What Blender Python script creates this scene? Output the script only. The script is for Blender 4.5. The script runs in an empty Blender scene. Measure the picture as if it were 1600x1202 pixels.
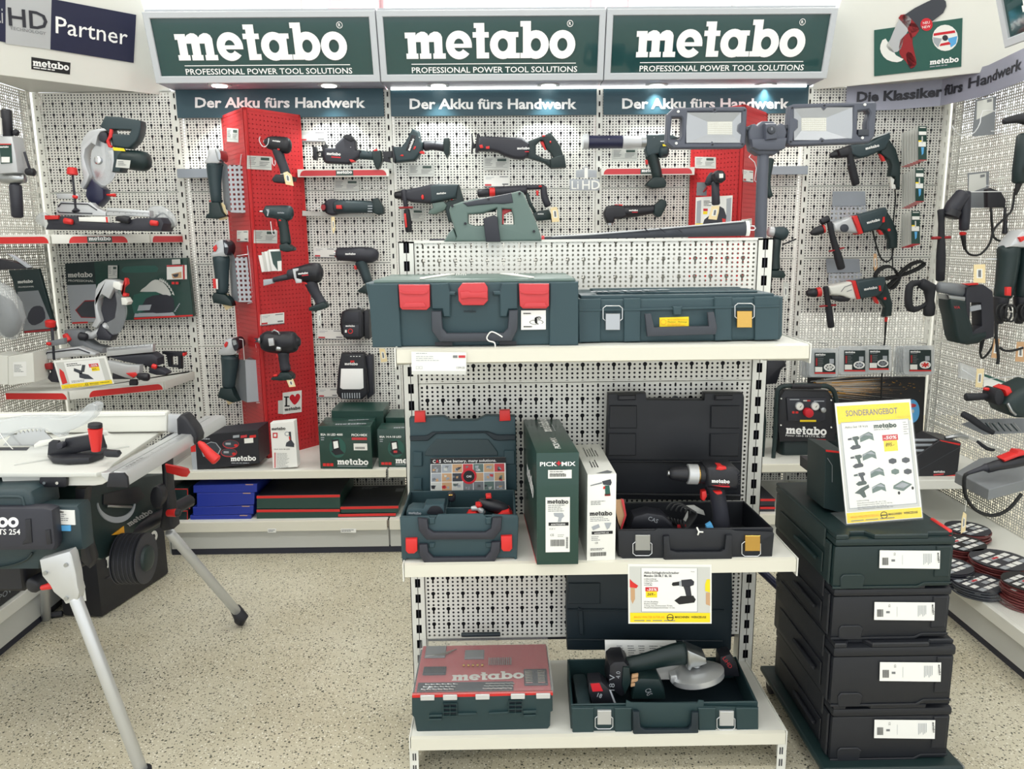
import bpy, bmesh, math, random
from mathutils import Vector, Matrix
random.seed(7)
S = bpy.context.scene
COL = S.collection
# ---------------------------------------------------------------- camera
W_, H_, F_ = 1600.0,1202.0,1220.0
CAMZ = 1.41
PITCH, ROLL, YAW = math.radians(10.6), math.radians(0.55), math.radians(0.66)
def _axes():
    f0 = Vector((math.sin(YAW), math.cos(YAW), 0)); x0 = Vector((math.cos(YAW), -math.sin(YAW), 0)); z0 = Vector((0,0,1))
    f = f0*math.cos(PITCH) - z0*math.sin(PITCH); u = f0*math.sin(PITCH) + z0*math.cos(PITCH)
    r = x0*math.cos(ROLL) - u*math.sin(ROLL); u2 = x0*math.sin(ROLL) + u*math.cos(ROLL)
    return r, u2, f
CR, CU, CF = _axes(); CAM = Vector((0,0, CAMZ))
cd = bpy.data.cameras.new('camera'); cam = bpy.data.objects.new('camera', cd); COL.objects.link(cam)
M = Matrix(((CR.x, CU.x, -CF.x, 0),(CR.y, CU.y, -CF.y, 0),(CR.z, CU.z, -CF.z, CAMZ),(0,0,0,1)))
cam.matrix_world = M
cd.sensor_fit = 'HORIZONTAL'; cd.sensor_width = 36; cd.lens = 36*F_/W_; cd.clip_start = 0.05; cd.clip_end = 200
S.camera = cam
S.view_settings.view_transform = 'Standard'; S.view_settings.look = 'None'; S.view_settings.gamma = 1
S.view_settings.use_curve_mapping = False; S.view_settings.exposure = 0.14
def ray(px, py):
    return CR*((px-W_/2)/F_) - CU*((py-H_/2)/F_) + CF
def onplane(px, py, p0, n):
    r = ray(px, py); return CAM + r*((p0-CAM).dot(n)/r.dot(n))
def onY(px, py, Y): return onplane(px, py, Vector((0, Y, 0)), Vector((0,1,0)))
def onX(px, py, X): return onplane(px, py, Vector((X, 0,0)), Vector((1,0,0)))
def onZ(px, py, Z): return onplane(px, py, Vector((0,0, Z)), Vector((0,0,1)))
def proj(p):
    d = Vector(p)-CAM; z = d.dot(CF); return (W_/2+F_*d.dot(CR)/z, H_/2-F_*d.dot(CU)/z, z)
# ---------------------------------------------------------------- world and lights
wd = bpy.data.worlds.new('world'); S.world = wd; wd.use_nodes = True
wd.node_tree.nodes['Background'].inputs[0].default_value = (0.93,0.97,1.0,1); wd.node_tree.nodes['Background'].inputs[1].default_value = 1.5
def area(name, loc, sx, sy, power, rot=(0,0,0), color=(1,1,1)):
    l = bpy.data.lights.new(name, 'AREA'); l.shape = 'RECTANGLE'; l.size = sx; l.size_y = sy; l.energy = power; l.color = color
    o = bpy.data.objects.new(name, l); o.location = loc; o.rotation_euler = rot; COL.objects.link(o); return o
LAMPS = [(x, y) for y in (-1.2,0.9,2.6,4.9) for x in (-2.2,0,2.2)]  # rear row added out of view to brighten the space behind the bays
for x, y in LAMPS:
    area('ceiling_lamp_light', (x, y, 3.36), 1.2,.3,15 if y < 2 else 12 if y < 4 else 60, color=(1,.995,.975))
# ---------------------------------------------------------------- materials
MATS = {}
def mat(key, rgb, rough=.5, metal=0., bump=0., bscale=200., alpha=1., emis=0., spec=.5, coat=0., trans=0., vary=.0):
    if key in MATS: return MATS[key]
    m = bpy.data.materials.new(key); m.use_nodes = True; nt = m.node_tree; b = nt.nodes['Principled BSDF']
    rgb = tuple((c/255/12.92 if c/255 <= .04045 else ((c/255+.055)/1.055)**2.4) for c in rgb)
    b.inputs['Base Color'].default_value = (*rgb, 1); b.inputs['Roughness'].default_value = rough; b.inputs['Metallic'].default_value = metal
    b.inputs['Specular IOR Level'].default_value = spec; b.inputs['Coat Weight'].default_value = coat
    b.inputs['Alpha'].default_value = alpha; b.inputs['Transmission Weight'].default_value = trans
    if emis: b.inputs['Emission Color'].default_value = (*rgb, 1); b.inputs['Emission Strength'].default_value = emis
    tc = nt.nodes.new('ShaderNodeTexCoord'); nz = nt.nodes.new('ShaderNodeTexNoise')
    nz.inputs['Scale'].default_value = bscale; nt.links.new(tc.outputs['Object'], nz.inputs['Vector'])
    if bump:
        bp = nt.nodes.new('ShaderNodeBump'); bp.inputs['Strength'].default_value = bump; bp.inputs['Distance'].default_value = .001
        nt.links.new(nz.outputs['Fac'], bp.inputs['Height']); nt.links.new(bp.outputs[0], b.inputs['Normal'])
    if alpha == 1.:
        nz2 = nt.nodes.new('ShaderNodeTexNoise'); nz2.inputs['Scale'].default_value = 9; nt.links.new(tc.outputs['Object'], nz2.inputs['Vector'])
        mr = nt.nodes.new('ShaderNodeMapRange'); mr.inputs['To Min'].default_value = max(0, rough-.06); mr.inputs['To Max'].default_value = min(1, rough+.06)
        nt.links.new(nz2.outputs['Fac'], mr.inputs['Value']); nt.links.new(mr.outputs[0], b.inputs['Roughness'])
    MATS[key] = m; return m
mat('white', (238,238,232), .45); mat('cream', (229,229,221), .42, bump=.05); mat('paper', (240,240,236), .6); mat('greypaper', (205,206,200), .6)
mat('green', (44,61,66), .45, bump=.15, bscale=900); mat('dgreen', (20,40,41), .45, bump=.15, bscale=900); mat('boxgreen', (26,62,54), .38, coat=.2)
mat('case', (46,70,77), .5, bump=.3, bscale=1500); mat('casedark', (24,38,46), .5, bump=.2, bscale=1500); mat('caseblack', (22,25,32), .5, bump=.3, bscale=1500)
mat('black', (28,29,36), .45, bump=.15, bscale=900); mat('rubber', (28,30,36), .7, bump=.3, bscale=700); mat('dgrey', (58,62,70), .5)
mat('navy', (35,38,66), .35); mat('lampgrey', (82,86,98), .45, bump=.15, bscale=800)
mat('red', (214,42,40), .4); mat('towerred', (200,48,50), .35); mat('logored', (205,30,45), .5); mat('rosered', (200,58,64), .4)
mat('chrome', (220,222,225), .2,1.); mat('steel', (175,178,180), .32,1.); mat('brass', (205,165,90), .25,1.); mat('alu', (205,207,208), .38,.6)
mat('silverplastic', (196,198,200), .35,.3); mat('lgrey', (165,170,176), .4); mat('mgrey', (120,124,128), .45); mat('bracket', (150,156,164), .4,.2)
mat('yellow', (250,220,30), .5); mat('orange', (240,170,30), .5); mat('tag', (238,218,170), .7); mat('signgreen', (22,66,66), .12, coat=.6)
mat('signframe', (196,200,204), .4); mat('letterwhite', (250,250,248), .5); mat('banner', (38,72,84), .4); mat('bannergrey', (158,160,176), .45)
mat('blue', (30,50,150), .4); mat('lblue', (90,170,225), .5); mat('printgrey', (120,122,124), .6); mat('ink', (25,25,28), .6); mat('pgreen', (40,90,80), .5)
mat('darkgrey', (44,45,54), .5); mat('reflector', (172,175,180), .35,.3); mat('led', (214,212,200), .3); mat('pvc', (215,220,222), .25, alpha=.38)
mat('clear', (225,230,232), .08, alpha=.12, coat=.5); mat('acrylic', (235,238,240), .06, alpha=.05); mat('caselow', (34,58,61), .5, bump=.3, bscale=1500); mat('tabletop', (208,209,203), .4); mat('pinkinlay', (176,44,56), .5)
mat('tan', (200,160,120), .6); mat('sage', (98,118,112), .45, bump=.15, bscale=800); mat('logoplate', (60,78,72), .5); mat('fluo', (255,255,250), .5, emis=4)
mat('wire', (222,224,226), .3,.5); mat('cable', (20,22,24), .6); mat('pink', (205,160,165), .6); mat('wallpaint', (222,222,216), .7); mat('ceil', (232,232,228), .8)
mat('rail', (220,217,202), .42); mat('kick', (40,42,56), .5); mat('shelfside', (198,199,194), .45); mat('blade', (200,202,204), .25,.9); mat('discred', (112,52,52), .3); mat('darkred', (150,30,36), .45)
def nodes(key, build):
    m = bpy.data.materials.new(key); m.use_nodes = True; build(m.node_tree, m.node_tree.nodes['Principled BSDF']); MATS[key] = m; return m
def mth(nt, op, a, b=None, c=None):
    n = nt.nodes.new('ShaderNodeMath'); n.operation = op
    for i, v in enumerate((a, b, c)):
        if v is None: continue
        if isinstance(v, (int, float)): n.inputs[i].default_value = v
        else: nt.links.new(v, n.inputs[i])
    return n.outputs[0]
def s2l(rgb): return tuple((c/255/12.92 if c/255 <= .04045 else ((c/255+.055)/1.055)**2.4) for c in rgb)
def pegmat(key, rgb, square=False, px=.015, pz=.0125, r=.0028, keys=True, ax=0):
    """thin perforated sheet metal: round holes on a grid with keyholes every third / fourth"""
    def b(nt, bs):
        bs.inputs['Base Color'].default_value = (*s2l(rgb), 1); bs.inputs['Roughness'].default_value = .42
        tc = nt.nodes.new('ShaderNodeTexCoord'); sp = nt.nodes.new('ShaderNodeSeparateXYZ'); nt.links.new(tc.outputs['Object'], sp.inputs[0])
        X, Z = sp.outputs[ax], sp.outputs[2]
        def cell(v, p): return mth(nt, 'SUBTRACT', v, mth(nt, 'MULTIPLY', mth(nt, 'ROUND', mth(nt, 'DIVIDE', v, p)), p))
        a, c = cell(X, px), cell(Z, pz)
        if square: hole = mth(nt, 'LESS_THAN', mth(nt, 'MAXIMUM', mth(nt, 'ABSOLUTE', a), mth(nt, 'ABSOLUTE', c)), r)
        else: hole = mth(nt, 'LESS_THAN', mth(nt, 'ADD', mth(nt, 'MULTIPLY', a, a), mth(nt, 'MULTIPLY', c, c)), r*r)
        if keys:
            ka, kc = cell(X, px*3), cell(Z, pz*4)
            big = mth(nt, 'LESS_THAN', mth(nt, 'ADD', mth(nt, 'MULTIPLY', ka, ka), mth(nt, 'MULTIPLY', kc, kc)), .0062**2)
            kc2 = mth(nt, 'ADD', kc, .0085)
            slot = mth(nt, 'LESS_THAN', mth(nt, 'MAXIMUM', mth(nt, 'MULTIPLY', mth(nt, 'ABSOLUTE', ka), 3.3), mth(nt, 'ABSOLUTE', kc2)), .0082)
            hole = mth(nt, 'MAXIMUM', hole, mth(nt, 'MAXIMUM', big, slot))
        # unperforated margin near the sheet's border is left by the sheet's own frame strips
        nt.links.new(mth(nt, 'SUBTRACT', 1, hole), bs.inputs['Alpha'])
    return nodes(key, b)
pegmat('peg', (232,231,224), r=.0033); pegmat('pegred', (198,46,50), px=.02, pz=.02, r=.0026, keys=False)
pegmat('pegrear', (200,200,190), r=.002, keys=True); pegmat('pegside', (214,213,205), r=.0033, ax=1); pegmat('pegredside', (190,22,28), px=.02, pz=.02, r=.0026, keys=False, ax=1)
pegmat('pegsq', (176,180,186), True, .0205,.0215,.0052, False)
def floorm(nt, bs):
    tc = nt.nodes.new('ShaderNodeTexCoord')
    def vor(scale, th, seedoff):
        mp = nt.nodes.new('ShaderNodeMapping'); mp.inputs['Location'].default_value = (seedoff, seedoff*1.7,0); nt.links.new(tc.outputs['Object'], mp.inputs[0])
        nzd = nt.nodes.new('ShaderNodeTexNoise'); nzd.inputs['Scale'].default_value = scale*1.6; nt.links.new(mp.outputs[0], nzd.inputs['Vector'])
        ad = nt.nodes.new('ShaderNodeVectorMath'); ad.operation = 'MULTIPLY_ADD'; ad.inputs[1].default_value = (.5/scale,)*3
        nt.links.new(nzd.outputs['Color'], ad.inputs[0]); nt.links.new(mp.outputs[0], ad.inputs[2])
        v = nt.nodes.new('ShaderNodeTexVoronoi'); v.inputs['Scale'].default_value = scale; nt.links.new(ad.outputs[0], v.inputs['Vector'])
        sp = nt.nodes.new('ShaderNodeSeparateColor'); nt.links.new(v.outputs['Color'], sp.inputs[0])
        thr = mth(nt, 'MULTIPLY', sp.outputs[0], th)
        return mth(nt, 'LESS_THAN', v.outputs['Distance'], thr), sp.outputs[1]
    base = nt.nodes.new('ShaderNodeTexNoise'); base.inputs['Scale'].default_value = 2.2; nt.links.new(tc.outputs['Object'], base.inputs['Vector'])
    cr = nt.nodes.new('ShaderNodeValToRGB'); cr.color_ramp.elements[0].position = .35; cr.color_ramp.elements[1].position = .65
    cr.color_ramp.elements[0].color = (*s2l((192,184,160)), 1); cr.color_ramp.elements[1].color = (*s2l((205,199,178)), 1)
    nt.links.new(base.outputs['Fac'], cr.inputs[0]); col = cr.outputs[0]
    for sc, th, of, dk in ((95,.36,0, (70,72,60)),(150,.42,3.1, (128,122,104)),(120,.36,7.7, (228,224,208)),(55,.20,5.2, (52,54,46))):
        mk, rnd = vor(sc, th, of)
        mx = nt.nodes.new('ShaderNodeMix'); mx.data_type = 'RGBA'; mx.inputs['B'].default_value = (*s2l(dk), 1)
        nt.links.new(mk, mx.inputs['Factor']); nt.links.new(col, mx.inputs['A']); col = mx.outputs['Result']
    nt.links.new(col, bs.inputs['Base Color']); bs.inputs['Roughness'].default_value = .38
nodes('floor', floorm)
# ---------------------------------------------------------------- canvases: where a 2-D drawing sits in the room
class Can:
    """metric canvas: origin o, u and v axes (any orientation), n = out of the face"""
    def __init__(s, o, u, v, scale=1.):
        s.o = Vector(o); s.u = Vector(u).normalized()*scale; s.v = Vector(v).normalized()*scale; s.n = s.u.cross(s.v).normalized(); s.k = scale; s.up = 1
    def p(s, a, b, d=0): return s.o + s.u*a + s.v*b + s.n*d
    def sc(s, a, b): return s.k
class Pix:
    """measures taken from the photograph, laid on a real plane of the room"""
    def __init__(s, p0, n=(0,-1,0)):
        s.p0 = Vector(p0); s.n = Vector(n).normalized(); s.up = -1
    def p(s, a, b, d=0): return onplane(a, b, s.p0, s.n) + s.n*d
    def sc(s, a, b): return (onplane(a, b, s.p0, s.n)-CAM).dot(CF)/F_
def PY(Y): return Pix((0, Y, 0),(0,-1,0))
TXT = {}
def textgeo(t, bold):
    k = (t, bold)
    if k in TXT: return TXT[k]
    c = bpy.data.curves.new('t', 'FONT'); c.body = t; c.size = 1; c.offset = bold; c.resolution_u = 2
    o = bpy.data.objects.new('t', c); COL.objects.link(o); bpy.context.view_layer.update()
    me = o.to_mesh(); vs = [(v.co.x, v.co.y) for v in me.vertices]; fs = [tuple(p.vertices) for p in me.polygons]
    o.to_mesh_clear(); bpy.data.objects.remove(o); bpy.data.curves.remove(c)
    w = max([v[0] for v in vs] or [1]); w0 = min([v[0] for v in vs] or [0]); TXT[k] = ([(x-w0, y) for x, y in vs], fs, w-w0); return TXT[k]
def ringp(cx, cy, rx, ry, ix, iy, a0=0, a1=360, n=28):
    out = []
    for i in range(n):
        A, B = math.radians(a0+(a1-a0)*i/n), math.radians(a0+(a1-a0)*(i+1)/n)
        out.append([(cx+rx*math.cos(A), cy+ry*math.sin(A)),(cx+rx*math.cos(B), cy+ry*math.sin(B)),(cx+ix*math.cos(B), cy+iy*math.sin(B)),(cx+ix*math.cos(A), cy+iy*math.sin(A))])
    return out
def R4(x0, y0, x1, y1): return [(x0, y0),(x1, y0),(x1, y1),(x0, y1)]
def logo_polys():
    L = []
    L += [R4(.1,0,.43,.97), R4(0,.76,.3,.97), R4(.02,0,.5,.2), R4(.62,0,.95,.8), R4(.56,0,1.02,.2), R4(1.15,0,1.48,.8), R4(1.1,0,1.6,.2)]
    for s in (.43,.95): L.append([(s-.05,.62),(s+.19,.62),(s+.53,.7),(s+.53,.8),(s+.47,.92),(s+.36,.99),(s+.22,1.0),(s+.06,.93),(s-.05,.8)])
    x = 1.62; L += ringp(x+.52,.5,.52,.53,.2,.24,0,322); L.append(R4(x+.2,.4, x+1.04,.55))
    x = 2.7; L += [R4(x+.14,0.0, x+.47,1.3), R4(x, .77, x+.64,.97), R4(x+.3,0, x+.64,.22), R4(x+.05,1.12, x+.3,1.3)]
    x = 3.38; L += ringp(x+.52,.5,.52,.53,.2,.24); L += [R4(x+.72,0, x+1.04,.97), R4(x+.8,0, x+1.2,.2), R4(x+.8,.78, x+1.14,.97)]
    x = 4.6; L += [R4(x+.1,0, x+.42,1.36), R4(x, 1.16, x+.3,1.36), R4(x, 0, x+.2,.2)]; L += ringp(x+.62,.5,.52,.53,.2,.24)
    x = 5.78; L += ringp(x+.5,.5,.52,.53,.2,.24)
    return [[(a/6.8, b/6.8) for a, b in q] for q in L]
LOGO = logo_polys()
def catmull(pts, n=4, closed=True):
    N = len(pts); out = []
    rng = range(N) if closed else range(N-1)
    for i in rng:
        g = (lambda j: pts[j % N]) if closed else (lambda j: pts[max(0, min(N-1, j))])
        p0, p1, p2, p3 = g(i-1), g(i), g(i+1), g(i+2)
        for k in range(n):
            t = k/n; out.append(tuple(.5*((2*b)+(c-a)*t+(2*a-5*b+4*c-d)*t*t+(3*b-a-3*c+d)*t**3) for a, b, c, d in zip(p0, p1, p2, p3)))
    if not closed: out.append(tuple(pts[-1]))
    return out
class MB:
    def __init__(s): s.v = []; s.f = []; s.m = []; s.mats = []
    def mi(s, k):
        if k not in s.mats: s.mats.append(k)
        return s.mats.index(k)
    def add(s, vs, fs, k):
        b = len(s.v); s.v += [Vector(v) for v in vs]; i = s.mi(k)
        for f in fs: s.f.append([b+j for j in f]); s.m.append(i)
        return s
    def frombm(s, bm, k):
        bm.verts.index_update(); s.add([v.co.copy() for v in bm.verts], [[v.index for v in f.verts] for f in bm.faces], k); bm.free(); return s
    # -- axis aligned or oriented box in metres
    def box(s, a, b, k, bev=0.0, seg=1, rot=None, piv=None):
        x0, y0, z0 = [min(p, q) for p, q in zip(a, b)]; x1, y1, z1 = [max(p, q) for p, q in zip(a, b)]
        bm = bmesh.new(); r = bmesh.ops.create_cube(bm, size=1)
        for v in bm.verts: v.co = Vector((x0+(v.co.x+.5)*(x1-x0), y0+(v.co.y+.5)*(y1-y0), z0+(v.co.z+.5)*(z1-z0)))
        if bev: bmesh.ops.bevel(bm, geom=bm.edges[:], offset=min(bev, .45*min(x1-x0, y1-y0, z1-z0)), segments=seg, affect='EDGES', profile=.6)
        if rot is not None:
            piv = Vector(piv if piv is not None else ((x0+x1)/2, (y0+y1)/2, z0))
            for v in bm.verts: v.co = piv + rot @ (v.co-piv)
        return s.frombm(bm, k)
    # -- outline with thickness on a canvas
    def prism(s, cv, pts, d0, d1, k, bev=0.0, seg=2, holes=(), sm=0):
        if sm: pts = catmull(pts, sm); holes = [catmull(h, sm) for h in holes]
        bm = bmesh.new(); allv = []
        for loop in [pts]+list(holes):
            vs = [bm.verts.new(cv.p(a, b, d0)) for a, b in loop]; allv.append(vs)
            for i in range(len(vs)): bm.edges.new((vs[i], vs[(i+1) % len(vs)]))
        if holes: bmesh.ops.triangle_fill(bm, use_beauty=True, edges=bm.edges[:])
        else: bm.faces.new(allv[0])
        top = bm.faces[:]; ex = bmesh.ops.extrude_face_region(bm, geom=top)
        nv = [g for g in ex['geom'] if isinstance(g, bmesh.types.BMVert)]
        bmesh.ops.translate(bm, verts=nv, vec=cv.n*(d1-d0))
        bmesh.ops.recalc_face_normals(bm, faces=bm.faces[:])
        if bev:
            es = [e for e in bm.edges if len(e.link_faces) == 2 and e.calc_face_angle(0) > .9 and abs((e.verts[0].co-e.verts[1].co).normalized().dot(cv.n)) < .1]
            try: bmesh.ops.bevel(bm, geom=es, offset=bev, segments=seg, affect='EDGES', clamp_overlap=True, profile=.5)
            except Exception: pass
        return s.frombm(bm, k)
    # -- limb: chain of (u, v, r[, d]); round cross-section, kd = depth radius / in-plane radius, sq>1 boxier
    def tube(s, cv, ch, k, kd=1., seg=12, cap=.35, sq=1., sm=0, d=0.):
        ch = [tuple(c)+((d,) if len(c) == 3 else ()) for c in ch]
        if sm: ch = catmull(ch, sm, False)
        P = [cv.p(c[0], c[1], c[3]) for c in ch]; Rr = [c[2]*cv.sc(c[0], c[1]) for c in ch]
        return s.limb(P, Rr, k, cv.n, kd, seg, cap, sq)
    def limb(s, P, Rr, k, n=(0,-1,0), kd=1., seg=12, cap=.35, sq=1.):
        n = Vector(n); vs = []; N = len(P); rings = []
        def tang(i):
            a = P[max(0, i-1)]; b = P[min(N-1, i+1)]; t = (b-a)
            if t.length < 1e-9: t = Vector((1,0,0))
            return t.normalized()
        items = []
        for i in range(N):
            t = tang(i)
            if i == 0 and cap:
                for q, w in ((1., .55),(.6,.85)): items.append((P[0]-t*Rr[0]*cap*q, Rr[0]*w, t))
            items.append((P[i], Rr[i], t))
            if i == N-1 and cap:
                for q, w in ((.6,.85),(1., .55)): items.append((P[i]+t*Rr[i]*cap*q, Rr[i]*w, t))
        for p, r, t in items:
            a = n.cross(t)
            if a.length < 1e-4: a = Vector((1,0,0)).cross(t)
            if a.length < 1e-4: a = Vector((0,0,1)).cross(t)
            a.normalize(); b = t.cross(a).normalized()
            for j in range(seg):
                A = 2*math.pi*(j+.5)/seg; c, q = math.cos(A), math.sin(A)
                if sq != 1.: c = math.copysign(abs(c)**(1/sq), c); q = math.copysign(abs(q)**(1/sq), q)
                vs.append(p+a*c*r+b*q*r*kd)
        fs = []; M_ = len(items)
        for i in range(M_-1):
            for j in range(seg): fs.append([i*seg+j, i*seg+(j+1) % seg, (i+1)*seg+(j+1) % seg, (i+1)*seg+j])
        fs.append(list(range(seg))[::-1]); fs.append([(M_-1)*seg+j for j in range(seg)])
        return s.add(vs, fs, k)
    # -- cylinder / disc with axis along canvas normal (faces the viewer) or any axis
    def disc(s, cv, u, v, r, d0, d1, k, seg=24, ry=None, bev=0):
        pts = [(u+r*math.cos(2*math.pi*i/seg), v+(ry or r)*math.sin(2*math.pi*i/seg)) for i in range(seg)]
        return s.prism(cv, pts, d0, d1, k, bev=bev, seg=2)
    def cyl(s, a, b, r, k, r2=None, seg=16, bev=True):
        a, b = Vector(a), Vector(b); return s.limb([a, b], [r, r if r2 is None else r2], k, seg=seg, cap=.12 if bev else 0, n=(.3,-.9,.1) if abs((b-a).normalized().dot(Vector((.3,-.9,.1)).normalized())) < .95 else (1,0,0))
    # -- flat prints, a hair above the face
    def poly(s, cv, pts, k, d=.0006): return s.add([cv.p(a, b, d) for a, b in pts], [list(range(len(pts)))], k)
    def rect(s, cv, x0, y0, x1, y1, k, d=.0006): return s.poly(cv, R4(x0, y0, x1, y1), k, d)
    def oval(s, cv, u, v, rx, ry, k, d=.0006, seg=20): return s.poly(cv, [(u+rx*math.cos(2*math.pi*i/seg), v+ry*math.sin(2*math.pi*i/seg)) for i in range(seg)], k, d)
    def geo2(s, cv, polys, u, v, size, k, d, ang=0, w=1., shear=0.):
        c, q = math.cos(math.radians(ang)), math.sin(math.radians(ang))
        for pl in polys:
            pts = []
            for x, y in pl:
                x = x*w + y*shear; X = (x*c-y*q)*size; Y = (x*q+y*c)*size
                pts.append(cv.p(u+X, v+cv.up*Y, d))
            s.add(pts, [list(range(len(pts)))], k); d += .00003
        return s
    def text(s, cv, t, u, v, size, k, d=.0012, ang=0, bold=0., fit=None, align='l', shear=0.):
        """v = baseline; size = cap height; fit = total width"""
        vs, fs, w = textgeo(t, bold); size = size/.7
        sw = (fit/(w*size)) if fit else 1.
        off = 0 if align == 'l' else (-w*sw*size/2 if align == 'c' else -w*sw*size)
        c, q = math.cos(math.radians(ang)), math.sin(math.radians(ang)); pts = []
        for x, y in vs:
            x = x*sw + y*shear; X = x*size+off; Y = y*size; X, Y = X*c-Y*q, X*q+Y*c
            pts.append(cv.p(u+X, v+cv.up*Y, d))
        return s.add(pts, fs, k)
    def logo(s, cv, u, v, w, k, d=.0012, ang=0, shear=0.): return s.geo2(cv, LOGO, u, v, w, k, d, ang, shear=shear)
    def lines(s, cv, u, v, w, dv, n, h, k='printgrey', d=.0012, ang=0):
        rnd = random.Random(int(abs(u)*7+abs(v)*13+n))
        c, q = math.cos(math.radians(ang)), math.sin(math.radians(ang))
        for i in range(n):
            x = 0
            y = -i*dv; end = w*(rnd.uniform(.55,1))
            while x < end:
                l = min(end-x, w*rnd.uniform(.06,.2)); pts = []
                for a, b in R4(x, y, x+l, y+h): pts.append(cv.p(u+a*c-b*q, v+cv.up*(a*q+b*c), d))
                s.add(pts, [[0,1,2,3]], k); x += l+w*.025
        return s
    def barcode(s, cv, u, v, w, h, k='ink', d=.0012, n=16, vert=False):
        x = 0; rnd = random.Random(int(abs(u)*11))
        while x < (h if vert else w):
            t = (h if vert else w)/n*rnd.uniform(.25,.7)
            if vert: s.poly(cv, R4(u, v+cv.up*x, u+w, v+cv.up*(x+t)), k, d)
            else: s.poly(cv, R4(u+x, v, u+x+t, v+cv.up*h), k, d)
            x += t*1.8
        return s
    def build(s, name, parent=None, origin=None, kind=None, smooth=True, label=None):
        o0 = Vector(origin) if origin is not None else (parent.matrix_world.translation if parent else Vector((0,0,0)))
        me = bpy.data.meshes.new(name); me.from_pydata([tuple(v-o0) for v in s.v], [], s.f); me.update()
        for k in s.mats: me.materials.append(MATS[k])
        me.polygons.foreach_set('material_index', s.m)
        if smooth:
            me.polygons.foreach_set('use_smooth', [True]*len(me.polygons))
            try: me.set_sharp_from_angle(angle=math.radians(38))
            except Exception: pass
        o = bpy.data.objects.new(name, me); COL.objects.link(o)
        if parent: o.parent = parent; o.location = o0 - abspos(parent)
        else: o.location = o0
        POS[o.name] = o0.copy()
        if kind: o['kind'] = kind
        if label: o['label'] = label
        return o
POS = {}
def abspos(o): return POS[o.name]
def thing(name, label, cat, loc, group=None):
    o = bpy.data.objects.new(name, None); COL.objects.link(o); o.location = loc; o.empty_display_size = .05; POS[o.name] = Vector(loc)
    o['label'] = label; o['category'] = cat
    if group: o['group'] = group
    return o
def part(t, name, mb, label=None, kind=None, smooth=True):
    return mb.build(name, t, origin=abspos(t), kind=kind, label=label, smooth=smooth)
def solo(name, mb, label, cat, loc, group=None, smooth=True):
    o = mb.build(name, None, origin=loc, smooth=smooth); o['label'] = label; o['category'] = cat
    if group: o['group'] = group
    return o
def struct(name, mb, origin=(0,0,0)):
    return mb.build(name, None, origin=origin, kind='structure')
def P_(*a, **k): return MB().prism(*a, **k)
def T_(*a, **k): return MB().tube(*a, **k)
V = Vector
# ================================================================ the shop shell
YB, XL, XR = 3.86,-2.187,2.145
SEAM = [-1.524,-.527,.470,1.467]
struct('floor', MB().box((-6,-3,-.05),(6,7,0), 'floor'))
struct('ceiling', MB().box((-6,-3,3.5),(6,7,3.6), 'ceil'))
mb = MB()
mb.box((-6,6.0,0),(6,6.1,2.1), 'wallpaint'); mb.box((-6,6.0,3.35),(6,6.1,3.5), 'wallpaint')
for x in (-6,-3.1,.02,3.2,5.8): mb.box((x, 6.0,2.1),(x+.2,6.1,3.35), 'wallpaint')
struct('wall_back', mb)
for i, (a, b) in enumerate(((-5.8,-3.1),(-2.9,.02),(.22,3.2),(3.4,5.8))):
    m = MB(); m.box((a, 6.03,2.1),(b, 6.07,2.14), 'white'); m.box((a, 6.03,3.31),(b, 6.07,3.35), 'white')
    for x in (a, (a+b)/2-.02, b-.04): m.box((x, 6.03,2.14),(x+.04,6.07,3.31), 'white')
    struct('window_%d' % (i+1), m)
struct('trim_1', MB().box((-1.1,5.4,0),(-.78,5.7,3.5), 'pink', .01)); struct('trim_2', MB().box((-.74,5.45,0),(-.67,5.52,3.5), 'white'))
struct('trim_3', MB().box((.62,5.4,2.0),(.84,5.7,3.5), 'pink', .01))
for sx, nm in ((-1, 'left'),(1, 'right')):
    m = MB(); X = sx*5.2
    m.box((X, -3,0),(X+sx*.1,6.0,.5), 'wallpaint'); m.box((X, -3,3.2),(X+sx*.1,6.0,3.5), 'wallpaint')
    for y in (-3,-.2,2.7,5.8): m.box((X, y, .5),(X+sx*.1, y+.2,3.2), 'wallpaint')
    struct('wall_'+nm, m)
for x, y in LAMPS:
    t = thing('ceiling_lamp', 'unseen white fluorescent batten lamp on the shop ceiling', 'lamp', (x, y, 3.5), 'fluorescent lamps on the ceiling')
    part(t, 'housing', MB().box((x-.65, y-.1,3.44),(x+.65, y+.1,3.5), 'white', .01)); part(t, 'tube', MB().limb([V((x-.6, y, 3.42)), V((x+.6, y, 3.42))], [.018]*2, 'fluo', (0,0,1)))
# ---------------------------------------------------------------- shelving bays
def slotpost(mb, x, y, z0, z1, w=.03, k='cream', ax=0, dep=.03, sw=.008, sh=.022):
    """perforated steel upright, real slots every 50 mm; front face at y looking to -y (ax=0) or looking sideways (ax=+-1)"""
    def B(u0, u1, d0, d1, a, b, kk=k):
        if ax == 0: mb.box((u0, y+d0, a),(u1, y+d1, b), kk)
        else: mb.box((x+ax*d0, u0, a),(x+ax*d1, u1, b), kk)
    c = x if ax == 0 else y
    B(c-w/2, c-sw/2,0,.002, z0, z1); B(c+sw/2, c+w/2,0,.002, z0, z1); B(c-w/2, c-w/2+.002,.002, dep, z0, z1); B(c+w/2-.002, c+w/2,.002, dep, z0, z1)
    B(c-w/2, c+w/2, dep, dep+.002, z0, z1, 'darkgrey')
    z = z0+.02
    while z < z1:
        B(c-sw/2, c+sw/2,0,.002, z+sh, min(z+.05, z1)); z += .05
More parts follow.
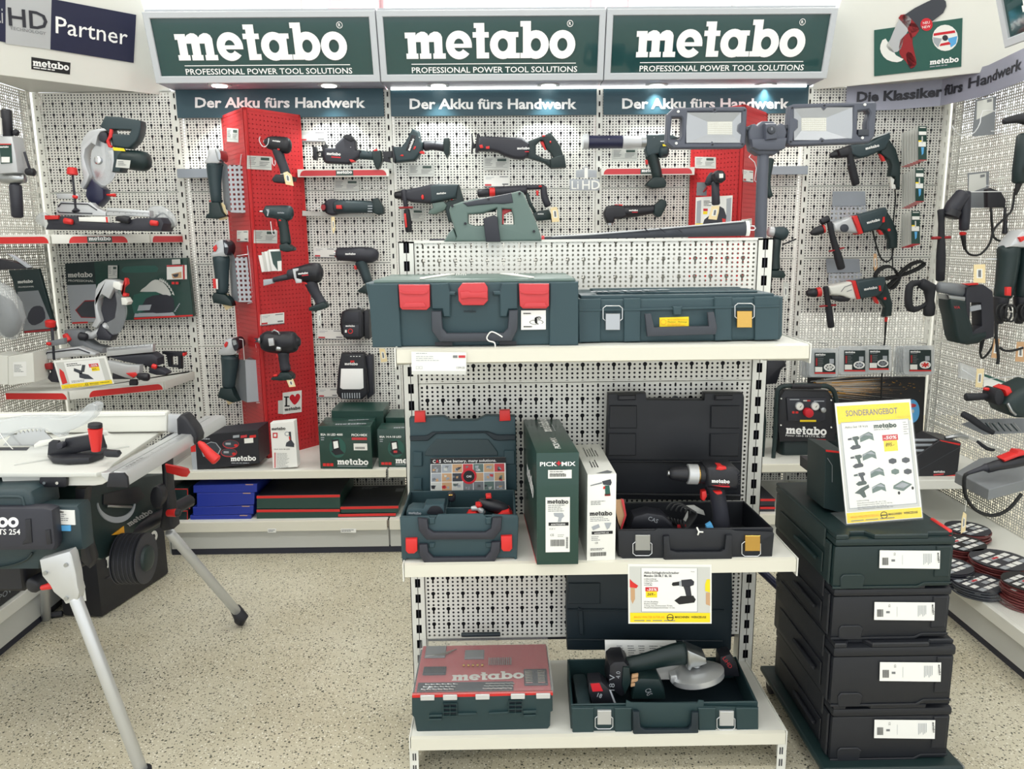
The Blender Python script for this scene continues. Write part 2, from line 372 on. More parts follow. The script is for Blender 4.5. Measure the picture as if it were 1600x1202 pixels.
def sheet(t, x0, x1, z0, z1, y, k='peg', ax=0, side=1):
    """one pressed panel: perforated skin plus folded top and bottom edges"""
    m = MB()
    if ax == 0:
        m.add([(x0, y, z0),(x1, y, z0),(x1, y, z1),(x0, y, z1)], [[0,1,2,3]], k)
        for z in (z0, z1-.004): m.box((x0, y-.0005, z),(x1, y+.012, z+.004), 'cream')
    else:
        m.add([(y, x0, z0),(y, x1, z0),(y, x1, z1),(y, x0, z1)], [[0,1,2,3]], k)
        for z in (z0, z1-.004): m.box((y-.0005*side, x0, z),(y+.012*side, x1, z+.004), 'cream')
    return part(t, 'peg_panel', m, smooth=False)
ZS = [.13,.49,.898,1.300,1.644,2.10]
def bay(x0, x1, label, shelves=(), rails=True, group=None):
    t = thing('shelving_bay', label, 'shelving', (x0+.005, YB, 0), group)
    for a, b in zip(ZS[:-1], ZS[1:]): sheet(t, x0+.016, x1-.016, a+.0015, b-.0015, YB)
    for za, zb in ([(.1,.66),(1.03,2.1)] if x0 > 1 else [(.1,2.1)]):
        m = MB(); m.box((x0+.02, YB+.045, za),(x1-.02, YB+.05, zb), 'darkgrey'); part(t, 'rear_panel', m)  # dark grey puts the shade of the cavity behind the holes into the colour
    return t
def shelfpart(t, x0, x1, z, yf, yb, lip=.034, name='shelf'):
    m = MB(); m.box((x0, yf, z-.004),(x1, yb, z), 'cream'); s = part(t, name, m)
    m = MB(); m.prism(Can((x0, yf, z),(0,-1,0),(0,0,1)), [(0,.001),(.010,-.002),(.012, -lip),(.006, -lip-.003),(0, -lip+.004)], -(x1-x0)+.002 if True else 0,-.002, 'rail'); part(t, 'price_rail', m)
    return s
bays = []
names = ['white perforated shelving bay left of the middle, behind the tall red column', 'middle white perforated shelving bay of the rear wall, behind the centre display stand',
         'white perforated shelving bay right of the middle, behind the folding work light']
for i in range(3):
    x0, x1 = SEAM[i], SEAM[i+1]; t = bay(x0, x1, names[i]); bays.append(t)
    m = MB(); slotpost(m, x0, YB-.003,.1,2.1); part(t, 'upright', m)
    if i == 2: m = MB(); slotpost(m, x1, YB-.003,.1,2.1); part(t, 'upright', m)
    shelfpart(t, x0+.004, x1-.004,.392,3.40, YB); shelfpart(t, x0+.004, x1-.004,.165,3.37, YB, lip=.045)
    m = MB(); m.box((x0+.004,3.385,.03),(x1-.004,3.395,.12), 'shelfside'); part(t, 'kick_panel', m)
    m = MB(); m.box((x0,3.39,0),(x1,3.405,.03), 'kick'); part(t, 'plinth_strip', m)
    for xx in (x0, x1-.004):
        m = MB(); m.box((xx, 3.4,.01),(xx+.003, YB, .16), 'shelfside'); m.box((xx+.001,3.42,.34),(xx+.004, YB, .388), 'shelfside'); part(t, 'shelf_bracket', m)
# little slots on the kick panel joints
tl = bay(XL, SEAM[0], 'narrow white perforated bay in the left corner, behind the mitre saws'); tr = bay(SEAM[3], XR, 'narrow white perforated bay in the right corner, behind the corded drills')
m = MB(); slotpost(m, XL+.02, YB-.003,.1,2.1); part(tl, 'upright', m); m = MB(); slotpost(m, XR-.02, YB-.003,.1,2.1); part(tr, 'upright', m)
# side walls
def sidewall(X, s, label, y0, z0=.13):
    t = thing('shelving_bay', label, 'shelving', (X, YB-.02,0))
    y1 = YB-.02
    ys = [y1, y1-.9975, y0]
    for a, b in zip(ys[:-1], ys[1:]):
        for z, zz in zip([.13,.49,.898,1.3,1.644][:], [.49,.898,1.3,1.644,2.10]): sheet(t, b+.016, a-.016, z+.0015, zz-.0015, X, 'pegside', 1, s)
        m = MB(); slotpost(m, X-s*.003, a-.012,.1,2.1, ax=s); part(t, 'upright', m)
    return t
tsl = sidewall(XL, -1, 'left side wall of white perforated panels with light shining through', 1.9)
tsr = sidewall(XR, 1, 'right side wall of white perforated panels behind grinders and breaker hammer', 1.6)
# back of the corner bays: the lower half of the right one lets light through, as seen
# ---------------------------------------------------------------- corner shelves on the left
def cornershelf(z, label, straight=True):
    B, C, D = onZ(107,612,.77), onZ(255,597,.77), onZ(311,578,.77)
    pts = [V((XL+.005, B.y+.02, z)), V((B.x, B.y, z)), V((C.x, C.y, z)), V((D.x, D.y, z)), V((D.x, YB-.01, z)), V((XL+.005, YB-.01, z))]
    t = thing('corner_shelf', label, 'shelf', (pts[1].x, pts[1].y, z-.04))
    cv = Can((0,0, z),(1,0,0),(0,1,0))
    m = P_(cv, [(p.x, p.y) for p in pts], -.006,0, 'cream'); part(t, 'board', m)
    for a, b in ((0,1),(1,2),(2,3)):
        A, Bp = pts[a], pts[b]; L = (Bp-A).length; c2 = Can((A.x, A.y, z), Bp-A, (0,0,1))
        if a == 2 and z < 1: pass
        m = P_(c2, R4(0.002,-.038, L-.002,.001), -.004,.008, 'cream', .001); r = part(t, 'price_rail', m)
        q = MB(); d = .0086; w = L
        if a == 0: arch(q, c2, w*.0, w*.98, d, 'r')
        elif a == 1:
            if z > 1: arch(q, c2, w*.17, w*.76, d, 'lr'); plate(q, c2, w*.35, w*.60, d)
            else: arch(q, c2, w*.2, w*.985, d, 'lr')
        elif z > 1: arch(q, c2, w*.02, w*.92, d, 'l', 'rosered')
        if q.v: part(t, 'red_strip', q)
    return t
def arch(q, cv, u0, u1, d, ends, k='red', h0=-.036, h1=-.008):
    r = .022; n = 6; pts = [(u0, h0)] + [(u1, h0)]
    if 'r' in ends: pts += [(u1-r*(1-math.cos(a*math.pi/2/n)), h0+(h1-h0)*math.sin(a*math.pi/2/n)) for a in range(1, n+1)]
    else: pts += [(u1, h1)]
    if 'l' in ends: pts += [(u0+r*(1-math.cos(a*math.pi/2/n)), h0+(h1-h0)*math.sin(a*math.pi/2/n)) for a in range(n, 0,-1)]
    else: pts += [(u0, h1)]
    q.poly(cv, pts, k, d)
def plate(q, cv, u0, u1, d, h0=-.035, h1=-.009):
    q.rect(cv, u0, h0, u1, h1, 'logoplate', d+.0005); w = (u1-u0)
    q.logo(cv, u0+w*.06, h0+(h1-h0)*.36, w*.88, 'letterwhite', d+.001)
sh_up = cornershelf(1.444, 'upper corner shelf with red price strip, carrying the upper mitre saw')
sh_lo = cornershelf(.772, 'lower corner shelf with red price strip, carrying the lower mitre saw')
# base unit at the far left and at the far right
def sidebase(X, Xf, s, y0, y1, label, z=.165):
    t = thing('base_shelf', label, 'shelf', (Xf, y0,0)); a, b = min(X, Xf), max(X, Xf)
    part(t, 'board', MB().box((a, y0, z-.004),(b, y1, z), 'cream'))
    part(t, 'price_rail', MB().box((Xf-.012, y0, z-.045),(Xf+.004, y1, z+.001), 'cream', .002)); part(t, 'kick_panel', MB().box((Xf-s*.01-.004, y0,.03),(Xf-s*.01+.004, y1, z-.045), 'shelfside'))
    part(t, 'plinth_strip', MB().box((Xf-s*.02-.006, y0,0),(Xf-s*.02+.006, y1,.032), 'kick')); return t
base_l = sidebase(XL, -1.745,1,1.9,3.3, 'white base shelf along the left wall under the table saw')
base_r = sidebase(XR, 1.65,-1,1.6,3.42, 'white base shelf on the right with stacked cutting discs')
cb = thing('base_shelf', 'white shelf board in the left corner behind the table saw fence', 'shelf', (-2.0,3.4,0))
part(cb, 'board', MB().box((XL, 3.36,.388),(SEAM[0]-.002, YB, .392), 'cream')); part(cb, 'side_panel', MB().box((SEAM[0]-.012,3.4,0),(SEAM[0]-.006, YB, .49), 'shelfside'))
cb = thing('base_shelf', 'white corner shelf at right carrying the compressor and the black stand case', 'shelf', (1.6,3.4,0))
part(cb, 'board', MB().box((SEAM[3]+.002,3.38,.388),(XR, YB, .392), 'cream')); part(cb, 'price_rail', MB().box((SEAM[3]+.002,3.372,.354),(XR-.02,3.38,.393), 'cream', .002))
part(cb, 'side_board', MB().box((1.66,3.14,.386),(XR, 3.372,.392), 'cream')); part(cb, 'price_rail', MB().box((1.655,3.132,.352),(XR-.004,3.14,.393), 'cream', .002)); part(cb, 'lower_board', MB().box((SEAM[3]+.002,3.42,.16),(XR, YB, .165), 'cream'))
# ---------------------------------------------------------------- canopy light boxes
def onfrac(cv): return cv
SX = [(-1.527,-.532),(-.528,.463),(.467,1.468)]
YF, ZF = 3.69,2.105
offs = [.117,.117,.135]
pos = ['left', 'middle', 'right']
for i, (a, b) in enumerate(SX):
    t = thing('light_box_sign', '%s one of three green canopy signs with big white lettering' % {'left': 'leftmost', 'middle': 'central', 'right': 'rightmost'}[pos[i]], 'sign', (a, YF, ZF))
    cvb = Can((a, YF, ZF),(1,0,0),(0,-.084,.276)); w = b-a; h = .2885
    body = MB(); pr = Can((a, YF, ZF),(0,1,0),(0,0,1))
    body.prism(pr, [(.012,.004),(.17,.004),(.17,.31),(-.07,.288)], 0.002, w-.002, 'signframe'); part(t, 'housing', body)
    fr = MB()
    fr.prism(cvb, R4(0,0, w, h), -.01,.014, 'signframe', .003,1, holes=[R4(.028,.03, w-.028, h-.026)]); part(t, 'frame', fr)
    part(t, 'sign_panel', P_(cvb, R4(.02,.02, w-.02, h-.02), -.006,.004, 'signgreen'))
    u = offs[i]; q = MB(); q.logo(cvb, u, .094,.745, 'letterwhite', .007); q.rect(cvb, u+.022,.0705, u+.022+.728,.0738, 'letterwhite', .007)
    q.text(cvb, 'PROFESSIONAL POWER TOOL SOLUTIONS', u+.022,.036,.0235, 'letterwhite', .007, bold=.012, fit=.735)
    rr = (u+.72,.232)
    for pl in ringp(rr[0], rr[1], .0135,.0135,.0112,.0112, n=20): q.poly(cvb, pl, 'letterwhite', .007)
    q.text(cvb, 'R', rr[0], rr[1]-.0065,.013, 'letterwhite', .007, align='c', bold=.01)
    part(t, 'lettering', q)
    s = thing('canopy', 'grey canopy soffit with two round downlights under the %s canopy sign' % {'left': 'leftmost', 'middle': 'central', 'right': 'rightmost'}[pos[i]], 'canopy', (a, YB, ZF))
    part(s, 'soffit', MB().box((a+.002, YF+.012, ZF),(b-.002, YB+.03, ZF+.004), 'bannergrey'))
    for xx in [(343,514),(685,857),(1026,1196)][i]:
        p = onZ(xx, 132.5, ZF); r = MB(); cz = Can((p.x, p.y, ZF),(1,0,0),(0,-1,0))
        r.prism(cz, [(.052*math.cos(k*math.pi/14), .052*math.sin(k*math.pi/14)) for k in range(28)], 0,.005, 'alu', .001,1); sp = part(s, 'downlight', r)
        e = MB(); e.disc(cz, 0,0,.034,.0052,.008, 'fluo'); part(sp, 'lens', e)
        l = bpy.data.lights.new('spot', 'SPOT'); l.energy = 9; l.spot_size = math.radians(105); l.spot_blend = .6; l.shadow_soft_size = .03; l.color = (.93,1,.98)
        lo = bpy.data.objects.new('downlight_spot', l); lo.location = (p.x, p.y, ZF-.012); COL.objects.link(lo)
    f = thing('banner_board', 'teal header board with white slogan under the %s canopy sign' % {'left': 'leftmost', 'middle': 'central', 'right': 'rightmost'}[pos[i]], 'sign', (a, YB-.02,1.98))
    part(f, 'board', MB().box((SEAM[i]+.016, YB-.022,1.978),(SEAM[i+1]-.016, YB-.016,2.104), 'banner', .001))
    px = PY(YB-.022); q = MB(); x0, x1, by = [(305,571,168),(640,901,170),(972,1233,169.5)][i]
    q.text(px, 'Der Akku fürs Handwerk', x0, by, 15.5, 'letterwhite', .002, bold=.028, fit=x1-x0, ang=-.0)
    part(f, 'lettering', q)
m = MB(); m.box((SEAM[1]+.02, YB-.03,2.095),(SEAM[3]-.03, YB-.022,2.103), 'fluo')
tt = solo('light_strip', m, 'thin bright lamp strip between canopy soffit and slogan boards', 'lamp', (0, YB-.03,2.1))
# ---------------------------------------------------------------- angled corner fascias
def fascia(pa, pb, name, label, thick=.02, zb=2.085, h=.5, lean=.3):
    A = onZ(*pa, zb); B = onZ(*pb, zb); d = (B-A).normalized(); n = d.cross(V((0,0,1))); 
    if n.y > 0: n = -n
    up = (V((0,0,1))+n*lean).normalized()
    t = thing(name, label, 'fascia', A); cv = Can(A, d, up)
    L = (B-A).length; fl = 1 if cv.n.y < 0 else -1
    part(t, 'board', P_(cv, R4(-.05,0, L+.25, h), -thick, 0, 'cream', .002,1))
    return t, cv, A, B, L
cvpt = lambda cv, px, py: (lambda q: ((q-cv.o).dot(cv.u),(q-cv.o).dot(cv.v)))(onplane(px, py, cv.o, cv.n))
class Sub:
    """measures from the photograph expressed on a fascia's own plane"""
    def __init__(s, cv): s.cv = cv; s.n = cv.n; s.up = -1
    def p(s, a, b, d=0): return onplane(a, b, s.cv.o, s.cv.n)+s.n*d
    def sc(s, a, b): return (onplane(a, b, s.cv.o, s.cv.n)-CAM).dot(CF)/F_
def proj_can(cv0, px, py, px2, py2):
    """a canvas lying on cv0's plane, origin at one photo point, u towards another"""
    a = onplane(px, py, cv0.o, cv0.n); b = onplane(px2, py2, cv0.o, cv0.n); u = (b-a).normalized(); v = cv0.n.cross(u)
    return Can(a, u, v),(b-a).length
# left fascia
A = onZ(-60,110,2.085); Bp = onZ(269,151,2.085); d = (Bp-A).normalized(); n = V((d.y, -d.x, 0)); up = (V((0,0,1))+n*.31).normalized()
t = thing('corner_fascia', 'cream angled fascia board above the left corner with a dark partner sign', 'fascia', A); cvL = Can(A, d, up); LL = (Bp-A).length
tp = cvpt(cvL, 219,-5); part(t, 'board', P_(cvL, [(0,0),(LL, 0),(tp[0], tp[1]),(0, tp[1]+.1)], -.02,0, 'cream', .002,1))
q = MB(); pts = [onZ(-70,110,2.09), onZ(262,149,2.09), V((SEAM[0]-.01, YB-.005,2.09)), V((XL, YB-.005,2.09))]
q.prism(Can((0,0,2.1),(1,0,0),(0,1,0)), [(p.x, p.y) for p in pts], 0,.006, 'shelfside'); part(t, 'soffit', q)
sb = Sub(cvL); t2 = thing('partner_sign', 'silver and navy partner sign on the left corner fascia', 'sign', sb.p(80,78))
part(t2, 'silver_plate', P_(sb, [(8,-4),(80,-2),(78,77),(8,68)], 0,.005, 'silverplastic')); part(t2, 'navy_plate', P_(sb, [(80,-2),(212,23),(208,98),(78,77)], 0,.006, 'navy'))
part(t2, 'end_plate', P_(sb, [(-20,-8),(8,-4),(8,66),(-20,60)], 0,.006, 'navy'))
def sheared(sb, px, py, px2, py2):
    c, L = proj_can(sb.cv, px, py, px2, py2); return c, L
q = MB(); c, L = sheared(sb, 86,51,198,70); c3 = proj_can(sb.cv, 86,51,86,20); hh = c3[1]; 
q.text(c, 'Partner', 0,0, hh*.86, 'letterwhite', .0075, fit=L, bold=.004)
c, L = sheared(sb, 13,39,74,47); hh = proj_can(sb.cv, 13,39,14,8)[1]; q.text(c, 'HD', 0,0, hh*.9, 'darkgrey', .0075, fit=L, bold=.012)
c, L = sheared(sb, 15,45.5,71,54.5); q.text(c, 'TECHNOLOGY', 0,0,.012, 'printgrey', .0075, fit=L)
c, L = sheared(sb, -8,34,4,36); q.text(c, 'Li', 0,0, hh*.8, 'alu', .0075, fit=L)
part(t2, 'lettering', q)
t2 = thing('brand_sticker', 'small black brand sticker under the partner sign on the left fascia', 'sticker', sb.p(80,108))
part(t2, 'plate', P_(sb, [(49,89),(110,98),(109,116.5),(49,108)], 0,.002, 'ink')); c, L = sheared(sb, 51,102.5,107,110); q = MB(); q.logo(c, 0,0, L, 'letterwhite', .003); c, L = sheared(sb, 52,106,106,113); q.lines(c, 0,0, L, .01,1,.004, 'letterwhite', .003); part(t2, 'lettering', q)
# right fascia
A = onZ(1268,141,2.085); Bp = onZ(1640,103,2.085); d = (Bp-A).normalized(); n = V((d.y, -d.x, 0)); up = (V((0,0,1))+n*.31).normalized(); cvR = Can(A, d, up); LL = (Bp-A).length
t = thing('corner_fascia', 'cream angled fascia board above the right corner with a grinder poster', 'fascia', A)
tp = cvpt(cvR, 1316,-5); part(t, 'board', P_(cvR, [(0,0),(LL, 0),(LL, tp[1]+.1),(tp[0], tp[1])], -.02,0, 'cream', .002,1))
q = MB(); pts = [onZ(1274,142,2.09), V((XR, 3.44,2.09)), V((XR, YB-.005,2.09)), V((SEAM[3]+.01, YB-.005,2.09))]
q.prism(Can((0,0,2.1),(1,0,0),(0,1,0)), [(p.x, p.y) for p in pts], 0,.006, 'shelfside'); part(t, 'soffit', q)
sb = Sub(cvR); t2 = thing('grinder_poster', 'green poster showing a red and grey angle grinder on the right fascia', 'poster', sb.p(1430,100))
part(t2, 'backing', P_(sb, [(1366,47),(1504,28),(1502,104),(1366,119)], 0,.004, 'pgreen'))
q = MB()
for pl, k in (([(1391,62),(1402,36),(1413,23),(1424,30),(1419,48),(1412,60),(1408,76),(1396,82),(1385,72)], 'silverplastic'),([(1384,60),(1400,86),(1412,92),(1402,97),(1386,93),(1377,82),(1376,70)], 'white'),
    ([(1412,24),(1450,2),(1466,-3),(1478,2),(1474,20),(1440,44),(1424,52),(1418,40)], 'dgrey'),([(1404,28),(1415,22),(1432,38),(1436,48),(1424,60),(1418,44)], 'darkred'),
    ([(1407,62),(1424,50),(1426,68),(1430,86),(1432,100),(1424,107),(1416,96),(1406,84)], 'darkred'),([(1416,84),(1424,82),(1432,98),(1426,107),(1420,104)], 'darkgrey')): q.prism(sb, pl, .004,.006, k, sm=2)
q.prism(sb, [(1448+9.5*math.cos(a/3.2), 38+10*math.sin(a/3.2)) for a in range(20)], .006,.007, 'logored'); q.text(sb, 'NEU', 1448,37,4, 'letterwhite', .0085, align='c', ang=8); q.text(sb, 'NEW', 1448,43.5,4, 'letterwhite', .0085, align='c', ang=8)
q.prism(sb, [(1477+20*math.cos(a/3.2), 59+20.5*math.sin(a/3.2)) for a in range(20)], .004,.0055, 'white'); q.poly(sb, [(1459,52),(1492,47),(1493,51),(1459,56)], 'logored', .006); q.poly(sb, [(1470,68),(1483,65),(1486,69),(1468,72)], 'logored', .006)
q.oval(sb, 1477,59,4.5,4.5, 'darkgrey', .0062); q.poly(sb, [(1481,60),(1496,56),(1494,68),(1486,74)], 'lblue', .0058); q.poly(sb, [(1458,58),(1472,60),(1466,74),(1459,66)], 'lgrey', .0058)
c, L = proj_can(cvR, 1453,101,1498,96); q.logo(c, 0,0, L, 'letterwhite', .006); c, L = proj_can(cvR, 1453,105,1498,100); q.lines(c, 0,0, L, .01,1,.004, 'lgrey', .006)
part(t2, 'print', q)
# grey slogan banner bending across the right corner
ba = [(1323,3.838),(1400,3.80),(1470,3.70),(1540,3.45),(1612,3.05)]
zt, zb_ = 2.108,1.985; tb = [onY(x, 150, y) for x, y in ba]; pth = [V((p.x, p.y, 0)) for p in tb]; q = MB()
vs = [];
for p in pth: vs += [V((p.x, p.y, zb_)), V((p.x, p.y, zt))]
q.add(vs+[v+V((.0,.006,0)) for v in vs], [[2*i, 2*i+2,2*i+3,2*i+1] for i in range(4)]+[[10+2*i+1,10+2*i+3,10+2*i+2,10+2*i] for i in range(4)]+[[0,1,11,10], [8,18,19,9]], 'bannergrey')
t2 = thing('slogan_banner', 'grey banner with dark slogan curving across the right corner', 'sign', (pth[0].x, pth[0].y, zb_)); part(t2, 'sheet', q)
cum = [0]
for a, b in zip(pth[:-1], pth[1:]): cum.append(cum[-1]+(b-a).length)
class Bend:
    up = 1
    def p(s, u, v, d=0):
        i = max([j for j in range(4) if cum[j] <= max(u, 0)]); a, b = pth[i], pth[i+1]; t = (u-cum[i])/(cum[i+1]-cum[i]); q = a.lerp(b, t); dr = (b-a).normalized()
        return V((q.x, q.y, v))+V((dr.y, -dr.x, 0))*d
    def sc(s, a, b): return 1
    n = V((0,-1,0))
q = MB(); bd = Bend(); u0 = .045
q.text(bd, 'Die Klassiker fürs', u0,2.027,.042, 'darkgrey', .0035, bold=.04, fit=cum[2]*.5+cum[3]*.5-u0); q.text(bd, 'Handwerk', cum[2]*.5+cum[3]*.5+.03,2.033,.042, 'darkgrey', .0035, bold=.02, fit=(cum[4]-cum[3])*.92+.03)
part(t2, 'lettering', q)
# fourth light box on the right wall, only its corner in view
o = onX(1575,74,1.86)
t2 = thing('light_box_sign', 'green canopy sign cut off by the top right corner of the picture', 'sign', o)
cvS = Can(o, (0,-1,0),(-.084,0,.276)); part(t2, 'frame', P_(cvS, R4(0,0,1,.2885), -.01,.014, 'signframe', .003,1, holes=[R4(.028,.03,.972,.2625)])); part(t2, 'sign_panel', P_(cvS, R4(.02,.02,.98,.27), -.006,.004, 'signgreen'))
q = MB(); q.logo(cvS, .117,.094,.745, 'letterwhite', .007); q.rect(cvS, .139,.0705,.87,.0738, 'letterwhite', .007); q.text(cvS, 'PROFESSIONAL POWER TOOL SOLUTIONS', .139,.036,.0235, 'letterwhite', .007, bold=.012, fit=.735); part(t2, 'lettering', q)
# ---------------------------------------------------------------- slim ledges with red strips
def ledge(x0, x1, y, label, red=True, h=12, k='alu'):
    px = PY(YB-.07); a = px.p(x0, y); b = px.p(x1, y); t = thing('ledge', label, 'shelf', ((a.x+b.x)/2, YB, a.z)); s = px.sc(x0, y)
    part(t, 'board', MB().box((a.x, YB-.07, a.z-.003),(b.x, YB-.001, a.z), 'cream'))
    part(t, 'price_rail', MB().box((a.x, YB-.078, a.z-h*s),(b.x, YB-.07, a.z), 'cream' if red else 'bracket', .0015)); cv = Can((a.x, YB-.078, a.z),(1,0,0),(0,0,1)); w = b.x-a.x
    if red:
        q = MB(); arch(q, cv, .012, w-.012,.001, 'lr', 'rosered', -h*s*.85, -h*s*.15); plate(q, cv, w*.42, w*.61,.0012, -h*s*.84, -h*s*.16); part(t, 'red_strip', q)
    return t
ledge(465,608,265, 'slim ledge with red strip under the first cordless sabre saw'); ledge(939,1085,262.5, 'slim ledge with red strip under the press tool')
ledge(277,346,264, 'plain grey slim ledge at left beside the red column', False, 14); ledge(1205,1262,260, 'plain pale slim ledge at right beside the work light pole', False, 13)
# ---------------------------------------------------------------- red perforated columns
def redcolumn(pf, label, zt, zb, s=1):
    """pf: (back left x, front left x, front right x) in the photograph; a prism standing off the wall"""
    a, b, c, yf, yc = pf
    P = [onY(a, 300, YB).x, None, None]
    F1 = onY(b, 300, yf); F2 = onY(c, 300, yc)
    t = thing('red_column', label, 'display column', (F1.x, yf, zb))
    pts = [V((P[0], YB, 0)), V((F1.x, yf, 0)), V((F2.x, yc, 0))]
    return t, pts
# left column: narrow left flank + broad front turned to the right
def face(t, name, A, B, zb, zt, k, fold=.012):
    m = MB(); d = (B-A); L = d.length; d.normalize(); n = V((d.y, -d.x, 0)); cvv = Can((A.x, A.y, 0), d, (0,0,1))
    me_ = MB(); me_.add([(0,0, zb),(L, 0, zb),(L, 0, zt),(0,0, zt)], [[0,1,2,3]], k)
    for u in (0, L-fold): me_.box((u, -.001, zb),(u+fold, .0, zt), 'towerred')
    for z in (zb, zt-fold): me_.box((0,-.001, z),(L, .0, z+fold), 'towerred')
    me_.box((.0,.012, zb),(L, .013, zt), 'darkred')
    o = me_.build(name, None, origin=(0,0,0), smooth=False); o.parent = t; o.location = V((A.x, A.y, 0))-abspos(t); o.rotation_euler = (0,0, math.atan2(d.y, d.x)); POS[o.name] = V((A.x, A.y, 0))
    return cvv
def column(label, A, B, C, D, zb, zt):
    t = thing('red_column', label, 'display column', (B.x, B.y, zb)); c1 = face(t, 'side_panel', A, B, zb, zt, 'pegred'); c2 = face(t, 'front_panel', B, C, zb, zt, 'pegred'); 
    if D is not None: face(t, 'side_panel', C, D, zb, zt, 'pegred')
    cap = P_(Can((0,0, zt),(1,0,0),(0,1,0)), [(p.x, p.y) for p in ([A, B, C] + ([D] if D is not None else []))], -.003,.0, 'towerred'); part(t, 'top_cap', cap)
    return t, c1, c2
ZT = onY(380,170,3.62).z
cA = V((onY(346,185, YB).x, YB-.004,0)); cB = onY(381,167,3.60); cB = V((cB.x, 3.60,0)); cC = onY(461,180,3.78); cC = V((cC.x+.01, YB-.02,0))
zt1 = onY(381,167,3.60).z; zb1 = onY(412,718,3.60).z
colL, cvLs, cvLf = column('tall red perforated metal column left of the middle, hung with impact wrenches', cA, cB, cC, None, zb1, zt1)
rb = onY(1165,163,3.60); dA = V((onY(1076,300, YB).x, YB-.02,0)); dB = V((rb.x-.005,3.60,0)); dC = V((onY(1199,180, YB).x, YB-.004,0))
colR, cvRf, cvRs = column('red perforated metal column right of the middle behind the work light', dA, dB, dC, None, .95, rb.z)
# ---------------------------------------------------------------- centre gondola
GY, GX0, GX1 = 2.22,-.278,.753
gon = thing('display_stand', 'white freestanding perforated display stand with three shelves in the middle of the aisle', 'shelving', (-.22, GY, 0))
zs = [.14,.595,1.005,1.404]
zs[0] = onY(850,996, GY).z; zs[1] = .59; zs[2] = onY(1175,594, GY).z
for a, b in zip(zs[:-1], zs[1:]): sheet(gon, GX0+.028, GX1-.028, a+.001, b-.001, GY)
def gpost(x):
    m = MB(); y = GY-.004; z0, z1 = 0.0,1.404; w = .044; sw = .016; c = x
    for u0, u1 in ((c-w/2, c-sw/2),(c+sw/2, c+w/2)): m.box((u0, y, z0),(u1, y+.002, z1), 'cream')
    m.box((c-w/2, y, z0),(c-w/2+.002, y+.05, z1), 'cream'); m.box((c+w/2-.002, y, z0),(c+w/2, y+.05, z1), 'cream')
    m.box((c-.001, y, z0),(c+.001, y+.03, z1), 'darkgrey')
    z = z0
    while z < z1: m.box((c-sw/2, y, z),(c+sw/2, y+.002, min(z1, z+.022)), 'cream'); z += .05
    m.box((c-w/2+.002, y+.03, z0),(c+w/2-.002, y+.032, z1), 'darkgrey'); m.box((c-w/2, y, z1-.004),(c+w/2, y+.05, z1), 'cream')
    part(gon, 'upright', m)
gpost(GX0+.012); gpost(GX1-.012)
part(gon, 'top_rail', MB().box((GX0+.02, GY-.004,1.398),(GX1-.02, GY+.05,1.406), 'cream', .001))
m = MB(); m.add([(GX0+.03, GY+.045,1.16),(GX1-.03, GY+.045,1.16),(GX1-.03, GY+.045,1.398),(GX0+.03, GY+.045,1.398)], [[0,1,2,3]], 'pegrear'); part(gon, 'rear_panel', m, smooth=False)
part(gon, 'rear_panel', MB().box((GX0+.03, GY+.043,.17),(GX1-.03, GY+.047,1.155), 'darkgrey'))  # dark board stands in for shade behind the lower holes
for z, yb in ((1.151, GY-.004),(.6015, GY-.004),(.1115, GY+.02)):
    x0, x1 = -.257,.742; shelfpart(gon, x0, x1, z, 1.87, yb, .033)
    for xx, s in ((x0-.003,-1),(x1,1)):
        if z > .2:
            m = MB(); cs = Can((xx, 1.87, z),(0,1,0),(0,0,1)); m.prism(cs, [(-.012,.003),(GY-1.87-.01,.003),(GY-1.87-.01,-.09),(GY-1.87-.03,-.09),(.03,-.045),(-.012,-.045)], 0,.003, 'cream'); part(gon, 'shelf_bracket', m)
        else:
            m = MB(); cs = Can((xx, 1.87, z),(0,1,0),(0,0,1)); m.prism(cs, [(-.01,.004),(GY-1.87,.004),(GY-1.87, -z),(GY-1.87-.05, -z),(GY-1.87-.07,-.06),(.06,-.06),(.05, -z),(-.01, -z)], 0,.003, 'cream')
            xa = xx-(.02 if s > 0 else -.003)
            m.box((xa, 1.862,0),(xa+.02,1.866, z-.03), 'cream')
            for zz in (.055,.02): 
                for dx in (.005,.011): m.box((xa+dx, 1.8605, zz-.008),(xa+dx+.003,1.862, zz+.012), 'darkgrey')
            part(gon, 'foot', m)
# ================================================================ helpers for things traced on a plane
class Zm:
    def __init__(s, cv, x0, y0, k): s.cv = cv; s.x0 = x0; s.y0 = y0; s.k = k; s.n = cv.n; s.up = -1
    def p(s, a, b, d=0): return s.cv.p(s.x0+a/s.k, s.y0+b/s.k, d)
    def sc(s, a, b): return s.cv.sc(s.x0+a/s.k, s.y0+b/s.k)/s.k
def TH(name, label, cat, cv, u, v, group=None): return thing(name, label, cat, cv.p(u, v), group)
def tagpaper(cv, pts, label, string=None, lines=True, k='tag'):
    """paper tag hanging on a string; pts = its outline"""
    cx = sum(p[0] for p in pts)/len(pts); cy = sum(p[1] for p in pts)/len(pts)
    t = TH('price_tag', label, 'tag', cv, cx, cy, 'paper tags hanging from the tools')
    m = P_(cv, pts, -.0006,.0006, k); part(t, 'paper', m)
    q = MB(); sx = .45
    q.poly(cv, [(cx+(p[0]-cx)*.5, cy+(p[1]-cy)*.5) for p in pts], 'white', .0008)
    q.poly(cv, [(cx+(p[0]-cx)*.25, cy+(p[1]-cy)*.38) for p in pts], 'printgrey', .0010)
    part(t, 'print', q)
    if string: part(t, 'string', T_(cv, [(a, b, 2.2*.0009/.0009*.5) if False else (a, b, .0012/cv.sc(a, b)) for a, b in string], 'white', seg=6))
    return t
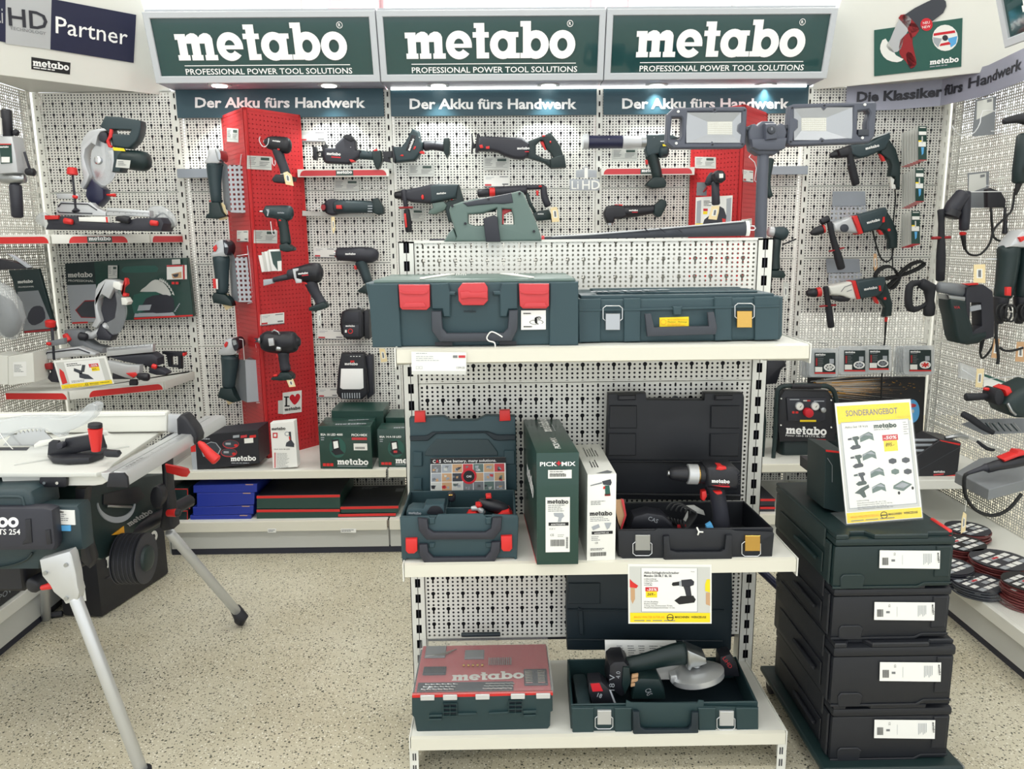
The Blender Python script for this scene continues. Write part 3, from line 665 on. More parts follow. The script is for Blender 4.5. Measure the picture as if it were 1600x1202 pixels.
def card(cv, x0, y0, x1, y1, label, style='buff', dx=0, skew=0, thick=.001):
    """printed price card; skew = drop of the right end in canvas units"""
    t = TH('price_card', label, 'price card', cv, (x0+x1)/2, (y0+y1)/2, 'price cards on the displays')
    f = lambda a, b: (x0+(x1-x0)*a, y0+(y1-y0)*b+skew*a)
    part(t, 'card', P_(cv, [f(0,0), f(1,0), f(1,1), f(0,1)], 0, thick, 'greypaper' if style == 'buff' else 'white'))
    q = MB(); h = (y1-y0)
    def r(a, b, c, d, k, z=None): q.poly(cv, [f(a, b), f(c, b), f(c, d), f(a, d)], k, thick+.0006)
    if style == 'buff':
        r(.55,.1,.9,.3, 'logoplate'); w = (x1-x0)*.3
        for i in range(5): r(.06,.12+i*.12,.06+.3*(1-.13*(i % 3)), .12+i*.12+.04, 'printgrey')
        for i in range(3): r(.5,.42+i*.12,.92-.07*i, .46+i*.12, 'printgrey')
        r(.04,.78,.95,.80, 'printgrey')
    else:
        r(.62,.1,.95,.17, 'printgrey'); r(.08,.16,.4,.2, 'lgrey'); r(.08,.3,.3,.33, 'lgrey'); r(.72,.7,.95,.82, 'printgrey'); r(.05,.75,.3,.9, 'rosered'); r(0,.93,1,1, 'mgrey')
    part(t, 'print', q); return t
def hooks(bayt, cv, pts, L=.07, y=None):
    for a, b in pts:
        p = cv.p(a, b); m = MB(); yy = YB if y is None else y
        m.limb([V((p.x, yy, p.z)), V((p.x, p.y-.01, p.z)), V((p.x, p.y-.03, p.z+.012))], [.0022]*3, 'wire', (0,0,1), seg=6, cap=0); part(bayt, 'hook', m)
def logo(cv, u, v, w, ang=0, k='letterwhite', d=.03, red=False, shear=0.):
    q = MB(); q.logo(cv, u, v, w, k, d, ang, shear=shear)
    if red:
        c, s_ = math.cos(math.radians(ang)), math.sin(math.radians(ang)); o = w*.09
        q.geo2(cv, [R4(.35,-.17,1,-.08)], u, v, w, 'logored', d, ang)
    return q
# ---------------------------------------------------------------- angle grinders on the left column
gz = Zm(PY(3.70), 300,200,6.009)
def grinder(cv, head, neck, body, foot, label, red):
    t = TH('angle_grinder', label, 'angle grinder', cv, body[-1][0], body[-1][1], 'cordless angle grinders left of the red column')
    part(t, 'gear_head', P_(cv, head, -.025,.025, 'silverplastic', .008,2, sm=2)); part(t, 'collar', T_(cv, neck, 'dgreen', kd=.9)); part(t, 'body', T_(cv, body, 'green', kd=.9, sm=2)); part(t, 'battery_foot', P_(cv, foot, -.03,.03, 'dgreen', .006,2))
    return t
g1 = grinder(gz, [(165,210),(205,196),(245,205),(268,250),(280,330),(215,338),(130,335),(150,290),(163,262)], [(150,348,12),(290,348,12)], [(212,355,76),(212,400,70),(215,520,58),(228,690,48)], [(178,700),(272,700),(300,790),(335,830),(250,855),(145,850),(150,825),(178,800)], 'topmost angle grinder hanging left of the red column, dark body under silver head', False)
q = MB(); q.tube(gz, [(262,225,12),(290,225,12)], 'steel'); q.prism(gz, [(250,205),(285,210),(305,250),(305,300),(290,318),(272,300),(262,250)], -.05,.05, 'steel', .004, sm=2); part(g1, 'guard', q)
part(g1, 'lock_button', T_(gz, [(190,690,7),(196,690,7)], 'red', d=.03))
g6 = Zm(PY(3.70), 300,400,5.009); g55 = Zm(PY(3.70), 0,300,4)
g2 = grinder(g55, [(1345,330),(1370,305),(1420,296),(1440,330),(1440,395),(1400,405),(1330,405),(1325,390),(1345,370)], [(1335,408,8),(1430,408,8)], [(1382,415,52),(1384,470,47),(1388,560,40),(1388,625,36)], [(1350,628),(1420,640),(1455,675),(1465,712),(1420,705),(1345,690),(1335,650)], 'middle angle grinder left of the red column, with red switch button on silver head', True)
q = MB(); q.prism(g55, [(1345,345),(1365,328),(1372,350),(1362,372),(1350,372)], .026,.03, 'red', .001); part(g2, 'red_button', q)
q = MB(); q.prism(g55, [(1415,300),(1440,315),(1452,350),(1440,395),(1422,380),(1420,335)], -.05,.05, 'darkgrey', .004, sm=2); q.prism(g55, [(1425,315),(1445,330),(1450,345),(1430,345)], -.055,.055, 'steel'); part(g2, 'guard', q)
q = MB(); q.prism(g55, [(1345,540),(1368,540),(1372,600),(1350,600)], .03,.034, 'red'); q.prism(g55, [(1366,542),(1377,542),(1379,605),(1370,605)], .03,.036, 'white'); part(g2, 'spindle_sticker', q)
g3 = grinder(g6, [(265,660),(300,640),(345,645),(360,700),(365,760),(300,775),(220,770),(222,735),(250,715)], [(232,785,14),(360,785,14)], [(296,800,70),(296,860,62),(290,950,54),(285,1020,48)], [(235,1030),(325,1030),(345,1080),(385,1130),(330,1140),(245,1110),(218,1100),(225,1060)], 'lowest angle grinder left of the red column, beside the plain grey bracket', True)
q = MB(); q.prism(g6, [(266,690),(284,664),(298,670),(292,700),(276,712)], .026,.03, 'red', .001); part(g3, 'red_button', q)
q = MB(); q.prism(g6, [(335,645),(365,640),(388,670),(390,710),(365,735),(348,710)], -.05,.05, 'darkgrey', .004, sm=2); q.prism(g6, [(345,650),(372,648),(380,680),(355,690)], -.055,.055, 'steel'); part(g3, 'guard', q)
tagpaper(gz, [(218,712),(290,702),(312,730),(335,855),(258,868),(228,760)], 'buff paper tag on the topmost angle grinder', [(250,728),(205,705),(190,690)])
tagpaper(g55, [(1368,650),(1390,632),(1425,640),(1460,715),(1412,740),(1385,690)], 'buff paper tag on the middle angle grinder', [(1388,646),(1360,632)])
tagpaper(g6, [(242,1050),(262,1030),(300,1034),(346,1140),(285,1166),(258,1110)], 'buff paper tag on the lowest angle grinder', [(262,1046),(236,1036)])
# sheet brackets between grinders and column
def bracket(pts_f, pts_s, y, label, km='pegsq', ks='bracket'):
    """folded sheet metal holder: front face (perforated) and darker flank"""
    A, B, C_, D_ = [PY(y).p(*p) for p in pts_f]; t = thing('tool_holder', label, 'holder', (A.x, y, A.z))
    m = MB(); m.add([A, B, C_, D_], [[0,1,2,3]], km); part(t, 'front_sheet', m, smooth=False)
    e = [PY(y+.09).p(*p) for p in pts_s]; m = MB(); m.add([e[0], A, D_, e[3]], [[0,1,2,3]], ks); part(t, 'side_sheet', m, smooth=False)
    m = MB(); m.add([A, B, B+V((0,.09,0)), A+V((0,.09,0))], [[0,1,2,3]], ks); m.add([D_, C_, C_+V((0,.09,0)), D_+V((0,.09,0))], [[0,1,2,3]], ks); part(t, 'fold', m, smooth=False)
    return t
b1 = bracket([(355.5,258),(379,258),(384,333),(361,332)], [(345,250),(0,0),(0,0),(350,325)], 3.66, 'pale square-holed sheet holder beside the topmost angle grinder')
b2 = bracket([(367,402),(386,402),(394,472),(373,472)], [(356,385),(0,0),(0,0),(362,468)], 3.66, 'pale square-holed sheet holder beside the middle angle grinder')
b3 = bracket([(383,562),(402,563),(411,627),(386,629)], [(366,562),(0,0),(0,0),(366,620)], 3.66, 'plain pale sheet holder beside the lowest angle grinder', 'lgrey', 'mgrey')
for tt_, zc, ch in ((b1, gz, [(452,360),(462,250),(478,248),(492,350)]),(b2, g55, [(1480,400),(1548,390),(1545,335),(1555,400),(1585,690),(1548,697)]),(b3, g6, [(370,650),(398,655),(410,815)]),(b3, g6, [(500,690),(515,800),(555,1148),(505,1150)])):
    part(tt_, 'wire_hook', T_(Zm(PY(3.65), zc.x0, zc.y0, zc.k), [(a, b, .0022/zc.sc(a, b)) for a, b in ch], 'wire', seg=6))
for m_, pts in (((3.66), [(337,248),(383,245),(381,335),(343,335)]),((3.66), [(1500-1000,0)]*0)):
    pass
# ---------------------------------------------------------------- cordless tools on the left red column
fz = Zm(PY(3.58), 300,200,6.009)
def pistol(name, label, cat, cv, nose, barrel, rear, grip, foot, trig, k='green', group=None, footk='dgreen', kd=.85, dfoot=.032):
    t = TH(name, label, cat, cv, grip[0][0], grip[0][1], group)
    barrel = [(a, b, r*1.13) for a, b, r in barrel]; grip = [(a, b, r*1.1) for a, b, r in grip]
    part(t, 'nose', T_(cv, nose, 'darkgrey')); part(t, 'motor_housing', T_(cv, barrel, k, kd=kd, sm=3)); 
    if rear: part(t, 'end_cap', T_(cv, rear, 'black', kd=kd))
    part(t, 'handle', T_(cv, grip, 'darkgrey' if k == 'black' else 'dgreen', kd=.8, sm=3)); part(t, 'battery_foot', P_(cv, foot, -dfoot, dfoot, footk, .006,2)); 
    if trig: part(t, 'trigger', P_(cv, trig, -.008,.008, 'red', .003,2))
    return t
t = pistol('impact_driver', 'topmost cordless impact driver on the red column, nose facing left', 'drill', fz, [(690,130,30),(715,132,38)], [(715,140,50),(760,145,58),(830,155,64),(880,165,68),(905,168,62)], [(912,168,48),(922,168,32)], [(800,200,46),(830,290,42),(862,370,40),(880,440,44)], [(775,470),(800,440),(900,440),(972,465),(965,500),(870,522),(785,515),(765,490)], [(770,232),(785,228),(795,270),(780,278)], 'black', footk='black')
part(t, 'bit_socket', T_(fz, [(672,128,12),(690,129,12)], 'steel', cap=.1)); part(t, 'metal_hoop', T_(fz, catmull([(672,95),(664,130),(690,180),(720,188),(745,160),(752,110)], 3, False) and [(a, b, 4) for a, b in catmull([(672,95),(664,130),(690,180),(720,188),(745,160),(752,110)], 3, False)], 'wire', d=.05, seg=6))
part(t, 'lettering', logo(fz, 790,140,75,-8, d=.058)); part(t, 'side_button', T_(fz, [(825,208,7),(842,212,7)], 'red', d=.036))
part(t, 'belt_hook', T_(fz, [(a, b, 4) for a, b in [(765,285),(768,340),(785,358),(795,345),(792,310)]], 'wire', d=.02, seg=6))
tagpaper(Zm(PY(3.52), 300,200,6.009), [(858,420),(895,408),(935,440),(955,545),(880,530),(866,470)], 'buff paper tag on the topmost impact driver', [(895,425),(830,435)])
t = pistol('impact_driver', 'second cordless impact driver down the red column, chrome anvil facing left', 'drill', fz, [(672,785,20),(700,785,36)], [(700,785,50),(760,788,54),(840,795,62),(905,800,64),(925,802,58)], [(930,805,48),(942,806,34)], [(845,850,46),(860,920,42),(872,1000,44),(880,1080,48)], [(835,1095),(900,1080),(965,1125),(965,1150),(900,1165),(840,1150)], [(790,885),(805,880),(812,930),(795,930)], 'green')
part(t, 'anvil', T_(fz, [(636,783,8),(672,785,12)], 'chrome', cap=.1)); part(t, 'front_grille', P_(fz, [(728,768),(755,768),(755,792),(745,830),(735,830),(742,792)], .05,.053, 'lgrey', sm=0)); part(t, 'lettering', logo(fz, 835,805,65,-2, d=.056, k='lgrey'))
part(t, 'belt_hook', T_(fz, [(a, b, 4) for a, b in [(756,880),(770,990),(790,1010),(800,990),(796,955)]], 'wire', d=.03, seg=6)); part(t, 'side_button', T_(fz, [(838,868,7),(855,872,7)], 'red', d=.036))
# bundle of blister packs
t = TH('blister_pack', 'stack of white blister packs hanging on the red column under the impact driver', 'pack', Zm(PY(3.6), 300,400,5.009), 620,110)
for i, x in enumerate((520,548,575,598,612)):
    z = Zm(PY(3.62), 300,400,5.009); y0 = [-5,-30,-35,-42,-50][i]
    part(t, 'pack', P_(z, [(x, y0),(x+88, y0-4),(x+104,112+i),(x+28,128-i*3)], .006*i, .006*i+.004, ['paper', 'greypaper'][i % 2], .001))
part(t, 'dark_insert', P_(Zm(PY(3.62), 300,400,5.009), [(628,-35),(708,-38),(716,40),(690,118),(650,60)], .029,.031, 'boxgreen')); part(t, 'white_label', P_(Zm(PY(3.62), 300,400,5.009), [(683,40),(716,36),(716,112),(688,118)], .031,.032, 'white'))
g6f = Zm(PY(3.56), 300,400,5.009)
t = pistol('impact_wrench', 'long-nosed cordless impact wrench crossing the red column, pointing left', 'drill', g6f, [(760,145,38),(800,140,42)], [(800,140,44),(850,140,55),(910,135,66),(960,132,72),(990,132,70)], [(998,132,60),(1012,133,42)], [(930,210,46),(960,280,38),(990,330,35),(1010,370,40)], [(925,400),(960,385),(1040,355),(1068,385),(1062,405),(985,432),(925,425)], [(886,238),(900,232),(912,262),(900,275)], 'black')
q = MB(); q.tube(g6f, [(640,188,20),(770,158,26)], 'darkgrey'); part(t, 'long_nozzle', q); part(t, 'square_tip', P_(g6f, [(566,185),(635,178),(642,215),(568,234)], -.02,.02, 'lgrey', .004))
part(t, 'silver_collar', P_(g6f, [(815,98),(860,92),(858,112),(838,118),(845,170),(884,180),(885,205),(842,208),(826,160)], .055,.062, 'silverplastic', .001)); part(t, 'lettering', logo(g6f, 862,142,78,6, d=.07, red=True)); part(t, 'trigger_guard', T_(g6f, [(900,212,6),(916,214,6)], 'red', d=.04))
m = P_(Zm(PY(3.70), 300,400,5.009), [(520,155),(655,152),(662,252),(522,255)], -.002,.002, 'mgrey'); solo('holder_plate', m, 'small grey sheet behind the tip of the long-nosed impact wrench', 'holder', Zm(PY(3.70), 300,400,5.009).p(590,200))
t = pistol('impact_wrench', 'largest cordless impact wrench low on the red column, square anvil facing left', 'drill', g6f, [(548,655,44),(570,655,60)], [(570,660,68),(610,670,76),(690,678,78),(760,675,78),(800,672,72)], [(812,672,62),(835,672,40)], [(715,760,42),(720,820,36),(732,890,38)], [(635,945),(690,930),(700,905),(765,905),(800,935),(798,965),(700,970),(628,962)], [(657,770),(678,762),(682,795),(662,798)], 'black')
q = MB(); q.prism(g6f, [(490,645),(530,648),(530,676),(492,672),(512,660)], -.014,.014, 'darkgrey', .002); part(t, 'anvil', q); part(t, 'nose_ring', T_(g6f, [(548,653,24),(552,653,24)], 'steel', d=.04)); part(t, 'silver_collar', P_(g6f, [(632,632),(672,628),(678,684),(640,690)], .06,.075, 'silverplastic', .002)); part(t, 'lower_collar', T_(g6f, [(690,712,20),(718,718,16)], 'steel', d=.05)); part(t, 'carry_hook', T_(g6f, [(a, b, 7) for a, b in [(640,590),(660,575),(690,590),(700,612)]], 'steel', d=.03)); part(t, 'foot_button', T_(g6f, [(655,930,10),(680,925,10)], 'red', d=.03))
tagpaper(Zm(PY(3.53), 300,400,5.009), [(738,968),(790,962),(812,1022),(762,1028)], 'buff tag under the largest impact wrench')
tagpaper(Zm(PY(3.53), 300,400,5.009), [(980,430),(1008,425),(1012,500),(1005,540),(988,545)], 'thin tag under the long-nosed impact wrench', k='greypaper')
# prints standing on the faces of the column
def onface(cvf): return Sub(cvf)
sf = Sub(cvLf); ss = Sub(cvLs)
zf = Zm(sf, 300,200,6.009); zs6 = Zm(sf, 300,400,5.009)
card(Zm(sf, 300,200,6.009), 516,258,745,385, 'buff price card on the red column beside the topmost impact driver', skew=12, thick=.002)
card(Zm(sf, 300,200,6.009), 578,960,798,1082, 'buff price card on the red column beside the second impact driver', skew=2, thick=.002)
card(zs6,532,460,720,548, 'white price card on the red column above the largest impact wrench', 'w', skew=-18, thick=.002)
card(Zm(ss, 300,200,6.009), 332,0,438,128, 'buff card high on the left flank of the red column', skew=8, thick=.002)
card(Zm(ss, 300,200,6.009), 425,962,530,1070, 'white card low on the left flank of the red column', 'w', thick=.002)
t = TH('heart_sticker', 'white square sticker with a red heart low on the red column', 'sticker', zs6,785,1130)
zt4 = Zm(sf, 400,600,4)
part(t, 'base', P_(zt4, [(166,56),(284,40),(284,175),(168,190)], 0,.002, 'white')); q = MB(); q.text(zt4, 'I', 182,140,62, 'ink', .003, bold=.01)
for x_, y_, a_, b_ in ((172,78,204,86),(176,134,208,142)): q.rect(zt4, x_, y_, a_, b_, 'ink', .003)
q.poly(zt4, catmull([(240,130),(215,105),(207,85),(218,68),(232,68),(241,80),(250,64),(264,62),(274,78),(266,102)], 3), 'logored', .003); q.logo(zt4,178,170,96, 'ink', .003,8); part(t, 'print', q)
m = P_(zt4, [(138,105),(166,102),(168,188),(138,186)], 0,.002, 'greypaper'); solo('paper_label', m, 'small grey paper half hidden behind the heart sticker', 'label', zt4.p(150,150))
m = P_(Zm(Sub(cvLs), 400,600,4), [(18,330),(62,342),(70,416),(22,402)], 0,.002, 'greypaper'); solo('paper_label', m, 'grey paper label at the foot of the red column', 'label', zt4.p(44,370))
# ---------------------------------------------------------------- tools on the white wall, left of the middle
wz2 = lambda y=3.79: Zm(PY(y), 400,0,4); wz6 = lambda y=3.79: Zm(PY(y), 400,300,4); w7 = lambda y=3.79: Zm(PY(y), 600,190,5.333)
z = wz2()
t = TH('sabre_saw', 'compact cordless sabre saw above the left red-striped ledge, blade end left', 'saw', z, 600,1000)
part(t, 'body', P_(z, [(440,930),(500,928),(505,905),(560,850),(600,850),(628,885),(630,940),(660,945),(650,985),(585,1028),(440,1022),(425,975)], -.03,.03, 'darkgrey', .012,3)); part(t, 'handle', T_(z, [(640,965,30),(690,972,26),(745,975,28)], 'green', sm=2)); part(t, 'battery_foot', P_(z, [(730,950),(785,945),(790,1010),(770,1062),(752,1055),(735,1000)], -.03,.03, 'dgreen', .006))
part(t, 'front_flange', P_(z, [(420,920),(438,900),(446,905),(446,1020),(430,1015),(420,975)], -.02,.02, 'black', .003)); part(t, 'shoe', P_(z, [(360,920),(380,920),(384,950),(420,945),(420,985),(385,985),(382,1005),(362,1000)], -.02,.02, 'black', .002, holes=[[(388,955),(410,955),(410,978),(388,978)]])); part(t, 'lettering', logo(z, 450,972,88,-4, d=.031, red=True)); part(t, 'trigger', P_(z, [(590,1000),(612,1003),(630,1012),(600,1018)], -.01,.032, 'red', .001)); part(t, 'lock_button', T_(z, [(740,945,8),(756,938,8)], 'red'))
part(t, 'vent_cap', P_(z, [(548,862),(572,845),(596,848),(622,880),(600,890)], .03,.034, 'black', .001))
hooks(bays[0], z, [(600,940),(700,950)])
z = w7()
t = TH('sabre_saw', 'compact cordless sabre saw with tilted logo, first tool of the middle wall', 'saw', z, 240,300)
part(t, 'body', P_(z, [(80,215),(150,215),(185,170),(240,65),(300,90),(312,165),(330,180),(325,250),(262,330),(105,345),(85,260)], -.03,.03, 'green', .012,3)); part(t, 'handle', T_(z, [(340,205,42),(400,200,36),(470,208,38),(500,212,40)], 'darkgrey', sm=2)); part(t, 'battery_foot', P_(z, [(500,145),(545,140),(552,180),(548,270),(525,310),(500,255),(495,190)], -.03,.03, 'dgreen', .006))
part(t, 'front_flange', P_(z, [(68,205),(82,205),(100,300),(98,350),(80,340)], -.025,.025, 'black', .003)); part(t, 'shoe', P_(z, [(-10,250),(20,252),(70,248),(72,300),(40,305),(62,345),(-5,330),(0,300)], -.018,.018, 'black', .002)); part(t, 'nameplate', P_(z, [(188,245),(235,118),(270,122),(262,170),(225,262)], .03,.032, 'black', .001)); part(t, 'lettering', logo(z, 222,252,105,68, d=.034))
for nm, pl in (('trigger', [(300,262),(320,250),(342,258),(342,278),(305,272)]),('side_button', [(140,292),(155,280),(170,284),(168,296)]),('slide_button', [(250,232),(262,212),(274,214),(268,232),(256,242)])): part(t, nm, P_(z, pl, .02,.034, 'red', .001))
hooks(bays[1], z, [(300,160),(430,160)])
t = TH('sabre_saw', 'large cordless sabre saw with D-handle at top of the middle wall', 'saw', z, 1100,330)
part(t, 'gear_housing', P_(z, [(790,130),(850,128),(1000,135),(1150,140),(1210,185),(1200,290),(1160,318),(1080,312),(1000,285),(950,260),(900,250),(770,248)], -.035,.035, 'darkgrey', .014,3))
part(t, 'handle_frame', P_(z, [(1190,175),(1220,160),(1385,95),(1420,135),(1470,210),(1505,330),(1515,385),(1390,392),(1330,345),(1180,300)], -.022,.022, 'dgreen', .008,2, holes=[[(1265,200),(1300,165),(1325,165),(1350,230),(1380,255),(1410,300),(1380,318),(1330,310),(1265,275)]])); part(t, 'rubber_grip', T_(z, [(1375,130,30),(1410,200,40),(1450,280,36)], 'darkgrey', kd=.9)); part(t, 'battery_foot', P_(z, [(1380,320),(1440,295),(1500,285),(1515,385),(1390,392)], -.035,.035, 'dgreen', .006)); part(t, 'front_flange', P_(z, [(775,110),(790,100),(805,130),(795,240),(775,265),(760,255)], -.03,.03, 'black', .003)); part(t, 'blade_shoe', P_(z, [(728,105),(736,100),(745,170),(765,215),(742,225),(738,268),(726,268),(732,180)], -.02,.02, 'black', .001))
part(t, 'lettering', logo(z, 1108,240,102,0, d=.037)); part(t, 'trigger', P_(z, [(1298,172),(1325,165),(1352,235),(1340,240),(1320,205)], -.01,.012, 'red', .002)); q = MB(); q.prism(z, [(795,205),(820,200),(830,225),(805,230)], .03,.038, 'red', .001); q.prism(z, [(850,215),(880,212),(880,235),(852,235)], .03,.038, 'red', .001); q.prism(z, [(1172,255),(1205,255),(1205,262),(1172,262)], .036,.0375, 'logored'); part(t, 'red_catches', q, kind='stuff'); part(t, 'lock_button', T_(z, [(1320,128,8),(1338,122,8)], 'red', d=.02)); part(t, 'side_button', T_(z, [(1380,178,9),(1386,178,9)], 'red', d=.03))
hooks(bays[1], z, [(850,130),(1100,140)])
# press tool
z3 = Zm(PY(3.78), 800,0,4)
t = TH('press_tool', 'cordless press tool with long black and silver barrel above the right red-striped ledge', 'press tool', z3,900,1100)
q = MB(); q.tube(z3, [(445,886,46),(475,886,46)], 'silverplastic', cap=.1); part(t, 'front_cap', q); part(t, 'black_sleeve', T_(z3, [(478,888,40),(688,888,40)], 'navy', cap=.05)); part(t, 'silver_barrel', T_(z3, [(690,890,41),(805,890,41)], 'silverplastic', cap=.05)); part(t, 'rear_ring', T_(z3, [(805,888,44),(835,888,44)], 'steel', cap=.05))
part(t, 'body', P_(z3, [(835,845),(940,842),(1000,850),(1045,868),(1000,880),(960,900),(935,935),(930,960),(840,985),(828,940)], -.03,.03, 'green', .01,3)); part(t, 'motor', T_(z3, [(925,948,42),(960,948,40)], 'green', kd=1.1, d=.01)); part(t, 'handle', T_(z3, [(870,970,40),(895,1040,34),(908,1110,32)], 'dgreen', sm=2)); part(t, 'battery_foot', P_(z3, [(845,1140),(880,1110),(940,1110),(960,1145),(950,1175),(870,1180),(832,1162)], -.032,.032, 'dgreen', .006)); part(t, 'trigger', P_(z3, [(832,1000),(848,1000),(848,1030),(836,1028)], -.01,.01, 'red', .002)); part(t, 'lettering', logo(z3,918,892,42,0, d=.034)); part(t, 'warning_label', P_(z3, [(928,910),(958,910),(958,920),(930,922)], .048,.05, 'yellow'))
hooks(bays[2], z3, [(600,890),(880,880)])
# die grinder
z = wz6()
t = TH('die_grinder', 'cordless angle die grinder with round head, below the left red-striped ledge', 'grinder', z, 600,140)
part(t, 'head', P_(z, [(480+58*math.cos(a/3), 95+52*math.sin(a/3)) for a in range(19)], -.03,.02, 'darkgrey', .01,3)); part(t, 'spindle_mouth', T_(Zm(PY(3.77), 400,300,4), [(415,100,25),(438,97,28)], 'black', cap=0)); part(t, 'bore', P_(Zm(PY(3.77), 400,300,4), [(428+14*math.cos(a/2), 98+18*math.sin(a/2)) for a in range(13)], .018,.03, 'darkred'))
part(t, 'body', T_(z, [(500,95,44),(580,93,42),(660,93,40),(740,95,38)], 'green', sq=1.2)); part(t, 'battery_foot', P_(z, [(735,45),(765,38),(800,100),(802,135),(770,145),(735,130)], -.032,.032, 'dgreen', .006)); part(t, 'switch', P_(z, [(512,85),(545,85),(548,108),(514,108)], .03,.046, 'red', .002)); q = MB()
for i in range(3): q.rect(z, 710,88+i*16,738,94+i*16, 'lgrey', .052)
part(t, 'vent_marks', q, kind='stuff')
hooks(bays[0], z, [(560,60),(700,60)])
m = P_(wz6(3.84), [(296,118),(735,140),(740,158),(296,150)], 0,.02, 'shelfside'); solo('holder_plate', m, 'pale flat holder sheet behind the angle die grinder', 'holder', z.p(500,150))
m = MB(); m.tube(wz6(3.80), [(a, b, 2.5) for a, b in [(332,118),(335,98),(395,80)]], 'wire', seg=6); m.tube(wz6(3.80), [(a, b, 2.5) for a, b in [(345,120),(400,98)]], 'wire', seg=6); solo('wire_hook', m, 'bent wire hook left of the angle die grinder', 'hook', z.p(360,110))
# hot air gun
t = TH('heat_gun', 'cordless heat gun with steel nozzle below the die grinder', 'heat gun', z, 680,560)
part(t, 'nozzle', T_(z, [(493,388,24),(510,388,28)], 'chrome', cap=.1)); part(t, 'barrel', T_(z, [(515,388,42),(580,390,44),(660,392,50),(730,395,46),(755,398,32)], 'darkgrey', sm=2)); part(t, 'handle', T_(z, [(655,440,38),(675,490,32),(700,560,30)], 'green', sm=2)); part(t, 'trigger', P_(z, [(612,460),(628,458),(632,485),(618,485)], -.01,.01, 'red', .002)); part(t, 'lettering', logo(z, 572,392,64,0, d=.056)); part(t, 'battery_foot', P_(z, [(640,615),(690,575),(730,570),(740,600),(700,635),(650,628)], -.03,.03, 'dgreen', .005))
hooks(bays[0], z, [(600,350),(690,350)])
# speaker / radio
t = TH('site_speaker', 'small black jobsite speaker with red ring and hanging loop', 'speaker', z, 620,910)
part(t, 'case', P_(z, [(545,745),(575,732),(660,732),(680,760),(680,900),(655,918),(575,918),(540,880),(535,800)], -.05,.04, 'black', .012,3)); part(t, 'side_case', P_(z, [(680,740),(712,735),(716,915),(682,912)], -.05,.03, 'black', .008)); part(t, 'top_recess', P_(z, [(565,745),(650,745),(655,812),(562,812)], .04,.043, 'darkgrey', .002)); part(t, 'front_pad', P_(z, [(558,824),(655,824),(655,900),(558,900)], .04,.048, 'darkgrey', .006))
q = MB(); [q.poly(z, pl, 'red', .05) for pl in ringp(602,863,16,16,11,11)]; q.logo(z, 572,836,58, 'letterwhite', .05); q.rect(z, 568,855,580,872, 'letterwhite', .05); part(t, 'dial_print', q); part(t, 'hanging_loop', T_(z, [(a, b, 4) for a, b in [(630,740),(636,724),(648,720),(658,726),(660,742)]], 'steel', seg=6))
hooks(bays[0], z, [(646,724)])
# work lamp
t = TH('work_lamp', 'black rechargeable site lamp with pale light panel hanging above the boxed lamps', 'lamp', z, 610,1290)
part(t, 'rear_stand', P_(wz6(3.83), [(690,1020),(735,1015),(742,1260),(700,1290)], -.02,.03, 'darkgrey', .008)); part(t, 'case', P_(z, [(540,1005),(680,1005),(692,1080),(708,1250),(690,1270),(668,1290),(540,1290),(520,1270),(510,1250),(522,1090)], -.03,.03, 'black', .008,3)); part(t, 'light_panel', P_(z, [(540,1098),(676,1098),(680,1218),(660,1226),(550,1226),(534,1216)], .03,.035, 'letterwhite', .002))
q = MB(); q.logo(z, 562,1076,82, 'letterwhite', .032); q.rect(z, 598,1048,622,1060, 'red', .032)
for i in range(4): q.rect(z, 596+i*18,1020,606+i*18,1024, 'letterwhite', .032)
part(t, 'lettering', q); q = MB()
for i in range(8): q.box((z.p(546+i*15,1256,.03).x, z.p(0,0).y-.036, z.p(546,1282).z),(z.p(552+i*15,1256,.03).x, z.p(0,0).y-.03, z.p(546,1250).z), 'lgrey')
part(t, 'cooling_fins', q, kind='stuff'); hooks(bays[0], z, [(600,1010)])
# LiHD emblem, rotary hammers, multitool
ze = Zm(PY(3.75), 800,0,4)
t = TH('emblem_sign', 'pale grey acrylic emblem sign with a spike standing on the middle wall', 'sign', ze, 450,1160)
part(t, 'upper_plate', P_(ze, [(400,1065),(440,1060),(455,1042),(472,1042),(480,1062),(530,1065),(530,1110),(400,1110)], -.003,.003, 'lgrey', .001)); part(t, 'lower_plate', P_(ze, [(360,1120),(545,1120),(545,1190),(360,1190)], -.003,.003, 'lgrey', .001)); q = MB(); q.text(ze, 'Li', 372,1182,52, 'white', .004, bold=.004); q.text(ze, 'HD', 438,1184,56, 'white', .004, bold=.01); q.rect(ze, 452,1050,474,1116, 'white', .004); part(t, 'lettering', q)
q = MB(); a = ze.p(450,1150); q.limb([V((a.x, YB, a.z)), V((a.x, a.y, a.z))], [.004]*2, 'steel', (0,0,1), seg=6); part(t, 'stand_off', q)
z = w7()
def sidehandle(cv, top, ring, end, label=None, kr='rubber'):
    return T_(cv, [top+(20,) if len(top) == 2 else top, ring+(18,) if len(ring) == 2 else ring], 'darkgrey', d=.02)
t = TH('rotary_hammer', 'cordless rotary hammer with red-trimmed side handle on the middle wall', 'drill', z, 400,640)
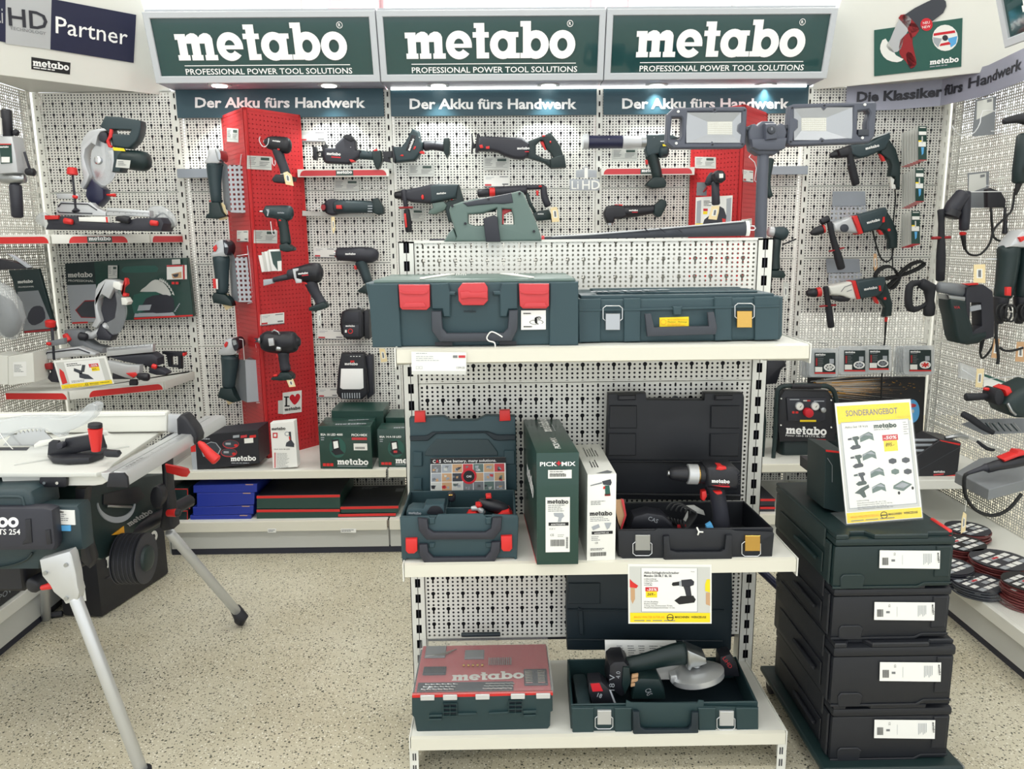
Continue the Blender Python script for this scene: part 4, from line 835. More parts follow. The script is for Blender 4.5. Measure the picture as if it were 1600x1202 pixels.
part(t, 'chuck', T_(z, [(95,615,28),(150,612,38)], 'black')); part(t, 'gear_housing', P_(z, [(150,575),(240,560),(360,535),(385,525),(440,525),(440,680),(380,685),(240,675),(190,660),(150,645)], -.035,.035, 'darkgrey', .016,3)); part(t, 'motor_housing', P_(z, [(385,540),(450,525),(625,528),(600,640),(520,655),(390,680)], -.038,.038, 'green', .012,3)); part(t, 'rear_handle', P_(z, [(560,530),(628,525),(665,650),(690,800),(600,845),(540,840),(500,690),(540,660),(600,650)], -.022,.022, 'dgreen', .008,2)); part(t, 'dust_motor', P_(z, [(400,680),(500,665),(530,700),(510,740),(430,775),(370,770),(385,735),(410,720)], -.03,.03, 'sage', .01,2)); part(t, 'trigger', P_(z, [(555,640),(600,665),(600,690),(565,692)], -.01,.012, 'red', .002)); part(t, 'lettering', logo(z, 445,612,78,4, d=.04)); part(t, 'selector_knob', P_(z, [(316,628),(326,612),(338,618),(340,645),(330,656),(320,645)], .034,.045, 'red', .003))
q = MB(); q.tube(z, [(172,575,20),(178,640,18),(190,715,20)], 'darkgrey', d=.03); q.tube(z, [(196,740,24),(205,830,30),(212,915,27)], 'rubber', d=.03, sm=2); part(t, 'side_handle', q); part(t, 'depth_ring', T_(z, [(135,722,9),(245,718,9)], 'darkred', d=.03, kd=3)); part(t, 'red_grip_inlay', P_(z, [(178,770),(195,770),(205,880),(192,885)], .05,.062, 'red', .002))
hooks(bays[1], z, [(240,560),(460,530)])
t = TH('rotary_hammer', 'slim cordless hammer drill with red chuck ring, partly behind the hedge trimmer', 'drill', w7(3.80), 1300,640)
zz = w7(3.80)
part(t, 'chuck', T_(zz, [(790,600,34),(870,592,36)], 'black')); part(t, 'red_ring', T_(zz, [(880,588,38),(925,588,36)], 'red', cap=.05)); part(t, 'barrel', T_(zz, [(935,585,42),(1000,582,42),(1180,570,40)], 'darkgrey')); part(t, 'top_strut', T_(zz, [(1180,550,20),(1330,545,20)], 'darkgrey')); part(t, 'handle', T_(zz, [(1330,545,26),(1335,620,30),(1365,700,30)], 'darkgrey', sm=2)); part(t, 'lower_strut', T_(zz, [(1190,600,16),(1215,680,15),(1260,760,15)], 'dgreen')); part(t, 'battery_foot', P_(zz, [(1240,765),(1290,745),(1370,735),(1400,790),(1380,820),(1270,830)], -.03,.03, 'dgreen', .006)); part(t, 'trigger', P_(zz, [(1265,575),(1290,575),(1285,620),(1270,615)], -.008,.01, 'red', .002)); part(t, 'lettering', logo(zz, 1278,776,50,0, d=.032)); part(t, 'side_button', T_(zz, [(1290,542,7),(1310,542,7)], 'red', d=.02))
hooks(bays[1], zz, [(1000,540),(1200,540)])
tagpaper(w7(3.73), [(1385,715),(1440,712),(1450,740),(1462,835),(1400,838)], 'buff tag under the slim hammer drill', [(1405,720),(1360,725),(1335,735)])
zm_ = Zm(PY(3.78), 800,300,4)
t = TH('multitool', 'cordless oscillating multitool with black body, right part of the wall above the stand', 'multitool', zm_, 700,140)
part(t, 'head', P_(zm_, [(570,130),(590,90),(640,82),(700,90),(720,150),(680,172),(640,168),(632,195),(590,195),(575,160)], -.03,.03, 'black', .012,3)); part(t, 'blade_mount', T_(zm_, [(612,190,20),(612,208,20)], 'steel', cap=0)); part(t, 'body', T_(zm_, [(700,125,40),(780,120,36),(860,112,28),(890,108,28)], 'black', sm=2)); part(t, 'battery_foot', P_(zm_, [(885,85),(930,45),(958,58),(962,85),(925,155),(905,160),(880,135)], -.03,.03, 'dgreen', .006)); part(t, 'switch', P_(zm_, [(640,78),(690,78),(688,90),(645,90)], -.012,.012, 'red', .002)); part(t, 'lettering', logo(zm_, 722,122,54,0, d=.042, red=True))
hooks(bays[2], zm_, [(660,85),(800,90)])
# price cards on the white wall
for (x0, y0, x1, y1, st, lb) in ((265,820,435,885, 'w', 'white price card above the compact sabre saw'),(955,1030,1112,1105, 'buff', 'buff card under the first sabre saw of the middle wall'),(1420,985,1580,1062, 'buff', 'buff card under the large sabre saw'),(1422,1095,1585,1170, 'w', 'white price card above the slim hammer drill'),(487,1125,645,1198, 'buff', 'buff card under the left red-striped ledge')):
    card(wz2(YB-.008), x0, y0, x1, y1, lb, st)
for (x0, y0, x1, y1, st, lb) in ((362,345,495,410, 'w', 'white price card left of the heat gun'),(382,858,548,920, 'w', 'white price card left of the site speaker'),(905,105,1052,180, 'buff', 'buff card behind the side handle of the rotary hammer')):
    card(wz6(YB-.008), x0, y0, x1, y1, lb, st, skew=4)
card(Zm(PY(YB-.008), 400,600,4), 388,28,512,85, 'white price card left of the work lamp', 'w'); card(Zm(PY(YB-.008), 800,0,4), 625,930,785,1005, 'buff card behind the press tool barrel'); card(Zm(PY(YB-.07), 800,0,4), 1145,980,1275,1052, 'buff card on the right red column under the work light head', thick=.001) if False else None
card(Zm(Sub(cvRf), 800,0,4), 1145,980,1275,1052, 'buff card on the right red column under the work light head', thick=.002, skew=3); card(Zm(Sub(cvRs), 800,0,4), 1440,1060,1505,1135, 'white card on the right flank of the right red column', 'w', skew=8, thick=.002); card(Zm(Sub(cvRs), 1020,150,5.225), 718,1010,805,1080, 'white card low on the right flank of the right red column', 'w', skew=-10, thick=.002)
tagpaper(wz6(3.74), [(470,155),(492,155),(496,230),(485,265),(474,225)], 'narrow tag hanging under the die grinder')
tagpaper(Zm(PY(3.74), 400,300,4), [(770,978),(805,980),(822,1060),(782,1066)], 'buff tag hanging below the large green case, over the wall')
# ================================================================ things on the display stand
class Quad:
    """flat printed sheet between four corners of the room; u 0..W, v 0..H (v up)"""
    def __init__(s, tl, tr, br, bl, W=100., H=100.):
        s.c = [V(tl), V(tr), V(br), V(bl)]; s.W = W; s.H = H; s.up = 1; s.n = (s.c[2]-s.c[3]).cross(s.c[0]-s.c[3]).normalized()
    def p(s, u, v, d=0):
        a, b = u/s.W, v/s.H; return (s.c[3].lerp(s.c[2], a)).lerp(s.c[0].lerp(s.c[1], a), b)+s.n*d
    def sc(s, a, b): return (s.c[2]-s.c[3]).length/s.W
def quadY(pts, Y, W=100., H=100.): c = PY(Y); return Quad(*[c.p(*p) for p in pts], W, H)
def hexa(bot, zb, zt, k, bev=.003):
    cv = Can((0,0, zb),(1,0,0),(0,1,0)); return P_(cv, [(p.x, p.y) for p in bot], 0, zt-zb, k, bev, 2)
def walls(bot, z0, z1, th, k, floor_k=None):
    """open tray: floor plus four walls with real thickness"""
    q = MB(); cv = Can((0,0, z0),(1,0,0),(0,1,0)); c = sum((p for p in bot), V((0,0,0)))/len(bot)
    pts = [(p.x, p.y) for p in bot]; inn = []
    for p in bot: d = V((c.x-p.x, c.y-p.y)); inn.append((p.x+math.copysign(th, d.x), p.y+math.copysign(th, d.y)))
    q.prism(cv, pts, 0, z1-z0, k, .002,1, holes=[inn]); q.prism(cv, inn, .0,.006, floor_k or k); return q
def face2(a, b, z0, z1):
    """metric canvas on the vertical face between floor points a and b"""
    return Can((a.x, a.y, z0),(b.x-a.x, b.y-a.y, 0),(0,0,1)),(V((b.x, b.y))-V((a.x, a.y))).length, z1-z0
# ---- large case
c7 = Zm(PY(1.897), 570,420,4.571); ZC = 1.152
t = TH('tool_case', 'large slate green case with three red latches on top shelf of display stand', 'tool case', c7,780,560)
q = P_(c7, [(0,105),(1526,92),(1526,545),(55,562),(38,300)], -.30,-.004, 'case', .006,3); part(t, 'body', q)
q = MB(); q.prism(c7, [(30,110),(240,108),(262,560),(58,562),(30,180)], -.004,.004, 'case', .002,1); part(t, 'corner_rib', q); q = MB(); q.prism(c7, [(1322,98),(1524,94),(1524,545),(1318,548)], -.004,.004, 'case', .002,1); part(t, 'corner_rib', q)
part(t, 'lid', P_(c7, [(468,104),(598,100),(612,160),(650,165),(655,192),(615,192),(612,345),(560,345),(552,290),(478,290),(470,180)], -.004,.006, 'case', .003,1))
part(t, 'lid', P_(c7, [(978,100),(1095,98),(1095,290),(1030,292),(1018,345),(965,345),(960,190),(915,190),(915,160),(962,158)], -.004,.006, 'case', .003,1))
zt_ = onY(577,443,1.897).z; q = MB(); cc = Can((0,0, zt_-.004),(1,0,0),(0,1,0)); A_ = onY(577,443,1.897)
xs = lambda px: onY(px, 443,1.897).x
q.prism(cc, [(xs(583), 1.905),(xs(900), 1.905),(xs(900), 2.19),(xs(583), 2.19)], 0,.012, 'sage', .006,2); part(t, 'lid_top', q)
q = MB()
for a, b in ((655,690),(800,835)): q.prism(cc, [(xs(a), 1.91),(xs(a)+.012,1.91),(xs(b)+.02,2.12),(xs(b)-.01,2.12)] if a < 700 else [(xs(b)-.012,1.91),(xs(b), 1.91),(xs(a), 2.12),(xs(a)-.03,2.12)], .012,.016, 'white', .001,1)
for a in (705,795): 
    for i in range(5): q.box((xs(a)+i*.006,2.1, zt_+.006),(xs(a)+i*.006+.003,2.11, zt_+.012), 'white')
part(t, 'lid_stripe', q, kind='stuff')
for pts in ([(245,112),(466,112),(468,270),(445,292),(272,290),(255,272)], [(1100,105),(1314,105),(1314,262),(1292,282),(1128,282),(1106,262)]):
    l = part(t, 'latch', P_(c7, pts, .0,.014, 'rosered', .003,2)); x0 = pts[0][0]
    e = MB(); e.prism(c7, [(x0+8,150),(x0+40,165),(x0+185,165),(x0+212,148),(x0+208,170),(x0+175,182),(x0+50,182),(x0+10,168)], .013,.017, 'rosered', .001); e.prism(c7, [(x0+48,240),(x0+180,238),(x0+200,270),(x0+30,272)], .013,.016, 'rosered', .001); part(l, 'ridge', e)
l = part(t, 'latch', P_(c7, [(700,100),(855,98),(878,130),(880,225),(850,258),(698,258),(672,225),(668,140)], .0,.016, 'rosered', .003,2)); e = MB(); e.prism(c7, [(680,160),(740,155),(755,165),(812,165),(875,158),(878,210),(820,205),(750,205),(690,212)], .015,.021, 'rosered', .002); part(l, 'ridge', e)
hp = [(478,300),(550,300),(560,420),(590,455),(990,452),(1020,420),(1030,295),(1092,290),(1090,430),(1050,512),(540,518),(482,440)]
part(t, 'handle', P_(c7, hp, .002,.018, 'dgrey', .005,2)); q = MB(); q.rect(c7,502,522,626,548, 'black', .0048); q.rect(c7,962,516,1083,542, 'black', .0048); part(t, 'slot', q)
l = part(t, 'label_plate', P_(c7, [(1116,298),(1292,296),(1292,432),(1116,435)], -.003,.0055, 'paper')); q = MB(); q.lines(c7,1132,322,65,12,1,8, 'ink', .007); q.lines(c7,1134,416,60,10,1,8, 'ink', .007)
for pl in ringp(1240,368,28,28,22,22,90,300,10)+ringp(1225,380,50,18,46,15,90,400,14)+ringp(1246,350,14,10,9,6,0,360,8): q.poly(c7, pl, 'ink', .007)
q.poly(c7, [(1212,350),(1228,340),(1232,385),(1216,388)], 'ink', .007); part(l, 'print', q)
q = MB(); q.logo(c7,705,312,90, 'casedark', -.003); part(t, 'embossed_logo', q)
solo('cable_tie', T_(Zm(PY(1.872), 570,420,4.571), catmull([(982,488,5),(940,462,5),(900,452,5),(872,490,5),(885,515,5),(925,528,5),(932,560,5)], 4, False), 'white', seg=8), 'white cord loop hooked on the handle of the large case', 'cord', c7.p(900,560))
c7s = Zm(PY(1.853), 570,420,4.571)
t = TH('price_card', 'largest white price card, clipped to the top shelf lip of the display stand', 'price card', c7s, 530,680)
part(t, 'card', P_(c7s, [(333,592),(725,597),(724,757),(335,752)], 0,.002, 'white')); q = MB(); q.rect(c7s, 335,730,724,755, 'greypaper', .0025); q.lines(c7s, 366,606,140,10,1,5, 'lgrey', .003); q.lines(c7s, 366,628,190,14,3,4, 'lgrey', .003); q.rect(c7s, 630,618,662,636, 'printgrey', .003); q.rect(c7s, 670,618,718,636, 'rosered', .003); q.text(c7s, '1399.00', 655,714,16, 'printgrey', .003, fit=60)
for x_ in (366,392):
    for a, b, c_, d_ in ((0,0,20,2),(0,18,20,20),(0,0,2,20),(18,0,20,20)): q.rect(c7s, x_+a, 696+b, x_+c_, 696+d_, 'lgrey', .003)
part(t, 'print', q)
# ---- long flat case
c8 = Zm(PY(1.93), 800,300,4)
t = TH('tool_case', 'long low slate green case with steel latches beside the red-latched case', 'tool case', c8,1000,930)
part(t, 'body', P_(c8, [(412,672),(1700,655),(1695,900),(1680,925),(1000,940),(412,942)], -.24,-.002, 'case', .008,3))
for a, b in ((412,556),(695,805),(1262,1375),(1512,1668)): q = MB(); part(t, 'front_rib', q.prism(c8, [(a, 668-(a-412)*.013),(b, 668-(b-412)*.013),(b-4,938-(b-412)*.012),(a+4,940-(a-412)*.012)], -.002,.004, 'case', .002,1))
q = MB(); q.prism(c8, [(415,732),(805,728),(1255,716),(1668,708),(1668,720),(1255,730),(805,742),(415,746)], -.001,.006, 'case', .001,1); part(t, 'seam_bead', q)
zt_ = onY(905,467,1.93).z; q = MB(); q.box((onY(908,467,1.93).x, 1.94, zt_-.004),(onY(1212,467,1.93).x, 2.16, zt_+.008), 'case', .005,2)
for i in range(3): q.box((onY(935,467,1.93).x, 1.96+i*.07, zt_+.008),(onY(1190,467,1.93).x, 1.99+i*.07, zt_+.013), 'case', .002)
part(t, 'lid_top', q)
q = MB(); q.logo(Can((onY(925,467,1.93).x, 1.958, zt_+.0135),(1,0,0),(0,1,0)), 0,0,.2, 'lgrey', .001); part(t, 'lettering', q)
def hasp(cv, x0, y0, x1, y1, loop, k='steel', d=.008):
    l = MB(); l.prism(cv, [(x0, y0),(x1, y0),(x1, y1),(x0, y1)], d-.004, d+.004, k, .001,1); o = part(t, 'latch_plate', l)
    x, y, xx, yy = loop; r = .0011/cv.sc(x, y); rr = .15*(xx-x)
    part(t, 'latch_wire', T_(cv, [(a, b, r) for a, b in [(x+rr, y),(xx-rr, y),(xx, y+rr*.8),(xx, yy-rr*.8),(xx-rr, yy),(x+rr, yy),(x, yy-rr*.8),(x, y+rr*.8),(x+rr, y)]], 'wire', seg=6, d=d+.002)); return o
hasp(c8,580,758,672,860, (566,710,686,805)); hasp(c8,1398,742,1492,845, (1386,695,1506,792), 'brass')
part(t, 'handle', P_(c8, [(820,758),(860,756),(880,840),(1215,832),(1208,748),(1250,746),(1270,842),(1260,885),(835,898)], .01,.022, 'dgrey', .004,2)); part(t, 'hinge_lug', P_(c8, [(1000,715),(1058,714),(1052,768),(1006,768)], .0,.01, 'case', .002,1))
l = part(t, 'dealer_sticker', P_(c8, [(922,786),(1104,780),(1104,840),(922,845)], -.002,.0015, 'yellow')); q = MB(); [q.poly(c8, p_, 'orange', .003) for p_ in ringp(945,812,19,17,16,14)]; q.text(c8, 'MAGU WALTER SUTER AG', 972,802,8, 'orange', .003, fit=125, bold=.01); q.text(c8, 'Maschinen · Werkzeuge', 972,815,7, 'ink', .003, fit=120); q.lines(c8,970,826,130,9,2,4, 'orange', .003); part(l, 'print', q)
# ---- hedge trimmer lying on the top edge
c0 = Zm(PY(2.235), 600,190,5.333)
t = TH('hedge_trimmer', 'slate green cordless long-bar saw lying across the top edge of the display stand', 'garden tool', c0,900,1000)
bo = [(560,705),(650,672),(780,645),(900,632),(1020,608),(1130,582),(1160,600),(1200,690),(1250,800),(1300,940),(1310,995),(590,1000),(610,960),(590,890),(560,800),(548,740)]
part(t, 'main_body', P_(c0, bo, -.03,.03, 'sage', .012,3, holes=[[(705,775),(830,768),(940,725),(945,860),(760,870),(705,850)], [(985,730),(1060,735),(1075,790),(1080,858),(985,858)]]))
part(t, 'dark_shell', P_(c0, [(660,680),(800,652),(1060,600),(1075,680),(1000,692),(920,690),(800,700),(700,712)], .024,.034, 'dgrey', .004)); part(t, 'handle_grip', T_(c0, [(680,745,32),(800,732,34),(920,722,30)], 'green', kd=1., sm=2)); part(t, 'trigger', P_(c0, [(942,742),(1065,716),(1068,745),(1000,775),(998,860),(960,855),(945,800)], -.01,.014, 'rosered', .004)); part(t, 'belt_strap', P_(c0, [(830,812),(920,782),(945,800),(972,1003),(852,1003),(835,870)], .028,.045, 'darkgrey', .003)); part(t, 'front_cone', P_(c0, [(500,1002),(540,930),(580,885),(612,965),(600,1002)], -.026,.026, 'sage', .008)); part(t, 'dark_tail', P_(c0, [(378,1002),(380,978),(500,975),(530,985),(510,1002)], -.01,.01, 'darkgrey', .003)); part(t, 'red_ring', T_(c0, [(1312,972,22),(1335,972,22)], 'rosered', cap=.05))
q = MB()
for a, b in ((574,708),(873,652),(1127,605),(682,852),(1246,916)): q.disc(c0, a, b, 11,.03,.036, 'black', 12)
part(t, 'screw', q, kind='stuff')
q = MB(); q.tube(c0, [(1340,975,15),(1700,960,20)], 'dgrey', kd=.7); q.tube(c0, [(1700,957,22),(2050,940,34),(2500,918,48),(2990,892,62),(3010,892,62)], 'dgrey', kd=.6); part(t, 'bar_cover', q); part(t, 'cover_edge', T_(c0, [(1400,958,6),(1700,942,7),(2050,915,7),(2500,876,7),(2990,832,7)], 'silverplastic', d=.01)); part(t, 'end_cap', T_(c0, [(3012,892,64),(3040,890,64)], 'white', kd=.6, cap=.1)); part(t, 'small_loop', T_(c0, [(a, b, 5) for a, b in [(3048,870),(3085,872),(3095,890),(3085,905),(3050,905)]], 'wire', seg=6))
q = MB()
for x_ in (2160,2290,2430): q.prism(c0, [(x_-12,890),(x_-2,890),(x_+45,925),(x_+35,925)], .02,.03, 'darkgrey')
part(t, 'cover_slot', q, kind='stuff')
# ---- folding work light on a tripod behind the stand
c3_ = Zm(PY(2.46), 1020,150,5.225)
t = TH('tripod_work_light', 'twin-head grey folding work light on a tripod pole behind the display stand', 'work light', c3_, 900,1150)
part(t, 'pole', MB().limb([c3_.p(902,440), c3_.p(892,700), c3_.p(878,1190), V((c3_.p(870,1190).x, 2.46,.25))], [.0175,.0172,.018,.018], 'lampgrey'))
part(t, 'hub_body', P_(c3_, [(768,300),(790,240),(820,232),(840,250),(880,212),(970,212),(1000,250),(1030,228),(1060,240),(1080,300),(1062,370),(1045,440),(980,485),(850,485),(790,445),(775,375)], -.03,.02, 'lampgrey', .01,3)); part(t, 'hub_yoke', P_(c3_, [(775,360),(1070,350),(1050,440),(1000,455),(835,455),(785,430)], .0,.035, 'lampgrey', .008,2)); part(t, 'hub_centre', P_(c3_, [(880,240),(975,238),(978,365),(885,375)], .01,.045, 'lampgrey', .008,2)); e = part(t, 'lock_knob', P_(c3_, [(925+34*math.cos(a/3), 295+34*math.sin(a/3)) for a in range(19)], .04,.052, 'dgrey', .004)); q = MB(); q.rect(c3_, 918,280,930,286, 'lgrey', .053); q.rect(c3_, 918,292,930,298, 'lgrey', .053); part(e, 'mark', q)
q = MB(); q.tube(c3_, [(750,270,22),(800,275,22)], 'dgrey'); q.tube(c3_, [(1060,262,22),(1110,255,22)], 'dgrey'); part(t, 'hinge_pins', q)
for a in (0,120,240):
    A = V((c3_.p(870,1190).x, 2.46,.36)); d = V((math.cos(math.radians(a-25)), math.sin(math.radians(a-25)), 0)); part(t, 'leg', MB().limb([A, A+d*.42-V((0,0,.35))], [.014,.012], 'navy' if a == 0 else 'darkgrey', (0,0,1)))
part(t, 'leg_joint', MB().limb([V((A.x, 2.46,.32)), V((A.x, 2.46,.40))], [.03,.03], 'darkgrey', (0,-1,0)))
def head(out, win, hole, label, bulbs):
    hd = part(t, 'lamp_head', P_(c3_, out, -.03,.0, 'lampgrey', .006,2, holes=[hole])); fr = part(t, 'lamp_frame', P_(c3_, out, .0,.014, 'lampgrey', .004,1, holes=[win, hole]))
    cx = sum(p[0] for p in win)/len(win); cy = sum(p[1] for p in win)/len(win); inn = [(cx-102, cy-52),(cx+102, cy-54),(cx+102, cy+54),(cx-102, cy+52)]
    q = MB(); bx = [min(p[0] for p in win), min(p[1] for p in win), max(p[0] for p in win), max(p[1] for p in win)]; out4 = [(bx[0]+4, bx[1]+6),(bx[2]-4, bx[1]+4),(bx[2]-4, bx[3]-4),(bx[0]+4, bx[3]-4)]
    q.add([c3_.p(a, b, .012) for a, b in out4]+[c3_.p(a, b, .001) for a, b in inn], [[0,1,5,4], [1,2,6,5], [2,3,7,6], [3,0,4,7]], 'reflector'); q.add([c3_.p(a, b, .001) for a, b in inn], [[0,1,2,3]], 'led'); part(hd, 'reflector', q, smooth=False)
    q = MB()
    for i in range(12):
        for j in range(6): q.disc(c3_, inn[0][0]+12+i*16.4, inn[0][1]+12+j*17,5,.001,.0028, 'yellow' if False else 'white', 6)
    part(hd, 'light_diodes', q, kind='stuff')
    part(hd, 'clear_window', P_(c3_, [(bx[0]+3, bx[1]+3),(bx[2]-3, bx[1]+3),(bx[2]-3, bx[3]-3),(bx[0]+3, bx[3]-3)], .0125,.0135, 'acrylic')); return hd
o1 = [(118,150),(165,102),(740,92),(760,110),(748,400),(725,428),(160,432),(105,385)]
h1 = head(o1, [(280,138),(470,135),(500,150),(520,135),(715,138),(712,215),(685,240),(680,290),(705,320),(700,385),(500,388),(475,372),(450,390),(262,388)], [(150,180),(225,178),(235,190),(232,330),(215,362),(140,355),(135,340)], 'left', 0)
z4 = lambda a, b: ((180+a/4)*5.225, (b/4-150)*5.225)   # region 4 of the photograph to this canvas
f4 = lambda pts: [z4(a, b) for a, b in pts]
h2 = head(f4([(130,665),(150,655),(660,640),(668,655),(655,850),(620,895),(130,915),(110,900)]), f4([(158,685),(320,680),(340,695),(360,678),(520,672),(510,865),(345,872),(325,862),(305,875),(150,882),(155,830),(180,800),(180,755),(155,740)]), f4([(552,700),(615,690),(628,710),(610,770),(612,850),(560,855),(545,840)]), 'right', 0)
for hd, cs in ((h1, [(495,118),(738,122),(720,398),(477,402)]),(h2, [z4(340,665), z4(140,680), z4(132,890), z4(327,886)])):
    q = MB(); [q.disc(c3_, a, b, 8,.013,.017, 'black', 10) for a, b in cs]; part(hd, 'screw', q, kind='stuff')
for hd, cs in ((h1, [(198,134),(182,392)]),(h2, [z4(590,660), z4(575,866)])):
    q = MB(); [q.disc(c3_, a, b, 11,.013,.018, 'white', 10) for a, b in cs]; part(hd, 'rivet', q)
part(h2, 'switch_block', P_(c3_, f4([(552,812),(620,812),(618,850),(552,852)]), -.01,.014, 'dgrey', .002))
# ---- open case on the middle shelf (left)
c1 = Zm(PY(1.89), 620,630,4.624); ZM = .6025
mbx = [onY(626,840,1.89).x, onY(807,840,1.89).x]; zt_ = onY(630,808,1.89).z
t = TH('tool_case', 'open slate green case with red latches, left on the middle shelf', 'tool case', c1,450,1140)
part(t, 'tray', walls([V((mbx[0], 1.895,0)), V((mbx[1], 1.895,0)), V((mbx[1], 2.10,0)), V((mbx[0], 2.10,0))], ZM, zt_, .006, 'case'))
part(t, 'front_shell', P_(c1, [(22,822),(150,815),(235,810),(250,835),(280,830),(300,800),(620,795),(650,825),(680,820),(690,800),(870,805),(880,830),(868,1125),(850,1128),(845,1112),(70,1118),(62,1140),(42,1142)], -.002,.006, 'case', .003,2))
for pts in ([(68,965),(152,962),(154,1050),(130,1070),(88,1070),(70,1050)], [(752,945),(832,942),(834,1035),(815,1054),(770,1054),(754,1035)]): part(t, 'latch', P_(c1, pts, .004,.018, 'red', .003,2))
part(t, 'handle', P_(c1, [(155,812),(225,820),(235,890),(270,915),(640,915),(680,890),(692,810),(760,808),(755,900),(700,968),(220,972),(165,905)], .006,.02, 'darkgrey', .005,2)); part(t, 'handle', P_(c1, [(165,1002),(225,1000),(235,1060),(270,1095),(640,1092),(675,1050),(685,985),(750,982),(745,1060),(705,1128),(205,1140),(165,1075)], .006,.02, 'darkgrey', .005,2))
q = MB()
for x_ in (232,640): q.prism(c1, [(x_, 820),(x_+48,818),(x_+44,866),(x_+4,868)], .004,.01, 'case', .002,1); q.prism(c1, [(x_, 1000),(x_+48,998),(x_+44,1036),(x_+4,1038)], .004,.01, 'case', .002,1)
part(t, 'front_lug', q, kind='stuff')
c1b = Zm(PY(2.12), 620,630,4.624)
part(t, 'lid', P_(c1b, [(92,108),(340,98),(385,128),(580,125),(640,92),(855,95),(862,260),(868,632),(90,642),(95,300)], -.03,.0, 'case', .005,2))
q = MB(); q.prism(c1b, [(95,235),(215,232),(262,205),(650,200),(728,225),(858,225),(858,262),(735,268),(700,262),(640,212),(285,218),(225,268),(98,270)], 0,.008, 'casedark', .002,1)
q.prism(c1b, [(118,350),(185,350),(185,455),(118,455)], 0,.006, 'case', .002,1); q.prism(c1b, [(118,540),(182,540),(182,628),(118,628)], 0,.006, 'case', .002,1); q.prism(c1b, [(775,338),(852,338),(852,440),(775,440)], 0,.006, 'case', .002,1); part(t, 'lid_ribs', q)
part(t, 'lid_recess', P_(c1b, [(205,350),(285,260),(660,258),(730,350),(730,378),(205,380)], 0,.004, 'green', .002,1))
for x_, y_ in ((130,58),(742,48)): part(t, 'upper_latch', P_(c1b, [(x_, y_),(x_+75, y_-2),(x_+80, y_+75),(x_, y_+78)], -.01,.01, 'red', .003,2)); 
cq = Quad(c1b.p(246,392,.01), c1b.p(785,384,.01), c1b.p(790,620,.016), c1b.p(248,632,.016), 100,44)
t2 = thing('leaflet', 'battery leaflet with many small photos in the lid of the open green case', 'leaflet', c1b.p(500,630)); part(t2, 'sheet', P_(cq, R4(0,0,100,44), -.001,0, 'paper')); q = MB(); q.rect(cq, 0,36.5,100,44, 'ink', .0004); q.text(cq, 'C', 3,38,4, 'letterwhite', .0008, bold=.02); q.text(cq, 'A', 7,38,4, 'logored', .0008, bold=.02); q.text(cq, 'S', 11.5,38,4, 'letterwhite', .0008, bold=.02); q.text(cq, 'One battery, many solutions.', 17.5,38.4,3.6, 'letterwhite', .0008, fit=70, bold=.01)
rr = random.Random(5); kk = ['tan', 'sage', 'lgrey', 'mgrey', 'greypaper', 'dgrey', 'lgrey', 'tan', 'mgrey', 'printgrey', 'rosered']
for i in range(7):
    for j in range(3):
        x_, y_ = 1+i*14,25-j*11.6; q.rect(cq, x_, y_, x_+13.2, y_+10.8, rr.choice(kk), .0004)
        for _ in range(3): a, b = x_+rr.uniform(0,8), y_+rr.uniform(0,6); q.poly(cq, [(a, b),(a+rr.uniform(2,5), b+rr.uniform(-1,2)),(a+rr.uniform(2,5), b+rr.uniform(2,4.5)),(a-.5, b+3)], rr.choice(kk), .0008)
[q.poly(cq, p_, 'logored', .0012) for p_ in ringp(51,20,10.2,10.2,7.5,7.5)]; q.oval(cq, 51,20,7.5,7.5, 'ink', .0012); q.text(cq, 'CAS', 51,18.6,2.6, 'letterwhite', .0016, align='c', bold=.02); part(t2, 'print', q)
# contents
q = MB(); zi = ZM+.006
for a, b, y0, y1, h in ((.0,.055,1.93,1.96,.09),(.1,.103,1.9,2.09,.1),(.2,.203,1.9,2.09,.1),(.1,.2,1.98,1.984,.1)): q.box((mbx[0]+.01+a, y0, zi),(mbx[0]+.01+b, y1, zi+h), 'case', .002)
part(t, 'divider', q)
t2 = thing('battery_charger', 'slate charger with small white lettering inside the open green case', 'charger', V((mbx[0]+.05,1.95, zi))); q = MB(); q.prism(Zm(PY(1.94), 620,630,4.624), [(72,820),(76,765),(110,742),(195,745),(210,718),(345,712),(352,820)], -.03,.02, 'case', .004); part(t2, 'case', q); q = MB(); q.logo(Zm(PY(1.92), 620,630,4.624), 85,802,92, 'lgrey', .001); part(t2, 'lettering', q); q = MB(); q.prism(Zm(PY(1.92), 620,630,4.624), catmull([(222,800),(232,765),(255,745),(300,745),(325,765),(330,800)], 3), -.002,.001, 'black'); part(t2, 'slot', q)
ct = Zm(PY(1.98), 620,630,4.624)
t2 = thing('cordless_tool', 'red and black cordless sander lying in the open green case', 'sander', ct.p(680,800)); part(t2, 'black_body', T_(ct, [(600,715,30),(680,740,48),(760,760,44),(800,790,32)], 'black', sm=2)); part(t2, 'red_base', P_(ct, [(720,800),(760,762),(810,755),(835,795),(830,820),(700,825)], -.02,.03, 'red', .005)); part(t2, 'red_nose', P_(ct, [(500,800),(520,770),(570,762),(600,790),(590,815),(505,815)], -.02,.03, 'red', .005)); part(t2, 'silver_cuff', T_(ct, [(545,745,18),(590,742,20),(625,775,20)], 'silverplastic', d=.02, sm=2)); part(t2, 'switch', P_(ct, [(642,658),(680,656),(686,680),(645,684)], -.01,.012, 'red', .003)); part(t2, 'red_shoulder', P_(ct, [(570,712),(605,704),(618,722),(585,735)], .0,.03, 'red', .003))
